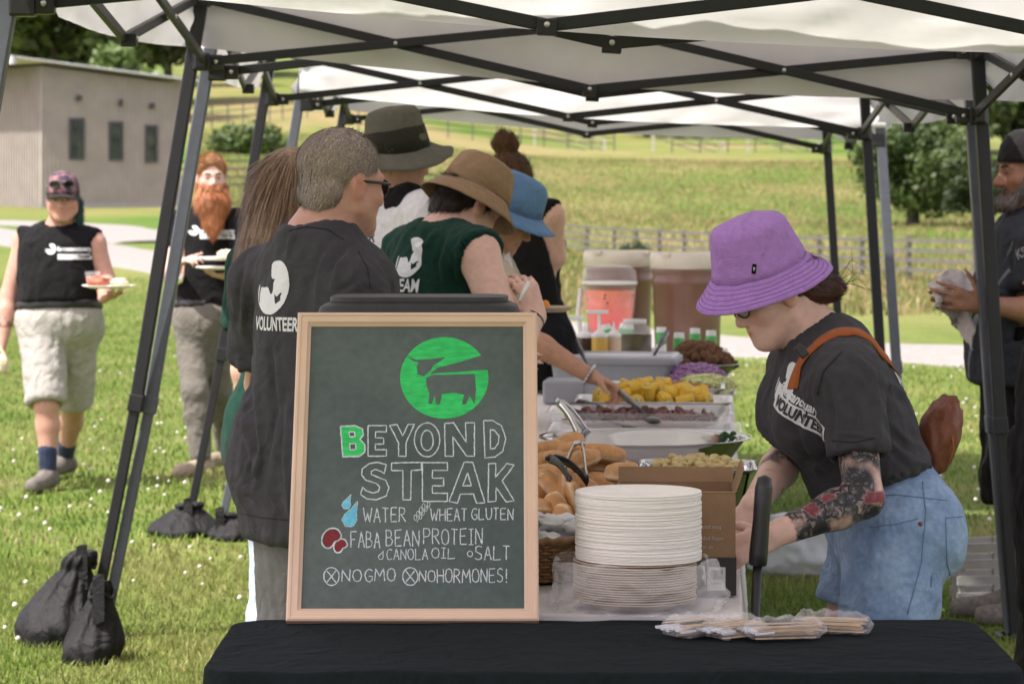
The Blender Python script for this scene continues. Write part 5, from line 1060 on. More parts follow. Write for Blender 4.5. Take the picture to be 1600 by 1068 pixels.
# materials
m_skin = mat('skin', (.5, .3, .22), .5, .1, 60, .06, 200, attr='tint', sss=.12, spec=.35)
_n, _l, _b = nodes_of(m_skin)      # fine ink drawing where the body mesh carries an 'ink' mask
_src = _b.inputs['Base Color'].links[0].from_socket; _tc = _n.new('ShaderNodeTexCoord'); _nz = _n.new('ShaderNodeTexNoise'); _nz.inputs['Scale'].default_value = 34; _nz.inputs['Detail'].default_value = 7; _nz.inputs['Distortion'].default_value = 1.6; _l.new(_tc.outputs['Object'], _nz.inputs['Vector'])
_rp = _n.new('ShaderNodeValToRGB'); _l.new(_nz.outputs['Fac'], _rp.inputs[0]); _e = _rp.color_ramp.elements; _e[0].position = .40; _e[0].color = (.028, .028, .032, 1); _e[1].position = .66; _e[1].color = (.40, .25, .20, 1)
for _p, _c in ((.47, (.05, .048, .05, 1)), (.53, (.125, .11, .11, 1)), (.60, (.24, .18, .16, 1))): _x = _e.new(_p); _x.color = _c
_vo = _n.new('ShaderNodeTexVoronoi'); _vo.feature = 'DISTANCE_TO_EDGE'; _vo.inputs['Scale'].default_value = 30; _ad = _n.new('ShaderNodeVectorMath'); _ad.operation = 'MULTIPLY_ADD'; _ad.inputs[1].default_value = (.03, .03, .03); _l.new(_nz.outputs['Color'], _ad.inputs[0]); _l.new(_tc.outputs['Object'], _ad.inputs[2]); _l.new(_ad.outputs[0], _vo.inputs['Vector'])
_ls = _n.new('ShaderNodeMath'); _ls.operation = 'LESS_THAN'; _ls.inputs[1].default_value = .055; _l.new(_vo.outputs['Distance'], _ls.inputs[0])
_m1 = _n.new('ShaderNodeMix'); _m1.data_type = 'RGBA'; _l.new(_ls.outputs[0], _m1.inputs['Factor']); _l.new(_rp.outputs[0], _m1.inputs['A']); _m1.inputs['B'].default_value = (.02, .02, .023, 1)
_at = _n.new('ShaderNodeAttribute'); _at.attribute_name = 'ink'; _m2 = _n.new('ShaderNodeMix'); _m2.data_type = 'RGBA'; _l.new(_at.outputs['Fac'], _m2.inputs['Factor']); _l.new(_src, _m2.inputs['A']); _l.new(_m1.outputs['Result'], _m2.inputs['B']); _l.new(_m2.outputs['Result'], _b.inputs['Base Color'])
m_hairs = {}
def hair_mat(name, col, var=.45): 
    if name not in m_hairs: m_hairs[name] = mat(name, col, .5, var, 220, .3, 300, spec=.4, attr='tint')
    return m_hairs[name]
def fabric(name, col, rough=.9, var=.1, weave=500, sheen=.15, b=.15, scale=60): return mat(name, col, rough, var, scale, b, weave, sheen=sheen * .6, spec=.1, wr=.45)
def fabcol(name, **k): return mat(name, (.5, .5, .5), .88, .1, 50, .12, 500, attr='tint', spec=.2)
m_charcoal = fabric('charcoal_cotton', (.052, .0505, .056), sheen=.08); m_blackcot = fabric('black_cotton', (.010, .010, .0105), sheen=.05); m_greencot = fabric('dark_green_cotton', (.010, .040, .028), sheen=.06); m_whitecot = fabric('white_cotton', (.62, .61, .63)); m_cream = fabric('cream_cotton', (.5, .42, .33)); m_navy = fabric('faded_navy_cotton', (.036, .040, .046), sheen=.06)
m_stone = fabric('stone_grey_twill', (.37, .355, .325)); m_khaki = fabric('grey_twill', (.155, .143, .125)); m_greyshort = fabric('grey_short_twill', (.175, .172, .168)); m_denim = mat('washed_denim', (.165, .25, .39), .9, .16, 90, .22, 420, sheen=.08, spec=.15, col2=(.27, .375, .52), vscale=9, wr=.5); m_ltdenim = fabric('pale_denim', (.38, .46, .55))
m_hatgreen = fabric('olive_canvas', (.12, .115, .09)); m_hattan = fabric('tan_canvas', (.29, .195, .115)); m_hatblue = fabric('blue_canvas', (.125, .235, .40)); m_purple = fabric('purple_canvas', (.40, .215, .56), weave=260, b=.35); m_capblack = fabric('black_cap', (.016, .015, .015))
m_leather = mat('brown_nylon', (.16, .05, .022), .55, .2, 40, .25, 90, spec=.4); m_rust = fabric('rust_webbing', (.34, .10, .032)); m_print = mat('white_print_ink', (.66, .68, .68), .85, .05, 200); m_printblack = mat('black_print_ink', (.02, .02, .022), .85, .05, 200); m_belt = mat('black_leather', (.015, .015, .016), .4, .1, 50); m_sock = fabric('navy_sock', (.03, .04, .075)); m_shoe = mat('grey_shoe', (.14, .125, .11), .8, .35, 60, .3, 120); m_lens = mat('dark_lens', (.008, .008, .01), .1, .1, 10, spec=.8); m_eye = mat('eye', (.03, .02, .015), .15, .1, 10); m_towel = fabric('grey_towel', (.50, .46, .42), b=.4, weave=300)

SKINS = {'light': (.60, .375, .285), 'pink': (.50, .28, .21), 'fair': (.66, .43, .35), 'tan': (.44, .24, .155), 'brown': (.30, .15, .09)}

def hand(F, w, fd, pn, lat, curl=(.5, .6, .7, .8), thumb=(.5, .6), s=1., fr=.0085):
    """w wrist, fd finger direction, pn palm normal (fingers curl towards it), lat direction from palm centre to the thumb side"""
    w = np.array(w, float); fd = N_(fd); pn = N_(np.array(pn) - fd * (np.array(pn) @ fd)); lt = N_(np.cross(fd, pn)); lt = lt * (1 if lt @ np.array(lat) > 0 else -1)
    F.cone(w - fd * .01, w + fd * .03 * s, .026 * s, .028 * s, .012, (pn, .62)); F.cone(w + fd * .02 * s + lt * .012 * s, w + fd * .085 * s + lt * .018 * s, .021 * s, .018 * s, .012, (pn, .7)); F.cone(w + fd * .02 * s - lt * .012 * s, w + fd * .08 * s - lt * .02 * s, .021 * s, .017 * s, .012, (pn, .7))
    for i, (o, L, c) in enumerate(zip((.030, .010, -.010, -.029), (.92, 1.02, .95, .76), curl)):
        p = w + fd * (.086 - .004 * abs(i - 1)) * s + lt * o * s; d = fd + lt * (.10 - .07 * i); d = N_(d); a = 0
        for j, (l_, r0, r1) in enumerate(((.043, 1.08, 1.), (.026, 1., .92), (.022, .92, .74))):
            a += c * (.75, .9, .6)[j]; dd = d * math.cos(a) + pn * math.sin(a); q = p + dd * l_ * L * s; F.cone(p, q, fr * r0 * s, fr * r1 * s, .004); p = q
    p = w + fd * .022 * s + lt * .026 * s; d = N_(fd * .55 + lt * .7 + pn * thumb[0] * .6)
    for j, (l_, r0, r1) in enumerate(((.04, 1.45, 1.2), (.03, 1.15, 1.), (.025, 1., .75))):
        q = p + d * l_ * s; F.cone(p, q, fr * r0 * s, fr * r1 * s, .006); p = q; d = N_(d * (1 - .25 * thumb[1]) + fd * .5 * thumb[1] + pn * .15 * thumb[1])

def frame(fwd, up):
    f = N_(fwd); u = N_(np.array(up, float) - f * (np.array(up, float) @ f)); r = np.cross(f, u); return np.stack([r, f, u], 1)      # columns right, forward, up
def head(F, c, R, s=1., fat=0., jaw=1., nose=1., female=False):
    P = lambda x, y, z: np.array(c) + R @ (np.array((x, y, z)) * s); k = s
    F.ell(P(0, -.012, .038), np.array((.074 + fat * .3, .095, .082)) * k, R, .02); F.ell(P(0, .026, -.03), np.array((.063 + fat * .6, .066, .085)) * k, R, .03)
    F.ell(P(0, .064, -.098), np.array((.026 * jaw, .024, .02)) * k, R, .03)
    for sx in (-1, 1):
        F.cone(P(sx * (.054 + fat * .5), .004, -.058), P(sx * .022, .058, -.098), .020 * k * jaw, .016 * k, .03); F.ell(P(sx * .044, .058, -.026), np.array((.021 + fat * .3, .02, .018)) * k, R, .025)
        F.cone(P(sx * .046, .072, .018), P(sx * .012, .088, .016), .0115 * k, .011 * k, .015)
        F.ell(P(sx * .032, .097, -.002), np.array((.019, .017, .0125)) * k, R, .012, 'sub'); F.ell(P(sx * .0315, .0745, -.002), np.array((.0155, .0135, .0125)) * k, R, .004)
        F.ell(P(sx * .0775, -.008, -.008), np.array((.010, .020, .033)) * k, R, .006); F.ell(P(sx * .087, -.004, -.006), np.array((.006, .011, .02)) * k, R, .004, 'sub')
        F.ell(P(sx * .0115, .099, -.040), np.array((.009, .010, .008)) * k * nose, R, .008)
    F.cone(P(0, .086, .006), P(0, .108 + .004 * (nose - 1) * 10, -.034), .0085 * k, .0125 * k * nose, .012)
    F.cone(P(-.019, .084, -.062), P(.019, .084, -.062), .0065 * k, .0065 * k, .008); F.cone(P(0, .0895, -.062), P(0, .0895, -.062), .0075 * k, .0075 * k, .008); F.cone(P(-.015, .083, -.074), P(.015, .083, -.074), .0075 * k, .0075 * k, .008)
    F.cone(P(-.023, .0905, -.0685), P(.023, .0905, -.0685), .0022 * k, .0022 * k, .003, op='sub')

def build_person(name, label, J, h=.008, group=None, skin='light', build=1., lat=1., head_s=1., hands=None, foot=True, tint=None, neckr=.052, headkw={}, bust=0., arm=1., leg=1.):
    """J: dict of joints (numpy world points). Returns a person dict with the body mesh linked."""
    lo = np.min([v for k, v in J.items() if not k.startswith('_')], 0) - .30; hi = np.max([v for k, v in J.items() if not k.startswith('_')], 0) + .30; lo[2] = max(lo[2], -.05)
    F = Field(lo, hi, h); R = frame(J['_hf'], J['_hu']); head(F, J['head'], R, head_s, **headkw)
    pel = (J['hL'] + J['hR']) / 2; up = N_(J['neck'] - pel); la = N_(J['sR'] - J['sL']); la = N_(la - up * (la @ up)); fw = np.cross(up, la); fw = N_(fw)      # la = person's right, fw = forward
    T = np.stack([la, fw, up], 1); L = np.linalg.norm(J['neck'] - pel); b = build
    F.cone(J['head'] + R @ np.array((0, -.03, -.05)) * head_s, J['neck'] - up * .02, neckr, neckr * 1.12, .03)
    F.ell(pel + up * .66 * L + fw * .005, (.155 * b * lat, .112 * b, .22), T, .05); F.ell(pel + up * .34 * L + fw * .01 * b, (.140 * b, .108 * b, .19), T, .06); F.ell(pel + up * .04, (.165 * b, .122 * b, .15), T, .06)
    for s in 'LR':
        sg = 1 if s == 'R' else -1
        F.cone(J['neck'] - up * .035, J['s' + s], .05, .052 * arm, .05); F.ell(pel + up * .78 * L + la * sg * .078 + fw * .06, (.07, .045, .068), T, .05)
        if bust: F.ell(pel + up * .70 * L + la * sg * .075 + fw * (.085 + .02 * bust), (.065, .055, .065), T, .04)
        F.cone(J['s' + s], J['e' + s], .053 * arm, .041 * arm, .035); m = J['e' + s] * .7 + J['w' + s] * .3; F.cone(J['e' + s], m, .040 * arm, .042 * arm, .02); F.cone(m, J['w' + s], .042 * arm, .027 * (arm * .5 + .5), .02)
        F.cone(J['h' + s] + up * .0, J['k' + s], .088 * leg, .058 * leg, .05); F.ell(J['h' + s] - fw * .06 + up * -.01, (.085 * b, .075 * b, .10), T, .05); m = J['k' + s] * .68 + J['a' + s] * .32; fl = J.get('_l' + s, fw)
        F.cone(J['k' + s], m - fl * .015, .056 * leg, .057 * leg, .02); F.cone(m - fl * .015, J['a' + s], .056 * leg, .036, .02)
        if foot:
            t = J['a' + s] + N_(np.array([fl[0], fl[1], 0])) * .17; t[2] = max(J['a' + s][2] - .055, .025); F.cone(J['a' + s] - np.array([0, 0, .04]), t, .036, .026, .02)
    for s in 'LR':
        if hands and s in hands: hand(F, J['w' + s], **hands[s])
        else: hand(F, J['w' + s], J['w' + s] - J['e' + s], -la * (1 if s == 'R' else -1) + fw * .2, fw)
    V, Fc = F.mesh(); V = smooth(V, Fc, 1, .35); me = np_mesh('body', V, Fc)
    base = np.array(SKINS[skin]); c = np.tile(base, (len(V), 1)); Q = (V - J['head']) @ R / head_s
    n = fbm(V * 26, 3)[:, None]; c = c * (1 + .08 * n); hd = (np.linalg.norm(Q, axis=1) < .17)
    def spot(p, r, col, a):
        nonlocal c
        w = np.exp(-(((Q - np.array(p)) / np.array(r)) ** 2).sum(1)) * hd * a; c = c * (1 - w[:, None]) + np.array(col) * w[:, None]
    for sx in (-1, 1): spot((sx * .045, .07, -.035), (.025, .03, .02), base * np.array((1.08, .78, .75)), .55); spot((sx * .085, -.008, -.008), (.015, .03, .035), base * np.array((1.1, .72, .66)), .6); spot((sx * .032, .095, -.003), (.016, .02, .005), base * .35, .8)
    spot((0, .112, -.036), (.016, .015, .016), base * np.array((1.08, .75, .7)), .5); spot((0, .09, -.068), (.024, .02, .0085), base * np.array((.9, .5, .48)), .85)
    if tint: c = tint(V, c, J)
    ink = J.get('_ink'); set_col(me, np.clip(c, 0, 1))
    if ink is not None: set_col(me, np.clip(ink, 0, 1)[:, None], 'ink')
    top = empty(name, (pel[0], pel[1], 0), label, 'person', group); body = link_mesh('body', me, m_skin, top)
    return dict(root=top, body=body, J=J, R=R, T=T, pel=pel, up=up, la=la, fw=fw, L=L, b=b, lat=lat, hs=head_s, h=h, arm=arm, leg=leg, nr=neckr, lo=lo, hi=hi)
def wrinkle(V, N, amp, fr, aniso=(1, 1, 1), seed=0., sharp=True):
    p = V * fr * np.array(aniso) + seed; n = fbm(p + .35 * np.stack([pnoise(p * .7 + 9), pnoise(p * .7 + 19), pnoise(p * .7 + 29)], 1), 3); f = (1 - 2.2 * np.abs(n)) if sharp else n * 1.5
    return V + N * (amp * f)[:, None]
def finish(P, name, F, m, amp=.006, fr=7., aniso=(1, 1, .55), seed=0., sm=1, tint=None, parent=None, extra=None):
    V, Fc = F.mesh(); V = smooth(V, Fc, sm, .4); N = vnormals(V, Fc); V = wrinkle(V, N, amp, fr, aniso, seed); V = wrinkle(V, N, amp * .45, fr * 2.3, (1, 1, .8), seed + 5); V = wrinkle(V, N, amp * .8, fr * 1.3, (1.4, 1.4, .3), seed + 15)
    if extra: V = extra(V, N)
    me = np_mesh(name, V, Fc)
    if tint is not None: set_col(me, tint(V))
    return link_mesh(name, me, m, parent or P['root'])
def shirt(P, m, t=.016, sleeve=.55, hem=-.08, amp=.007, seed=1., loose=1., h=None, bust=0., under=.018, sleeveless=False, slr=.075, neck_drop=.0, name='shirt', belly=0., straight=0.):
    J, up, la, fw, T, L, b = P['J'], P['up'], P['la'], P['fw'], P['T'], P['L'], P['b']; pel = P['pel']; F = Field(P['lo'], P['hi'], h or P['h'])
    F.ell(pel + up * .66 * L + fw * .004, (.155 * b * P['lat'] + t, .112 * b + t, .23), T, .05); F.ell(pel + up * .34 * L + fw * (.012 * b + belly * .4), (.145 * b * loose + t, .108 * b * loose + t + belly * .6, .22), T, .07); F.ell(pel + up * .02 + fw * belly * .4, (.168 * b * loose + t, .125 * b * loose + t + belly * .3, .20 - hem * .4), T, .07)
    if straight: F.cone(pel + up * .6 * L, pel + up * (hem + .02), .13 * b * P['lat'] + t, .15 * b * loose + t, .06, (fw, .82))
    for s in 'LR':
        sg = 1 if s == 'R' else -1; F.cone(J['neck'] - up * .045, J['s' + s], .052 + t * .5, .056 * P['arm'] + t * .6, .05); F.ell(pel + up * .76 * L + la * sg * .078 + fw * .062, (.072 + t, .050 + t, .08), T, .05)
        if bust: F.ell(pel + up * .69 * L + la * sg * .075 + fw * (.088 + .02 * bust), (.078 + t, .064 + t, .09), T, .05)
        F.ell(J['h' + s] - fw * .05 + up * .03, (.098 * b + t, .09 * b + t, .125), T, .05)
        if hem < -.02:
            t2 = under + .012; F.ell(pel + up * .03, (.168 * b + t2, .125 * b + t2, .17), T, .03); F.ell(J['h' + s] - fw * .058 + up * -.01, (.088 * b + t2, .078 * b + t2, .11), T, .03); F.cone(J['h' + s], J['k' + s], .092 * P['leg'] + t2, .07 * P['leg'] + t2, .03)
            F.cone(J['h' + s] + up * .08 - fw * .012, J['h' + s] + up * (hem - .03) - fw * .012, .092 * P['leg'] + t, .094 * P['leg'] + t, .06)
        if not sleeveless: F.cone(J['s' + s], J['s' + s] + (J['e' + s] - J['s' + s]) * sleeve, .056 * P['arm'] + t * .8, slr * P['arm'], .04)
    F.plane(pel + up * hem, -up)
    F.cone(J['neck'] + up * (.02 - neck_drop), J['head'], P['nr'] + .008, P['nr'] + .03, .01, op='sub')
    for s in 'LR':
        d = J['e' + s] - J['s' + s]; dn = N_(d)
        if sleeveless: F.cone(J['s' + s] + dn * .02 + la * (1 if s == 'R' else -1) * .03, J['s' + s] + dn * .3 + la * (1 if s == 'R' else -1) * .06, .066 * P['arm'], .075 * P['arm'], .012, op='sub')
        else:
            e = J['s' + s] + d * sleeve; r = slr * P['arm']; F.cut(e, dn, r * 1.6, .2); F.cone(e - dn * .05, e + dn * .1, r - 2.2 * F.h, r - 1.8 * F.h, .0, op='sub')
    return finish(P, name, F, m, amp, 6.5, (1, 1, .6), seed)
def trousers(P, m, t=.014, end=('k', .0), flare=.012, amp=.006, seed=2., waist=.10, name='trousers', pinch=0.):
    """end: (joint, fraction past the knee towards the ankle; negative = above the knee)"""
    J, up, la, fw, T, b = P['J'], P['up'], P['la'], P['fw'], P['T'], P['b']; pel = P['pel']; F = Field(P['lo'], P['hi'], P['h'])
    F.ell(pel + up * .03, (.168 * b + t, .125 * b + t, .165), T, .05)
    if waist > .15: F.cone(pel + up * .05, pel + up * (waist + .03), .145 * b + t, .128 * b + t, .05, (fw, .82))
    cut = []
    for s in 'LR':
        H, K, A = J['h' + s], J['k' + s], J['a' + s]; F.ell(H - fw * .058 + up * -.01, (.088 * b + t, .078 * b + t, .105), T, .05)
        fr = end[1][s] if isinstance(end[1], dict) else end[1]
        if fr <= 0: e = K + (H - K) * (-fr); F.cone(H, e, .092 * P['leg'] + t, (.062 + .028 * -fr) * P['leg'] + t + flare, .05); d = N_(K - H); r = (.062 + .028 * -fr) * P['leg'] + t + flare; cut.append((e, d, r))
        else:
            e = K + (A - K) * fr; m_ = K * .68 + A * .32; fl = J.get('_l' + s, fw); F.cone(H, K, .092 * P['leg'] + t, .062 * P['leg'] + t, .05); F.cone(K, m_ - fl * .012, .062 * P['leg'] + t, .060 * P['leg'] + t, .03); F.cone(m_ - fl * .012, e, .060 * P['leg'] + t, .042 + t + flare, .03); d = N_(A - K); cut.append((e, d, .042 + t + flare))
    for e, d, r in cut: F.cut(e, d, r * 1.3, .3); F.cone(e - d * .035, e + d * .12, r - 2.2 * F.h, r - 1.8 * F.h, 0., op='sub')
    F.plane(pel + up * waist, up)
    return finish(P, name, F, m, amp, 8., (1, 1, .9), seed)
def shoes(P, m, which='LR', sock=None):
    for s in which:
        J = P['J']; fl = J.get('_l' + s, P['fw']); f2 = N_(np.array([fl[0], fl[1], 0])); a = J['a' + s]; t = a + f2 * .19; t[2] = max(a[2] - .06, .03); hl = a - f2 * .045; hl[2] = t[2] + .012; lo = np.minimum(np.minimum(a, t), hl) - .1; hi = np.maximum(np.maximum(a, t), hl) + .12
        F = Field(lo, hi, .007); F.cone(hl, t, .043, .036, .02); F.cone(a - np.array([0, 0, .02]), a + f2 * .07 - np.array([0, 0, .045]), .045, .035, .02); F.plane((0, 0, t[2] - .028), (0, 0, -1)); finish(P, 'shoe', F, m, .003, 20., seed=3)
        if sock: F = Field(lo, hi + .1, .007); k = J['k' + s]; d = N_(k - a); F.cone(a, a + d * .10, .042, .047, .01); finish(P, 'sock', F, sock, .002, 20)
def hair_shell(P, m, prims, subs=(), col=(.1, .06, .04), seed=0., n=2500, ln=.03, w=.0016, flow=(0, -.3, -1), h=.006, var=.35, grav=.4, name='hair', col2=None, lift=.28, jit=.22, zmax=None, rough=.0035):
    """prims in head space: ('e', centre, radii) or ('c', a, b, ra, rb); strands lie along the flow direction"""
    R, c, s = P['R'], P['J']['head'], P['hs']; W = lambda p: c + R @ (np.array(p, float) * s); F = Field(c - .5, c + .32, h)
    for q in prims:
        if q[0] == 'e': F.ell(W(q[1]), np.array(q[2]) * s, R, q[3] if len(q) > 3 else .015)
        else: F.cone(W(q[1]), W(q[2]), q[3] * s, q[4] * s, q[5] if len(q) > 5 else .02)
    for q in subs:
        if q[0] == 'e': F.ell(W(q[1]), np.array(q[2]) * s, R, .008, 'sub')
        else: F.cone(W(q[1]), W(q[2]), q[3] * s, q[4] * s, .008, op='sub')
    if zmax is not None: F.plane(W((0, 0, zmax)), R[:, 2])
    V, Fc = F.mesh(); V = smooth(V, Fc, 1, .4); N = vnormals(V, Fc); fl = R @ N_(flow); ax = V @ fl; p = (V - np.outer(ax, fl)) * 60 + np.outer(ax, fl) * 6; V = V + N * (rough * fbm(p + seed, 2))[:, None]
    rs = np.random.RandomState(int(seed * 10) + 3); i = rs.randint(0, len(V), n); B = V[i]; Nn = N[i]; d = fl - Nn * (Nn @ fl)[:, None] * .85 + Nn * lift + rs.normal(0, jit, (n, 3)); d /= np.linalg.norm(d, axis=1)[:, None]
    sd = np.cross(d, Nn); sd /= np.linalg.norm(sd, axis=1)[:, None] + 1e-9; l_ = (ln * rs.uniform(.5, 1.3, n))[:, None]; g = np.array([0, 0, -1.]) * grav
    m1 = B + d * l_ * .5; m2 = B + d * l_ + g * l_ * .35; ww = w * rs.uniform(.6, 1.3, n)[:, None]
    S_ = np.stack([B - sd * ww, B + sd * ww, m1 + sd * ww, m1 - sd * ww, m2], 1).reshape(-1, 3); k = np.arange(n)[:, None] * 5 + len(V)
    me = np_mesh(name, np.concatenate([V, S_]), [np.concatenate([Fc, k + np.array([0, 1, 2, 3])]), k + np.array([3, 2, 4])])
    cc = np.array(col); c2 = np.array(col2 if col2 is not None else np.array(col) * 1.7); tV = np.clip(.4 + fbm(p * .5 + seed, 2) * .9, 0, 1)[:, None]; tS = np.clip(rs.normal(.45, var, n), 0, 1)[:, None]
    set_col(me, np.concatenate([cc * (1 - tV) + c2 * tV, np.repeat(cc * (1 - tS) + c2 * tS, 5, 0)])); return link_mesh(name, me, m, P['root'])
def hat(P, m, crown, brim, name='sun_hat', tilt=(0, 0), off=(0, 0, .045), bend=None, band=None, seed=0., stitch=0, sx=.9):
    """crown/brim: profiles (r, z) in head space, lathed around the head's own axis (tilted)"""
    R = P['R'] @ np.array(rot('X', tilt[0]))  @ np.array(rot('Y', tilt[1])); s = P['hs']; c = P['J']['head'] + P['R'] @ (np.array(off) * s); n = 72; prof = crown + brim
    A = np.array([[r * math.cos(a) * sx, r * math.sin(a) * 1.06, z] for r, z in prof for a in np.linspace(0, 2 * math.pi, n, endpoint=False)]); nb = len(crown) * n
    if bend: A[:, 2] += np.array([bend(x, y) if i >= nb - n else 0 for i, (x, y, z) in enumerate(A)])
    A += .0045 * np.stack([fbm(A * 14 + seed + 3 * i, 3) for i in range(3)], 1); A[:nb] += .004 * np.stack([fbm(A[:nb] * 7 + seed + 30 + i, 2) for i in range(3)], 1)
    W = c + (A * s) @ R.T; root = empty(name, c.tolist(), None, None); W3 = W.reshape(len(prof), n, 3); nc = len(crown)
    mb = MB(); mb.sheet(W3[:nc].tolist(), close=True); o1 = mb.build('crown', m, root, fix=False); solid(o1, .003)
    mb = MB(); mb.sheet(W3[nc - 1:].tolist(), close=True); o2 = mb.build('brim', m, root, fix=False); solid(o2, .0035)
    if stitch:
        mb = MB(); 
        for j in range(nc, len(prof) - 1): 
            ring = W3[j]; out = (ring - ring.mean(0)); mb.tube([tuple(p + R[:, 2] * .0028) for p in ring] + [tuple(ring[0] + R[:, 2] * .0028)], .0011, 4, False)
        mb.build('stitching', stitch if not isinstance(stitch, int) else m, o2)
    if band is not None:
        j = nc - 1; k = nc - 3; mb = MB(); ctr = W3[j].mean(0); mb.sheet([((W3[q] - ctr) * 1.02 + ctr).tolist() for q in (k, j)], close=True); b_ = mb.build('hat_band', band, o1); solid(b_, .003)
    return root, R, c, o1, o2
def wear(P, o, label, cat): return tag(o, label, cat)
def decal(P, target, me2d, c, right, upv, name='print', m=None, off=.002, parent=None, maxe=.012, start=.35, sx=1.):
    """wraps a flat print (x right, y up, metres) on to a garment"""
    bm = bmesh.new(); bm.from_mesh(me2d) if not isinstance(me2d, bmesh.types.BMesh) else None
    for _ in range(6):
        e = [x for x in bm.edges if x.calc_length() > maxe]
        if not e: break
        bmesh.ops.subdivide_edges(bm, edges=e, cuts=1); bmesh.ops.triangulate(bm, faces=bm.faces)
    r = Vector(N_(right)); u = Vector(upv); u = (u - r * u.dot(r)).normalized(); n_ = r.cross(u); tm = target.data; T = BVHTree.FromPolygons([v.co for v in tm.vertices], [p.vertices[:] for p in tm.polygons])
    for v in bm.verts:
        p = Vector(c) + r * v.co.x * sx + u * v.co.y; hit = T.ray_cast(p + n_ * start, -n_, start + .35)
        if hit[0] is None: hit = T.find_nearest(p)
        v.co = hit[0] + n_ * off
    bm.to_mesh(me2d); bm.free(); me2d.name = name; me2d.materials.clear(); me2d.update(); return link_mesh(name, me2d, m or m_print, parent or target)
def crease(o, lines, amp=.009, w=5.):
    """raised folds with a trough beside them, along lines given where the photo shows them"""
    me = o.data; n = len(me.vertices); V = np.empty(n * 3); me.vertices.foreach_get('co', V); V = V.reshape(-1, 3); N = np.empty(n * 3); me.vertices.foreach_get('normal', N); N = N.reshape(-1, 3)
    px = 800 + V[:, 0] * F_PX / V[:, 1]; py = HOR + (HC - V[:, 2]) * F_PX / V[:, 1]; front = np.clip(-(N * (V - np.array((0, 0, HC)))).sum(1) / np.linalg.norm(V, axis=1) * 3, 0, 1); D = np.zeros(n)
    for ln in lines:
        best = np.full(n, 1e9); sg = np.zeros(n); tt = np.zeros(n); m = len(ln) - 1
        for k in range(m):
            a = np.array(ln[k], float); d = np.array(ln[k + 1], float) - a; L = np.linalg.norm(d); t = np.clip(((px - a[0]) * d[0] + (py - a[1]) * d[1]) / L ** 2, 0, 1); qx, qy = px - a[0] - t * d[0], py - a[1] - t * d[1]; r = np.hypot(qx, qy); u = r < best; best[u] = r[u]; sg[u] = (r * np.sign(d[0] * qy - d[1] * qx))[u]; tt[u] = ((k + t) / m)[u]
        e = np.sin(np.pi * np.clip(tt, .02, .98)) ** .5 * (best < 40); D += amp * e * (np.exp(-(sg / w) ** 2) - .9 * np.exp(-((sg - 1.7 * w) / w) ** 2))
    V = V + N * (D * front)[:, None]; me.vertices.foreach_set('co', V.ravel().astype(np.float32)); me.update()
def surf(target, px, py):
    """point of a garment seen at a photo pixel"""
    T = BVHTree.FromPolygons([v.co for v in target.data.vertices], [p.vertices[:] for p in target.data.polygons]); o = Vector((0, 0, HC)); d = (at(px, py, 5.) - o).normalized(); h = T.ray_cast(o, d)
    return np.array(h[0][:]) if h[0] is not None else np.array(T.find_nearest(at(px, py, target.data.vertices[0].co.y))[0][:])
def text2d(txt, size, bold=.0):
    cu = bpy.data.curves.new('t', 'FONT'); cu.body = txt; cu.size = size; cu.align_x = 'CENTER'; cu.align_y = 'CENTER'; cu.offset = bold; cu.resolution_u = 3; o = bpy.data.objects.new('t', cu); COL.objects.link(o); bpy.context.view_layer.update()
    me = bpy.data.meshes.new_from_object(o.evaluated_get(bpy.context.evaluated_depsgraph_get())); bpy.data.objects.remove(o); bpy.data.curves.remove(cu); return me
def poly2d(polys):
    V, Fs = [], []
    for pl in polys:
        pl = pl if isinstance(pl[0][0], (tuple, list)) else [pl]; fl = [p for q in pl for p in q]; t = tessellate_polygon([[Vector((x, y, 0)) for x, y in q] for q in pl]); Fs += [tuple(i + len(V) for i in f) for f in t]; V += [(x, y, 0) for x, y in fl]
    me = bpy.data.meshes.new('print'); me.from_pydata(V, [], Fs); return me
def emblem(s, wx=1.45):
    """round white emblem with horse, pig and hen silhouettes bitten out of it (unit: radius s); coordinates traced in a 0..100 box"""
    E = [(187,685),(215,672),(245,678),(266,706),(277,755),(275,810),(262,850),(235,880),(205,888),(172,876),(146,848),(131,815),(132,772),(138,772),(138,805),(143,838),(151,846),(146,806),(148,778),(165,782),(188,777),(199,792),(206,807),(213,803),(214,782),(211,763),(217,742),(209,749),(200,738),(196,722),(190,706)]
    hen = [(222,800),(232,816),(240,810),(248,800),(257,798),(250,815),(254,828),(241,837),(232,846),(226,830)]
    f = lambda q: [((x - 204) / 108 * s * wx, (780 - y) / 108 * s) for x, y in q]; return poly2d([[rnd(f(E), 1), rnd(f(hen)[::-1], 1)]])
def eyes(P, col=(.03, .02, .015), brow=None, lid=True):
    R, c, s = P['R'], P['J']['head'], P['hs']; W = lambda p: c + R @ (np.array(p, float) * s)
    for sx in (-1, 1):
        mb = MB(); mb.blob(W((sx * .0315, .0885, -.003)), (.0065 * s, .002 * s, .0042 * s), Matrix(R.tolist()), 0, 1, 2); mb.build('eye', m_eye, P['root'])
    if brow is not None:
        for sx in (-1, 1): mb = MB(); mb.tube([tuple(W((sx * .014, .0985, .018))), tuple(W((sx * .03, .0935, .023))), tuple(W((sx * .047, .08, .019)))], [.0035 * s, .0042 * s, .002 * s], 6); mb.build('eyebrow', brow, P['root'])
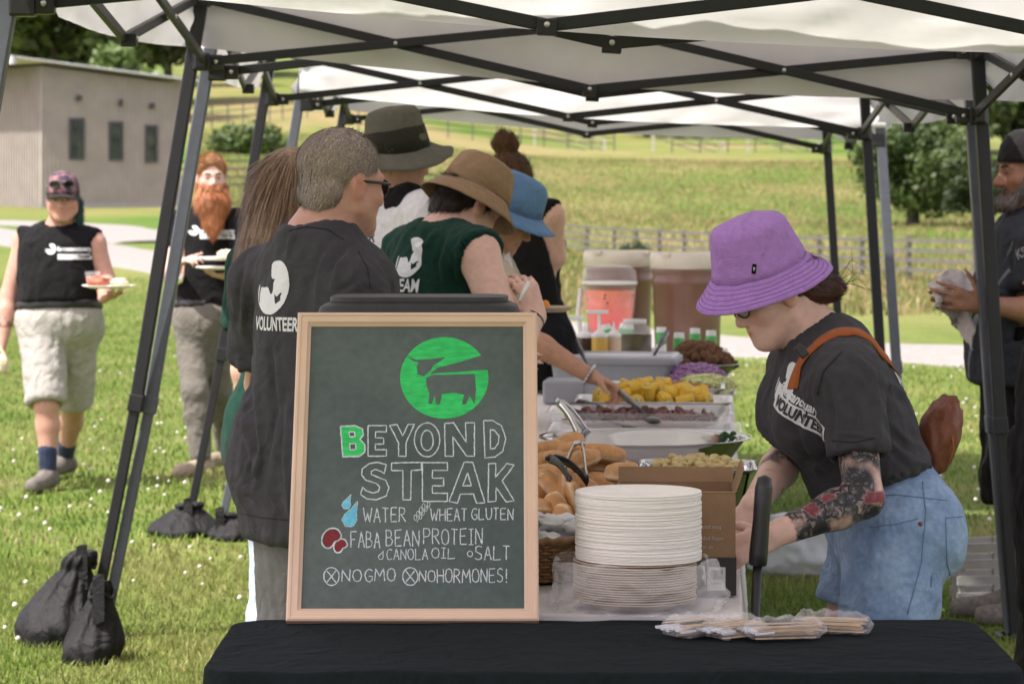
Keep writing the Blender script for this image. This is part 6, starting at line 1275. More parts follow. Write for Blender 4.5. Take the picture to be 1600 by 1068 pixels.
def glasses(P, name, label, lens_m, frame_m, rim=.0022, dy=0., temple=True, z=0., scale=1.):
    R, c, s = P['R'], P['J']['head'], P['hs']; W = lambda p: tuple(c + R @ (np.array(p, float) * s * np.array((scale, 1, 1)) + np.array((0, dy, z)))); root = empty(name, W((0, .1, 0)), label, 'glasses')
    for sx in (-1, 1):
        L = [(sx * .034 + .023 * math.cos(a) * (1 if True else 1), .104 - .012 * abs(math.cos(a) * sx * .5 + .5) * 1.2, -.004 + .018 * math.sin(a)) for a in np.linspace(0, 2 * math.pi, 25)]
        mb = MB(); mb.tube([W(p) for p in L], rim, 6, False); mb.build('rim', frame_m, root); mb = MB(); mb.add([W(p) for p in L[:-1]], [tuple(range(24))]); mb.build('lens', lens_m, root, fix=False)
        if temple: mb = MB(); mb.tube([W((sx * .058, .094, .004)), W((sx * .074, .05, .006)), W((sx * .079, .0, .006)), W((sx * .077, -.015, -.008))], rim * 1.2, 6); mb.build('temple', frame_m, root)
    mb = MB(); mb.tube([W((-.012, .106, .0)), W((0, .108, .004)), W((.012, .106, .0))], rim, 6); mb.build('bridge', frame_m, root); return root
# ------------------------------------------------------------------ the people
def rig(px, d, fwd, H, lean=0., head_f=None, head_u=None, gzv=0.):
    x = (px - 800) * d / F_PX; f = N_((fwd[0], fwd[1], 0)); r = np.array((f[1], -f[0], 0)); Z = np.array((0, 0, 1.)); o = np.array((x, d, gzv)); hip = o + Z * .515 * H
    a = math.radians(lean); up = Z * math.cos(a) + f * math.sin(a); ff = f * math.cos(a) - Z * math.sin(a); J = {}
    J['neck'] = hip + up * .315 * H; J['head'] = J['neck'] + up * .10 * H + ff * .02 * H
    for s, g in (('L', -1), ('R', 1)):
        J['s' + s] = J['neck'] + r * g * .105 * H - up * .025 * H; J['e' + s] = J['s' + s] + r * g * .025 * H - Z * .175 * H + f * .0; J['w' + s] = J['e' + s] - Z * .14 * H + f * .04 * H; J['h' + s] = hip + r * g * .052 * H; J['k' + s] = J['h' + s] - Z * .235 * H + f * .012 * H + r * g * .005; J['a' + s] = o + r * g * .055 * H + Z * .048 * H
    J['_hf'] = head_f if head_f is not None else f; J['_hu'] = head_u if head_u is not None else (0, 0, 1); return J
def seam(pts, target, name, m, r, w=.0):
    T = BVHTree.FromPolygons([v.co for v in target.data.vertices], [p.vertices[:] for p in target.data.polygons]); q = []
    for a, b in zip(pts[:-1], pts[1:]):
        for k in range(8):
            p = Vector((np.array(a) * (1 - k / 8) + np.array(b) * k / 8).tolist()); o = Vector((0, 0, HC)); dr = (p - o).normalized(); h = T.ray_cast(o, dr); q.append((h[0] - dr * .0015) if h[0] is not None and abs(h[0].y - p.y) < .4 else T.find_nearest(p)[0])
    mb = MB(); mb.tube(q, r, 5); return mb.build(name, m, target)
m_cthread = mat('charcoal_thread', (.020, .020, .022), .9, .1, 90)
HAIRM = hair_mat('hair', (.1, .07, .05))
CREW = 'people serving and queuing at the buffet'
# --- 1: volunteer with grey hair, back to us
J = rig(508, 6.7, (.72, .7), 1.74, head_f=(.78, .62, -.06))
J.update(head=A3(535, 287, 6.7), neck=A3(497, 358, 6.68), sL=A3(414, 440, 6.84), sR=A3(546, 462, 6.56), eL=A3(410, 600, 7.0), wL=A3(490, 605, 7.2), eR=A3(566, 605, 6.72), wR=A3(600, 600, 7.02))
P = build_person('person', 'person with short grey hair and charcoal shirt lettered VOLUNTEER, back to us by the chalkboard', J, .0075, CREW, 'pink', .98, .96, neckr=.060, headkw=dict(fat=.012))
VOL = P; sh = shirt(P, m_charcoal, .019, .72, -.15, .0065, 1., 1.13, slr=.078, straight=1); crease(sh, [[(521,384),(505,407),(497,435),(495,466)], [(548,392),(529,415),(519,450)], [(572,440),(552,451),(526,470)], [(389,415),(382,455),(378,520)], [(432,545),(441,640),(424,730)], [(398,590),(408,700),(396,770)], [(378,650),(400,735),(436,795)], [(452,620),(446,720),(452,800)], [(470,350),(455,372),(450,400)], [(372,560),(384,620),(380,690)]], .010, 5.); trousers(P, m_greyshort, .018, ('k', -.08), .022, .006, 4.); shoes(P, m_shoe)
hair_shell(P, HAIRM, [('e', (0, -.014, .046), (.0815, .103, .084)), ('e', (0, -.06, -.02), (.068, .048, .055))], [('e', (0, .115, -.02), (.12, .075, .10)), ('e', (0, -.03, -.125), (.14, .14, .058)), ('e', (.088, .012, -.03), (.03, .035, .05)), ('e', (-.088, .012, -.03), (.03, .035, .05))], (.23, .18, .145), 1., 16000, .016, .0008, (.1, -.55, -.8), .006, .12, .1, col2=(.5, .43, .37), rough=.0012, lift=.12, jit=.10)
glasses(P, 'sunglasses', 'dark sunglasses on the grey haired person with VOLUNTEER on the back', m_lens, m_blackpl, .003)
bn = P['T'] @ N_((0, -1, 0)); c0 = surf(sh, 424, 449); rgt = N_((.85, -.53, 0)); A6 = lambda a, b_: A3(a, b_, 6.62); seam([A6(452, 360), A6(478, 354), A6(512, 358), A6(540, 376)], sh, 'collar_seam', m_cthread, .0016); seam([A6(372, 800), A6(410, 808), A6(456, 812)], sh, 'hem_seam', m_cthread, .0014); seam([A6(560, 392), A6(575, 420), A6(580, 455)], sh, 'shoulder_seam', m_cthread, .0014); decal(P, sh, emblem(.063), c0, rgt, (.04, 0, 1), 'emblem'); decal(P, sh, text2d('VOLUNTEER', .043, .0012), surf(sh, 427, 507), rgt, (.04, 0, 1), 'lettering', sx=.60)
# --- 2: long haired person beyond
J = rig(474, 8.0, (.6, .8), 1.65, head_f=(.7, .7, -.1)); J['head'] = A3(464, 302, 8.0)
P = build_person('person', 'person with long straight light brown hair, mostly hidden behind the grey haired person', J, .011, CREW, 'light', .95)
shirt(P, m_greencot, .02, .6, -.12, seed=3., straight=1); trousers(P, m_ltdenim, .018, ('k', .9)); shoes(P, m_shoe)
hair_shell(P, HAIRM, [('e', (0, -.016, .042), (.088, .108, .086)), ('c', (-.02, -.05, -.02), (-.03, -.08, -.20), .08, .078, .05), ('c', (.03, -.05, -.02), (.03, -.075, -.20), .08, .075, .05), ('c', (-.06, -.03, -.06), (-.07, -.05, -.2), .04, .035, .05)], [('e', (0, .105, -.04), (.06, .06, .10))], (.10, .055, .028), 2., 9000, .12, .0011, (-.08, -.10, -1), .008, .45, .15, col2=(.33, .22, .135), lift=.02, jit=.035, rough=.0025)
# --- 3: olive hat, white shirt
J = rig(630, 9.7, (.75, .66), 1.77, head_f=(.86, .5, .0)); J.update(head=A3(622, 252, 9.7), neck=A3(610, 305, 9.72), sR=A3(668, 340, 9.52), sL=A3(556, 332, 9.95), eR=A3(688, 460, 9.4), wR=A3(745, 490, 9.7))
P = build_person('person', 'tall person in a wide olive hat, white sleeves and a black vest', J, .011, CREW, 'pink', 1.0)
sh = shirt(P, m_whitecot, .018, .6, -.1, .010, 5., straight=1); trousers(P, m_khaki, .018, ('k', .9)); shoes(P, m_shoe)
P['lo'] = P['pel'] - .8; P['hi'] = P['pel'] + .9
def vest(P, m, t, seed):
    J, up, la, fw, T, L, b = P['J'], P['up'], P['la'], P['fw'], P['T'], P['L'], P['b']; pel = P['pel']; F = Field(P['lo'], P['hi'], .011); F.ell(pel + up * .66 * L, (.115, .13 + t, .26), T, .05); F.ell(pel + up * .3 * L, (.15 + t, .12 + t, .24), T, .06)
    for s in 'LR': F.cone(J['neck'] - up * .05, J['neck'] * .5 + J['s' + s] * .5, .05 + t, .05 + t, .03)
    F.cone(J['neck'], J['head'], P['nr'] + .006, P['nr'] + .03, .01, op='sub'); F.plane(pel, -up); return finish(P, 'vest', F, m, .005, 7., seed=seed)
vest(P, m_blackcot, .022, 6.); decal(P, sh, text2d('ER', .05, .001), surf(sh, 577, 371), N_((.9, -.35, 0)), (0, 0, 1), 'lettering', m_printblack)
hair_shell(P, HAIRM, [('e', (0, -.02, .03), (.08, .098, .08))], [('e', (0, .11, -.02), (.12, .085, .12)), ('e', (0, -.03, -.12), (.14, .14, .06))], (.15, .12, .09), 3., 1500, .02, .001, (0, -.4, -.9), .008, zmax=.05)
r_, R_, c_, o1, o2 = hat(P, m_hatgreen, [(0, .132), (.05, .131), (.078, .124), (.092, .106), (.099, .06), (.104, .02), (.107, -.002)], [(.12, -.008), (.14, -.018), (.16, -.026), (.182, -.03)], tilt=(10, 0), off=(0, -.004, .05), band=fabric('dark_hat_band', (.03, .028, .022)), seed=4., bend=lambda x, y: -.05 * (abs(x) / .17) ** 1.6); wear(P, r_, 'olive green wide brimmed sun hat with a darker band', 'hat')
# --- 4: tan bucket hat, dark green sleeveless shirt
J = rig(655, 8.4, (.75, .66), 1.72, head_f=(.70, .46, -.55), head_u=(.3, .2, 1)); J.update(head=A3(732, 321, 8.48), neck=A3(690, 362, 8.42), sR=A3(746, 396, 8.24), sL=A3(636, 392, 8.58), eR=A3(800, 545, 8.12), wR=A3(838, 492, 8.2), eL=A3(650, 540, 8.85), wL=A3(770, 560, 9.0))
P = build_person('person', 'person in a tan bucket hat and dark green sleeveless shirt lettered TEAM', J, .0085, CREW, 'fair', 1.0, arm=1.12, hands={'R': dict(fd=(-.32, .05, 1), pn=(-.4, .75, -.2), lat=(-1, 0, .2), curl=(.75, .8, .85, .9), thumb=(.7, .5))})
sh = shirt(P, m_greencot, .02, .3, -.12, .007, 7., sleeveless=True, straight=1); trousers(P, m_khaki, .018, ('k', .9)); shoes(P, m_shoe)
rgt = N_((.66, -.75, 0)); crease(sh, [[(706,362),(690,412),(700,470)], [(640,362),(662,402),(672,440)], [(722,368),(716,425),(724,470)], [(600,400),(606,440),(600,470)], [(680,362),(668,380),(650,392)]], .009, 5.); rgt = N_((.85, -.53, 0)); decal(P, sh, emblem(.060), surf(sh, 640, 402), rgt, (.1, 0, 1), 'emblem', sx=.9); decal(P, sh, text2d('TEAM', .052, .0014), surf(sh, 634, 447), rgt, (.1, 0, 1), 'lettering', sx=.72)
hair_shell(P, HAIRM, [('e', (0, -.018, .03), (.081, .10, .082)), ('e', (0, -.065, -.035), (.066, .045, .045))], [('e', (0, .11, -.03), (.13, .085, .12)), ('e', (0, -.03, -.135), (.14, .14, .06)), ('e', (.088, .015, -.03), (.02, .03, .045))], (.012, .008, .006), 4., 3500, .025, .0009, (0, -.3, -1), .007, col2=(.05, .03, .022), zmax=.045, lift=.12, jit=.12)
r_, R_, c_, o1, o2 = hat(P, m_hattan, [(0, .112), (.05, .111), (.076, .103), (.088, .088), (.098, .05), (.108, .0)], [(.118, -.013), (.13, -.028), (.14, -.04), (.15, -.052)], tilt=(4, 0), off=(0, .0, .042), seed=7., stitch=1); wear(P, r_, 'tan canvas bucket hat on the person in the green TEAM shirt', 'hat')
mb = MB(); mb.tube([A3(826, 440, 8.16), A3(812, 470, 8.14)], .006, 8); tag(mb.build('white_fork', m_whitepl), 'white plastic utensil handle pinched in the raised hand', 'fork')
mb = MB(); cw = J['wR']; ax = N_(J['eR'] - J['wR']); x_, y_, _ = ortho(ax); mb.tube([cw + ax * .015 + np.array(x_) * .031 * math.cos(a) + np.array(y_) * .031 * math.sin(a) for a in np.linspace(0, 6.29, 22)], .003, 5); mb.build('bracelet', m_blackpl, P['root'])
# --- 5: bun hair, black tank
J = rig(822, 11.5, (.3, .95), 1.68, head_f=(.4, .9, -.1)); J.update(head=A3(800, 288, 11.5), neck=A3(812, 334, 11.5), sR=A3(860, 338, 11.4), sL=A3(770, 336, 11.6), eR=A3(868, 402, 11.45), wR=A3(845, 408, 11.75))
P = build_person('person', 'person with a high brown bun and black tank top, back to us', J, .012, CREW, 'light', .95)
shirt(P, m_blackcot, .016, .3, -.1, seed=9., sleeveless=True); trousers(P, m_khaki, .016, ('k', .9)); shoes(P, m_shoe)
hair_shell(P, HAIRM, [('e', (0, -.018, .04), (.082, .103, .083)), ('e', (-.01, -.055, .15), (.052, .052, .048), .02), ('e', (0, -.06, -.02), (.068, .05, .06))], [('e', (0, .11, -.03), (.12, .075, .11)), ('e', (0, -.03, -.125), (.14, .14, .06))], (.07, .03, .014), 5., 4500, .035, .0016, (0, -.5, .8), .009, .45, -.1, col2=(.2, .10, .05), lift=.12, jit=.15)
# --- 6: blue hat, profile, reaching arm
J = rig(738, 10.0, (.96, .2), 1.62, head_f=(.9, -.06, -.42)); J.update(head=A3(787, 338, 10.0), neck=A3(752, 398, 10.05), sR=A3(768, 440, 9.84), sL=A3(748, 428, 10.24), eR=A3(815, 522, 9.62), wR=A3(924, 588, 9.6), eL=A3(770, 540, 10.35), wL=A3(765, 610, 10.45))
def tint_older(V, c, J): return c * (1 + .12 * fbm(V * 60, 2))[:, None]
P = build_person('person', 'person in a broad blue hat and glasses reaching a bare arm over the trays', J, .0085, CREW, 'tan', .95, hands={'R': dict(fd=(.88, -.05, -.42), pn=(-.1, -.25, -1), lat=(.2, -1, .1), curl=(1.0, 1.05, 1.1, 1.15), thumb=(.9, .5), s=1.0)}, tint=tint_older, arm=.95)
shirt(P, m_cream, .018, .25, -.1, seed=11.); trousers(P, m_khaki, .016, ('k', .9)); shoes(P, m_shoe); eyes(P)
hair_shell(P, HAIRM, [('e', (0, -.02, .03), (.081, .10, .082)), ('c', (0, -.07, -.02), (.0, -.08, -.12), .06, .05, .03)], [('e', (0, .11, -.03), (.13, .09, .13)), ('e', (.09, .02, -.03), (.02, .03, .05))], (.03, .016, .01), 6., 2500, .05, .0012, (0, -.2, -1), .009, zmax=.05, lift=.1, jit=.1)
glasses(P, 'eyeglasses', 'wire glasses under the blue hat brim', m_clearhard, m_blackpl, .0016)
r_, R_, c_, o1, o2 = hat(P, m_hatblue, [(0, .116), (.05, .114), (.078, .104), (.09, .085), (.098, .04), (.106, .0)], [(.125, -.012), (.145, -.022), (.168, -.03)], tilt=(0, 0), off=(0, .012, .045), seed=9., bend=lambda x, y: -.03 * abs(x) / .15, sx=.88); wear(P, r_, 'broad brimmed blue sun hat with a black chin cord', 'hat')
W = lambda p: tuple(P['J']['head'] + P['R'] @ np.array(p)); mb = MB(); mb.tube([W((.085, .01, .03)), W((.083, .01, -.04)), W((.06, .02, -.12)), W((.02, .03, -.16))], .0035, 6); mb.build('chin_cord', m_blackpl, r_)
ax = N_(J['wR'] - J['eR']); x_, y_, _ = ortho(ax); root = empty('bracelet', J['wR'].tolist(), 'silver beaded bracelet on the arm reaching over the corn', 'bracelet'); mb = MB()
for k in range(18): a = k / 18 * 6.283; mb.blob(tuple(J['wR'] - ax * .01 + (np.array(x_) * math.cos(a) + np.array(y_) * math.sin(a)) * .034), .0062, None, 0, 1, 2)
mb.build('beads', m_steel, root)
mb = MB(); a_, b_, c2, d2 = A3(788, 400, 9.9), A3(796, 394, 9.9), A3(812, 462, 9.8), A3(796, 470, 9.8); mb.add([a_, b_, c2, d2], [(0, 1, 2, 3)]); o = mb.build('paper_sheet', m_napkin, None, fix=False); solid(o, .003); tag(o, 'folded white paper held below the blue hat', 'paper')
# --- 7: left person with the plate
J = rig(92, 15.0, (.2, -.98), 1.64, head_f=(.10, -1, -.05)); J.update(head=A3(98, 310, 14.95), neck=A3(92, 362, 15.05), sL=A3(146, 380, 15.0), sR=A3(40, 376, 15.1), eR=A3(14, 462, 15.05), wR=A3(2, 540, 14.95), eL=A3(166, 436, 14.98), wL=A3(162, 466, 14.78), kR=A3(72, 632, 14.82), aR=A3(75, 735, 14.8), kL=A3(114, 632, 15.2), aL=A3(102, 712, 15.5))
def tint_left(V, c, J):
    w = ((np.linalg.norm(V - (J['sR'] * .7 + J['eR'] * .3), axis=1) < .05) | (np.linalg.norm(V - (J['eR'] * .45 + J['wR'] * .55), axis=1) < .05)) & (fbm(V * 40, 2) > .05); c[w] = c[w] * .35; return c
P = build_person('person', 'person in a patterned cap, black sleeveless shirt and pale shorts walking across the lawn', J, .0105, 'people walking on the lawn', 'pink', 1.24, 1.02, tint=tint_left, arm=1.15, leg=1.08, headkw=dict(fat=.012), neckr=.062, hands={'L': dict(fd=(.55, -.8, .1), pn=(-.2, .1, 1), lat=(.8, .5, 0), curl=(.3, .3, .35, .4), thumb=(.3, .3)), 'R': dict(fd=(-.1, -.25, -1), pn=(.9, .2, 0), lat=(0, -1, 0), curl=(.5, .55, .6, .6), thumb=(.6, .5))})
sh = shirt(P, m_blackcot, .016, .3, .115, .007, 13., sleeveless=True, belly=.03); trousers(P, m_stone, .014, ('k', -.02), .016, .007, 14., .11); shoes(P, m_shoe, sock=m_sock); eyes(P, brow=HAIRM)
F = Field(P['pel'] - .35, P['pel'] + .35, .009); F.ell(P['pel'] + P['up'] * .10, (.17 * P['b'] + .022, .128 * P['b'] + .030, .2), P['T'], .03); F.plane(P['pel'] + P['up'] * .118, P['up']); F.plane(P['pel'] + P['up'] * .076, -P['up']); finish(P, 'belt', F, m_belt, .001, 9)
rgt = N_((1, .15, 0)); decal(P, sh, emblem(.028), surf(sh, 79, 389), rgt, (0, 0, 1), 'emblem'); decal(P, sh, text2d('farmsanctuary', .031, .0015), surf(sh, 116, 389), rgt, (0, 0, 1), 'lettering'); decal(P, sh, poly2d([[(-.088, -.014), (.088, -.014), (.088, .014), (-.088, .014)]]), surf(sh, 117, 401), rgt, (0, 0, 1), 'lettering_bar'); decal(P, sh, text2d('TEAM', .024, .001), surf(sh, 131, 401), rgt, (0, 0, 1), 'lettering', m_printblack, .0045)
hair_shell(P, HAIRM, [('e', (0, -.02, .03), (.085, .10, .08)), ('c', (-.075, -.03, -.02), (-.085, -.03, -.13), .03, .022, .02)], [('e', (0, .11, -.03), (.14, .09, .13))], (.012, .010, .01), 7., 1500, .03, .0016, (0, -.1, -1), .010, col2=(.02, .10, .085))
m_capcol = mat('patterned_cap', (.03, .022, .045), .8, .3, 30, col2=(.24, .12, .12), vscale=26)
def cap(P, m, mv, name, label, back=False, tilt=0.):
    R = P['R'] @ np.array(rot('X', tilt)); s = P['hs']; c = P['J']['head'] + P['R'] @ np.array((0, -.005, .045)) * s; root = empty(name, c.tolist(), label, 'cap'); n = 48; rows = [[tuple(c + R @ np.array((r * math.cos(a) * .86, r * math.sin(a) * 1.05, z)) * s) for a in np.linspace(0, 2 * math.pi, n, endpoint=False)] for r, z in ((.004, .098), (.05, .09), (.078, .07), (.094, .035), (.1, -.005), (.1, -.02))]
    mb = MB(); mb.sheet(rows, close=True); o = mb.build('crown', m, root, fix=False); solid(o, .003); sg = -1 if back else 1; rows = []
    for j in range(6): t = j / 5; rows.append([tuple(c + R @ np.array(((.084 + .002 * t) * math.cos(a) * (1 - .08 * t), sg * ((.1 + .0 * t) * math.sin(a) + .075 * t * (math.sin(a) ** .6)), -.018 - .012 * t + .010 * math.sin(a) * 0 - .018 * abs(math.cos(a)) ** 2)) * s) for a in np.linspace(.12, math.pi - .12, 26)])
    mb = MB(); mb.sheet(rows); o = mb.build('visor', mv, root, fix=False); solid(o, .004); return root
cap(P, m_capcol, m_capblack, 'baseball_cap', 'patterned cap with dark visor and sunglasses pushed up on it'); g = glasses(P, 'sunglasses', 'dark sunglasses resting on top of the patterned cap', m_lens, m_blackpl, .004, dy=.004, temple=False, z=.082, scale=1.05)
mb = MB(); cn = J['neck'] + np.array((0, -.015, .012)); mb.tube([cn + np.array((.082 * math.cos(a), .068 * math.sin(a) - .012, -.004 - .018 * max(0, -math.sin(a)))) for a in np.linspace(0, 6.29, 40)], .007, 6); mb.build('shell_necklace', m_cream, P['root'])
m_foodpink = mat('pink_drink', (.62, .16, .14), .3, .15, 30); m_chicken = mat('browned_food', (.33, .1, .05), .5, .35, 50, .4, 60); m_slaw = mat('pale_food', (.62, .55, .38), .6, .25, 60, .4, 70)
def held_plate(px, py, d, r, label, food=(), m=m_plate, extra=0.):
    c = A3(px, py, d); root = empty('held_plate', c.tolist(), label, 'plate'); mb = MB(); mb.lathe([(0, 0), (r * .68, 0), (r * .78, .004), (r, .013), (r, .016), (r * .77, .008), (0, .004)], c, n=36); mb.build('plate', m, root)
    for k, (nm, x, y, s, mm) in enumerate(food): mb = MB(); mb.blob(tuple(c + np.array((x, y, .008 + s * .4))), (s, s * .8, s * .55), None, .6, 3, 3, k * 3 + px); tag(mb.build(nm, mm), f'{nm.replace("_", " ")} on the {label}'[:90], 'food')
    return c
c = held_plate(170, 450, 14.62, .135, 'tan plate carried by the person in the patterned cap', [('browned_chicken', -.05, -.02, .055, m_chicken), ('pale_slaw', .055, -.01, .045, m_slaw)])
root = empty('sauce_cup', (c + np.array((-.085, -.01, .01))).tolist(), 'small clear cup of pink sauce on the carried plate', 'cup'); cc = c + np.array((-.085, .02, .012)); mb = MB(); mb.lathe([(.026, 0), (.034, .045), (0, .046)], cc, n=20); mb.build('sauce', m_foodpink, root); mb = MB(); mb.lathe([(.028, 0), (.04, .072), (.042, .072)], cc, n=20); mb.build('clear_cup', m_clearhard, root, fix=False)
mb = MB(); mb.blob(tuple(A3(3, 568, 14.85)), (.035, .03, .05), None, .3, 2, 3, 3); tag(mb.build('bread_piece', m_slaw), 'piece of golden bread held low at the left picture edge', 'bread')
# --- 8: red bearded person
J = rig(318, 15.8, (.25, -.97), 1.78, head_f=(.22, -1, -.02)); J.update(head=A3(330, 277, 15.75), neck=A3(330, 328, 15.9), sR=A3(286, 347, 15.95), sL=A3(374, 348, 15.75), eR=A3(266, 428, 15.85), wR=A3(279, 412, 15.6), eL=A3(384, 428, 15.7), wL=A3(356, 432, 15.45), hR=A3(299, 500, 15.9), hL=A3(330, 500, 15.75), kR=A3(304, 612, 15.7), aR=A3(314, 722, 15.65), kL=A3(342, 608, 15.9), aL=A3(354, 708, 16.2))
P = build_person('person', 'person with a long red beard in a black shirt and grey trousers carrying stacked plates', J, .0105, 'people walking on the lawn', 'fair', .90, leg=.9, hands={'R': dict(fd=(.75, -.55, .35), pn=(.2, .3, -1), lat=(.2, -.2, 1), curl=(.1, .6, .75, .8), thumb=(.4, .2)), 'L': dict(fd=(-.7, -.7, .1), pn=(0, 0, 1), lat=(.7, -.7, 0), curl=(.3, .3, .3, .3), thumb=(.3, .3))})
sh = shirt(P, m_blackcot, .012, .5, .06, .006, 15., slr=.062); trousers(P, m_khaki, .008, ('k', .95), .0, .006, 16., .1); shoes(P, fabric('tan_shoe', (.33, .27, .2))); eyes(P, brow=HAIRM)
F = Field(P['pel'] - .35, P['pel'] + .35, .009); F.ell(P['pel'] + P['up'] * .08, (.168 * P['b'] + .02, .125 * P['b'] + .02, .2), P['T'], .03); F.plane(P['pel'] + P['up'] * .10, P['up']); F.plane(P['pel'] + P['up'] * .06, -P['up']); finish(P, 'belt', F, m_belt, .001, 9)
hair_shell(P, HAIRM, [('e', (0, -.012, .046), (.081, .103, .086))], [('e', (0, .12, -.005), (.10, .065, .092)), ('e', (0, -.03, -.125), (.14, .14, .06)), ('e', (.09, .01, -.03), (.03, .03, .045)), ('e', (-.09, .01, -.03), (.03, .03, .045))], (.34, .165, .07), 8., 4500, .028, .0011, (.5, .45, .2), .008, .3, 0., col2=(.55, .32, .16), lift=.22, rough=.0015)
hair_shell(P, HAIRM, [('c', (-.062, .03, -.05), (-.05, .07, -.14), .024, .045, .03), ('c', (.062, .03, -.05), (.05, .07, -.14), .024, .045, .03), ('c', (0, .085, -.10), (0, .085, -.275), .044, .034, .04), ('c', (-.038, .075, -.12), (-.032, .085, -.23), .036, .028, .04), ('c', (.038, .075, -.12), (.032, .085, -.23), .036, .028, .04), ('c', (-.03, .095, -.053), (.03, .095, -.053), .012, .012, .02)], [('c', (-.02, .115, -.07), (.02, .115, -.07), .012, .012)], (.29, .095, .032), 9., 9000, .05, .0012, (0, .05, -1), .009, .5, .2, name='beard', col2=(.50, .21, .08), lift=.1, jit=.1, rough=.0012)
rgt = N_((1, .22, 0)); decal(P, sh, emblem(.028), surf(sh, 302, 360), rgt, (0, 0, 1), 'emblem'); decal(P, sh, text2d('farmsanctuary', .033, .0015), surf(sh, 337, 361), rgt, (0, 0, 1), 'lettering'); decal(P, sh, poly2d([[(-.088, -.014), (.088, -.014), (.088, .014), (-.088, .014)]]), surf(sh, 339, 369), rgt, (0, 0, 1), 'lettering_bar'); decal(P, sh, text2d('TEAM', .025, .001), surf(sh, 353, 369), rgt, (0, 0, 1), 'lettering', m_printblack, .0045)
held_plate(342, 421, 15.42, .125, 'lower of the two plates carried by the red bearded person'); held_plate(346, 406, 15.42, .125, 'upper of the two plates carried by the red bearded person', [('yellow_food', .03, -.03, .05, m_slaw)])
# --- 9: purple hat, tattooed arms
J = rig(1400, 6.3, (-.95, -.3), 1.63, head_f=(-.90, -.24, -.40)); J.update(head=A3(1208, 455, 6.28), neck=A3(1286, 536, 6.3), sL=A3(1326, 592, 6.10), sR=A3(1256, 580, 6.48), eL=A3(1350, 778, 6.02), wL=A3(1206, 836, 5.93), eR=A3(1234, 708, 6.42), wR=A3(1176, 792, 6.08), hL=A3(1402, 832, 6.19), hR=A3(1390, 830, 6.42), kL=A3(1376, 1085, 6.12), kR=A3(1300, 1070, 6.42), aL=A3(1440, 1378, 6.15), aR=A3(1372, 1345, 6.42))
def tint_tattoo(V, c, J):
    def arm(a, b, cnd):
        d = b - a; t = (V - a) @ d / (d @ d); r = np.linalg.norm(V - a - np.outer(t, d), axis=1); return (t > cnd[0]) & (t < cnd[1]) & (r < .075)
    n1 = fbm(V * 15 + 3, 2); n2 = fbm(V * 17 + 11, 2); red = np.array((.22, .03, .05)); ink = np.zeros(len(V))
    for a, b, q in ((J['sL'], J['eL'], (.40, 1.15)), (J['eL'], J['wL'], (-.15, .82))): m_ = arm(a, b, q); ink[m_] = np.clip(.5 + 3 * (n1[m_] + .28), 0, 1); r = m_ & (n2 > .34); c[r] = red; ink[r] *= .25
    m_ = (arm(J['sR'], J['eR'], (.55, 1.1)) | arm(J['eR'], J['wR'], (-.05, .8))); ink[m_] = np.clip(4 * (n1[m_] - .12), 0, .9); J['_ink'] = ink; return c
P = build_person('person', 'person in a purple bucket hat and charcoal shirt, tattooed arms reaching into the box', J, .006, CREW, 'fair', .90, 1.0, bust=.5, head_s=.94, tint=tint_tattoo, neckr=.050, leg=1.0, arm=.96, headkw=dict(jaw=.9, nose=.9), hands={'L': dict(fd=(-.9, -.1, -.35), pn=(.2, .8, -.6), lat=(-.3, .2, 1), curl=(.4, .45, .5, .55), thumb=(.5, .4)), 'R': dict(fd=(-.35, -.4, -.85), pn=(-.3, -.8, .3), lat=(-.6, .2, .3), curl=(.4, .45, .5, .5), thumb=(.5, .4))})
sh = shirt(P, m_charcoal, .015, .64, .135, .0065, 21., 1.02, slr=.068, h=.0065, bust=.5); eyes(P, brow=HAIRM)
crease(sh, [[(1313,549),(1284,576),(1273,613),(1283,660)], [(1332,552),(1362,580),(1372,630),(1375,690)], [(1377,596),(1400,606),(1420,625)], [(1385,655),(1420,692),(1462,706)], [(1388,690),(1425,722),(1465,732)], [(1240,650),(1266,705),(1302,742)], [(1300,600),(1312,640),(1310,690)], [(1340,610),(1346,650),(1336,695)], [(1255,600),(1262,640),(1256,690)]], .007, 5.)
def denim_crease(V, N): return wrinkle(V, N, .004, 14, (1, 1, 1.6), 31)
tr = trousers(P, m_denim, .014, ('k', {'L': -.40, 'R': -.49}), .010, .0055, 22., .20); shoes(P, m_shoe)
# sleeve hem line, jean details: pocket outline, side seam, rivet
m_thread = mat('seam_thread', (.16, .235, .35), .9, .2, 90); sx = lambda px, py: A3(px, py, 6.05); seam([sx(1300, 688), sx(1336, 690), sx(1372, 682)], sh, 'sleeve_seam', m_cthread, .0014); seam([sx(1316, 548), sx(1286, 580), sx(1275, 622)], sh, 'shoulder_seam', m_cthread, .0014)
seam([sx(1442, 752), sx(1447, 800), sx(1440, 880), sx(1415, 970)], tr, 'side_seam', m_thread, .0017); seam([sx(1478, 808), sx(1480, 880), sx(1490, 915)], tr, 'pocket_seam', m_thread, .0015); seam([sx(1478, 808), sx(1508, 806)], tr, 'pocket_seam', m_thread, .0015); seam([sx(1360, 822), sx(1400, 818), sx(1440, 808)], tr, 'pocket_seam', m_thread, .0015); seam([sx(1345, 775), sx(1400, 772), sx(1490, 782)], tr, 'waist_seam', m_thread, .0015)
mb = MB(); q = sx(1438, 818); T_ = BVHTree.FromPolygons([v.co for v in tr.data.vertices], [p.vertices[:] for p in tr.data.polygons]); o_ = Vector((0, 0, HC)); hh = T_.ray_cast(o_, (Vector(q.tolist()) - o_).normalized()); mb.blob(tuple(hh[0]), .005, None, 0, 1, 2); mb.build('rivet', m_leather, tr)
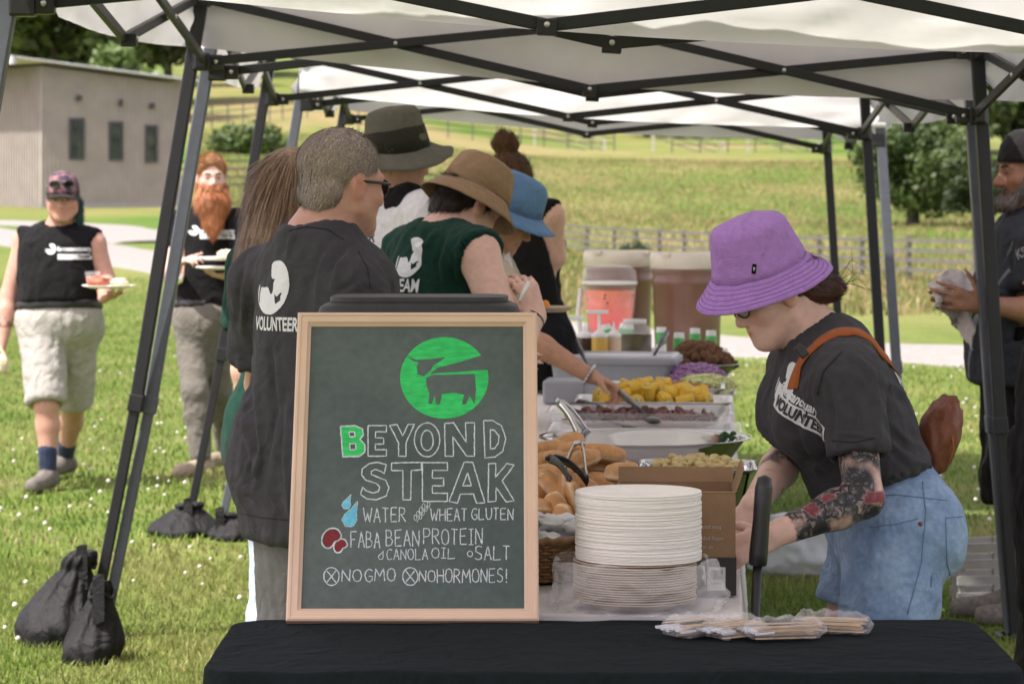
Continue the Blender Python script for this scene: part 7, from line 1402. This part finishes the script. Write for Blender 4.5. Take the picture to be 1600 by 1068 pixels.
hair_shell(P, HAIRM, [('e', (0, -.02, .03), (.080, .10, .082)), ('e', (0, -.122, -.045), (.036, .040, .036), .02), ('e', (0, -.075, -.03), (.055, .05, .05))], [('e', (0, .105, -.03), (.13, .105, .13)), ('e', (0, -.0, -.13), (.14, .14, .06)), ('e', (-.088, .012, -.03), (.02, .03, .045))], (.012, .006, .005), 10., 5000, .026, .0007, (0, -.8, -.4), .006, .5, .3, col2=(.10, .022, .014), zmax=.045, lift=.02, jit=.05)
mb = MB(); W = lambda p: tuple(P['J']['head'] + P['R'] @ np.array(p))
for k in range(7): x, y, z = R3.uniform(-.03, .03), -.15, -.05 + R3.uniform(-.03, .03); mb.tube([W((x, y, z)), W((x, y - .035, z + R3.uniform(-.02, .03))), W((x + R3.uniform(-.02, .02), y - R3.uniform(.05, .1), z + R3.uniform(-.05, .06)))], [.0008, .0006, .0003], 4)
mb.build('loose_strands', HAIRM, P['root'])
glasses(P, 'eyeglasses', 'dark rimmed glasses under the purple hat', m_clearhard, m_blackpl, .0022)
r_, R_, c_, o1, o2 = hat(P, m_purple, [(0, .119), (.03, .1185), (.058, .115), (.078, .108), (.087, .096), (.0905, .08), (.097, .05), (.104, .02), (.109, .0)], [(.1175, -.010), (.1255, -.0185), (.1335, -.027), (.1415, -.035), (.1495, -.042), (.158, -.049)], tilt=(3, -10), off=(0, .010, .066), seed=12., stitch=mat('purple_thread', (.27, .135, .39), .9, .1, 90)); wear(P, r_, 'purple canvas bucket hat with a small black tag', 'hat')
def on_hat(px, py): 
    T = BVHTree.FromPolygons([v.co for v in o1.data.vertices], [p.vertices[:] for p in o1.data.polygons]); o = Vector((0, 0, HC)); d = (at(px, py, 6.2) - o).normalized(); h = T.ray_cast(o, d); return (h[0], h[1]) if h[0] is not None else (at(px, py, 6.18), Vector((0, -1, 0)))
for px, py in ((1149, 412), (1192, 397)): p, nn_ = on_hat(px, py); nn_ = nn_ if nn_.y < 0 else -nn_; mb = MB(); x_, y_, _ = ortho(nn_); mb.tube([p + nn_ * .002 + (x_ * math.cos(a) + y_ * math.sin(a)) * .0032 for a in np.linspace(0, 6.29, 16)], .0011, 5); mb.build('eyelet', m_purple, o1)
p, nn_ = on_hat(1178, 420); nn_ = nn_ if nn_.y < 0 else -nn_; mb = MB(); u_ = Vector((.1, 0, 1)); x_ = u_.cross(nn_).normalized(); u_ = nn_.cross(x_); Rr = Matrix((x_, u_, nn_)).transposed(); mb.box(p + nn_ * .003, (.009, .021, .0015), Rr); tg = mb.build('tag', m_blackcot, o1); mb = MB(); mb.box(p + nn_ * .0042, (.0015, .008, .0006), Rr); mb.box(p + nn_ * .0043 + u_ * .002, (.005, .0013, .0006), Rr); mb.build('tag_mark', m_print, tg)
fr_ = N_((-.45, -.9, 0)); rg1 = N_((.80, -.6, .05)); decal(P, sh, emblem(.036), surf(sh, 1224, 602), N_((.75, -.65, 0)), (-.35, -.2, 1), 'emblem', start=.05); decal(P, sh, poly2d([[(-.085, -.017), (.085, -.017), (.085, .017), (-.085, .017)]]), surf(sh, 1250, 650), N_((.7, -.65, -.42)), (.25, -.2, 1), 'lettering_bar', start=.05); decal(P, sh, text2d('VOLUNTEER', .032, .0014), surf(sh, 1250, 650), N_((.7, -.65, -.42)), (.25, -.2, 1), 'lettering', m_charcoal, .0045, start=.05, sx=.85); decal(P, sh, text2d('farmsanctuary', .028, .001), surf(sh, 1246, 624), N_((.7, -.65, -.42)), (.25, -.2, 1), 'lettering', start=.05, sx=.8)
decal(P, sh, text2d('VOLUNTEER', .04, .0014), surf(sh, 1432, 612), N_((.62, .75, -.3)), (-.35, .1, 1), 'lettering')
def strap(pts, wid, m, target, parent, name='strap'):
    T = BVHTree.FromPolygons([v.co for v in target.data.vertices], [p.vertices[:] for p in target.data.polygons]); q = []; nr = []
    pts = [Vector(np.array(p).tolist()) for p in pts]
    for a, b in zip(pts[:-1], pts[1:]):
        for k in range(10): h = T.find_nearest(a.lerp(b, k / 10)); q.append(h[0] + h[1] * .0035); nr.append(h[1])
    for _ in range(3):
        q = [q[0]] + [(q[i - 1] + q[i] * 2 + q[i + 1]) / 4 for i in range(1, len(q) - 1)] + [q[-1]]; nr = [nr[0]] + [(nr[i - 1] + nr[i] * 2 + nr[i + 1]).normalized() for i in range(1, len(nr) - 1)] + [nr[-1]]
    rows = [[], []]
    for i, p in enumerate(q): d = (q[min(i + 1, len(q) - 1)] - q[max(0, i - 1)]).normalized(); s = d.cross(nr[i]).normalized() * wid / 2; rows[0].append(p + s); rows[1].append(p - s)
    mb = MB(); mb.sheet(rows); o = mb.build(name, m, parent, fix=False); solid(o, .003); return o
root = empty('sling_bag', A3(1468, 690, 6.32).tolist(), 'brown nylon sling bag with rust strap worn on the back', 'bag'); mb = MB(); mb.blob(tuple(A3(1464, 684, 6.34)), (.046, .08, .098), rot('Y', 18), .22, 3.0, 4, 3.); mb.build('pouch', m_leather, root, fix=False)
strap([surf(sh, 1440, 645), surf(sh, 1412, 600), surf(sh, 1378, 556), surf(sh, 1345, 522), surf(sh, 1312, 520), surf(sh, 1272, 545), surf(sh, 1248, 575), surf(sh, 1238, 612)], .026, m_rust, sh, root)
mb = MB(); mb.box(A3(1252, 548, 6.10), (.03, .02, .02), rot('Y', 50)); mb.build('buckle', m_blackpl, root, bevel=.003); mb = MB(); mb.tube([A3(1486, 660, 6.28), A3(1490, 700, 6.26), A3(1478, 735, 6.28)], .0022, 6); mb.build('zip', m_rust, root)
# --- 10: right edge, dark cap and towel
J = rig(1602, 10.35, (-.92, -.3), 1.84, head_f=(-.97, -.2, -.04)); J.update(head=A3(1606, 268, 10.33), neck=A3(1622, 330, 10.37), sL=A3(1632, 386, 10.17), sR=A3(1602, 376, 10.55), eL=A3(1632, 488, 10.11), wL=A3(1540, 476, 10.01), eR=A3(1580, 490, 10.61), wR=A3(1528, 470, 10.30))
def tint_hairy(V, c, J): return c * (1 + .2 * fbm(V * 90, 2))[:, None]
P = build_person('person', 'bearded person in a backwards black cap drying hands on a towel', J, .0095, CREW, 'brown', 1.10, .98, tint=tint_hairy, head_s=1.07, arm=1.1, headkw=dict(nose=1.15), neckr=.062, hands={'L': dict(fd=(-.97, .05, .2), pn=(.1, 1, .0), lat=(.1, 0, 1), curl=(.12, .12, .15, .2), thumb=(.3, .2), s=1.12), 'R': dict(fd=(-.95, -.1, .1), pn=(.1, -1, 0), lat=(0, 0, 1), curl=(.2, .2, .2, .2), thumb=(.3, .2), s=1.1)})
sh = shirt(P, m_navy, .02, .6, -.10, .009, 23., 1.08, slr=.08, belly=.05, straight=1); trousers(P, m_blackcot, .022, ('k', .22), .02, .006, 24.); shoes(P, m_shoe); eyes(P, brow=HAIRM)
decal(P, sh, text2d('KST', .045, .001), A3(1580, 412, 9.95), N_((.85, -.5, .5)), (-.5, 0, 1), 'lettering', mat('faded_print', (.3, .3, .3), .9, .3, 90))
hair_shell(P, HAIRM, [('c', (-.066, .02, -.03), (-.03, .07, -.1), .022, .024, .02), ('c', (.066, .02, -.03), (.03, .07, -.1), .022, .024, .02), ('c', (-.025, .085, -.1), (.025, .085, -.1), .026, .026, .02), ('c', (-.025, .094, -.055), (.025, .094, -.055), .008, .008, .01)], [('c', (-.02, .11, -.07), (.02, .11, -.07), .01, .01)], (.035, .022, .016), 11., 3000, .012, .0012, (0, .3, -1), .008, name='beard', col2=(.22, .18, .15))
hair_shell(P, HAIRM, [('e', (0, -.02, .02), (.0815, .10, .08))], [('e', (0, .115, -.03), (.14, .10, .13)), ('e', (0, -.03, -.12), (.14, .14, .06))], (.018, .012, .01), 12., 900, .015, .001, h=.009)
cap(P, m_capblack, m_capblack, 'baseball_cap', 'black cap worn backwards at the right picture edge', True, 6)
mb = MB(); ax = N_(J['wL'] - J['eL']); x_, y_, _ = ortho(ax); mb.tube([tuple(J['wL'] - ax * .02 + (np.array(x_) * math.cos(a) + np.array(y_) * math.sin(a)) * .036) for a in np.linspace(0, 6.29, 24)], .012, 6, flat=(tuple(ax), 1.)); mb.build('watch', m_blackpl, P['root'])
g = np.array([[u, v] for u in np.linspace(0, 1, 40) for v in np.linspace(0, 1, 46)]); _c = A3(1452, 440, 10.09), A3(1560, 418, 10.21), A3(1470, 488, 10.01), A3(1524, 540, 10.15)
def twl(u, v):
    top = A3(1452 + 70 * u, 445 - 24 * math.sin(u * 3.0), 10.15 + .03 * u); dn = A3(1462 + 58 * u, 478 + 70 * u ** 1.2, 9.95 + .16 * math.sin(u * 3)); return top * (1 - v) + dn * v + np.array((0, -.09 * math.sin(math.pi * v) * (1 - u) ** .6 * .6, 0))
V = np.array([twl(u, v) for u, v in g]); V += .018 * np.stack([fbm(np.c_[g * 5, 0 * g[:, :1]] + 11 * i, 3) for i in range(3)], 1); V[:, 1] += .012 * np.sin(g[:, 0] * 16 + g[:, 1] * 5); mb = MB(); mb.sheet(V.reshape(40, 46, 3).tolist()); o = mb.build('towel', m_towel, fix=False); solid(o, .005); tag(o, 'crumpled pale grey towel wrapped over both hands', 'towel')
# --- 11: person cut by the right picture edge
J = rig(1712, 7.2, (-.95, -.25), 1.55, head_f=(-.95, -.2, -.2)); J.update(head=A3(1662, 408, 7.2), neck=A3(1705, 480, 7.2), sL=A3(1715, 520, 7.0), sR=A3(1700, 520, 7.4), eL=A3(1650, 600, 6.95), wL=A3(1690, 700, 6.9), eR=A3(1645, 600, 7.35), wR=A3(1680, 690, 7.3))
P = build_person('person', 'person in black cut off by the right picture edge beside the canopy leg', J, .013, CREW, 'brown', 1.08, arm=1.15)
shirt(P, m_blackcot, .03, .95, -.3, .008, 25., 1.25, slr=.075, straight=1); trousers(P, m_blackcot, .05, ('k', .7), .02); shoes(P, m_shoe)
c = on_row(1600, 7.45); c.z = 0; c.x = 830 * 7.45 / F_PX; mb = MB(); mb.blob((c.x, c.y, .27), (.075, .15, .29), None, .14, 2.4, 4, 2.); tag(mb.build('black_backpack', m_bag, fix=False), 'black bag standing on the grass at the right picture edge', 'bag')
c = held_plate(857, 487, 8.35, .075, 'small tan plate by the raised hand', [], m_kraft); mb = MB(); mb.blob(tuple(A3(850, 480, 8.33)), (.016, .013, .022), rot('Y', 30), .2, 2, 3, 1); tag(mb.build('orange_slice', mat('orange_fruit', (.75, .26, .02), .4, .2, 60)), 'slice of orange fruit on the small tan plate', 'fruit')
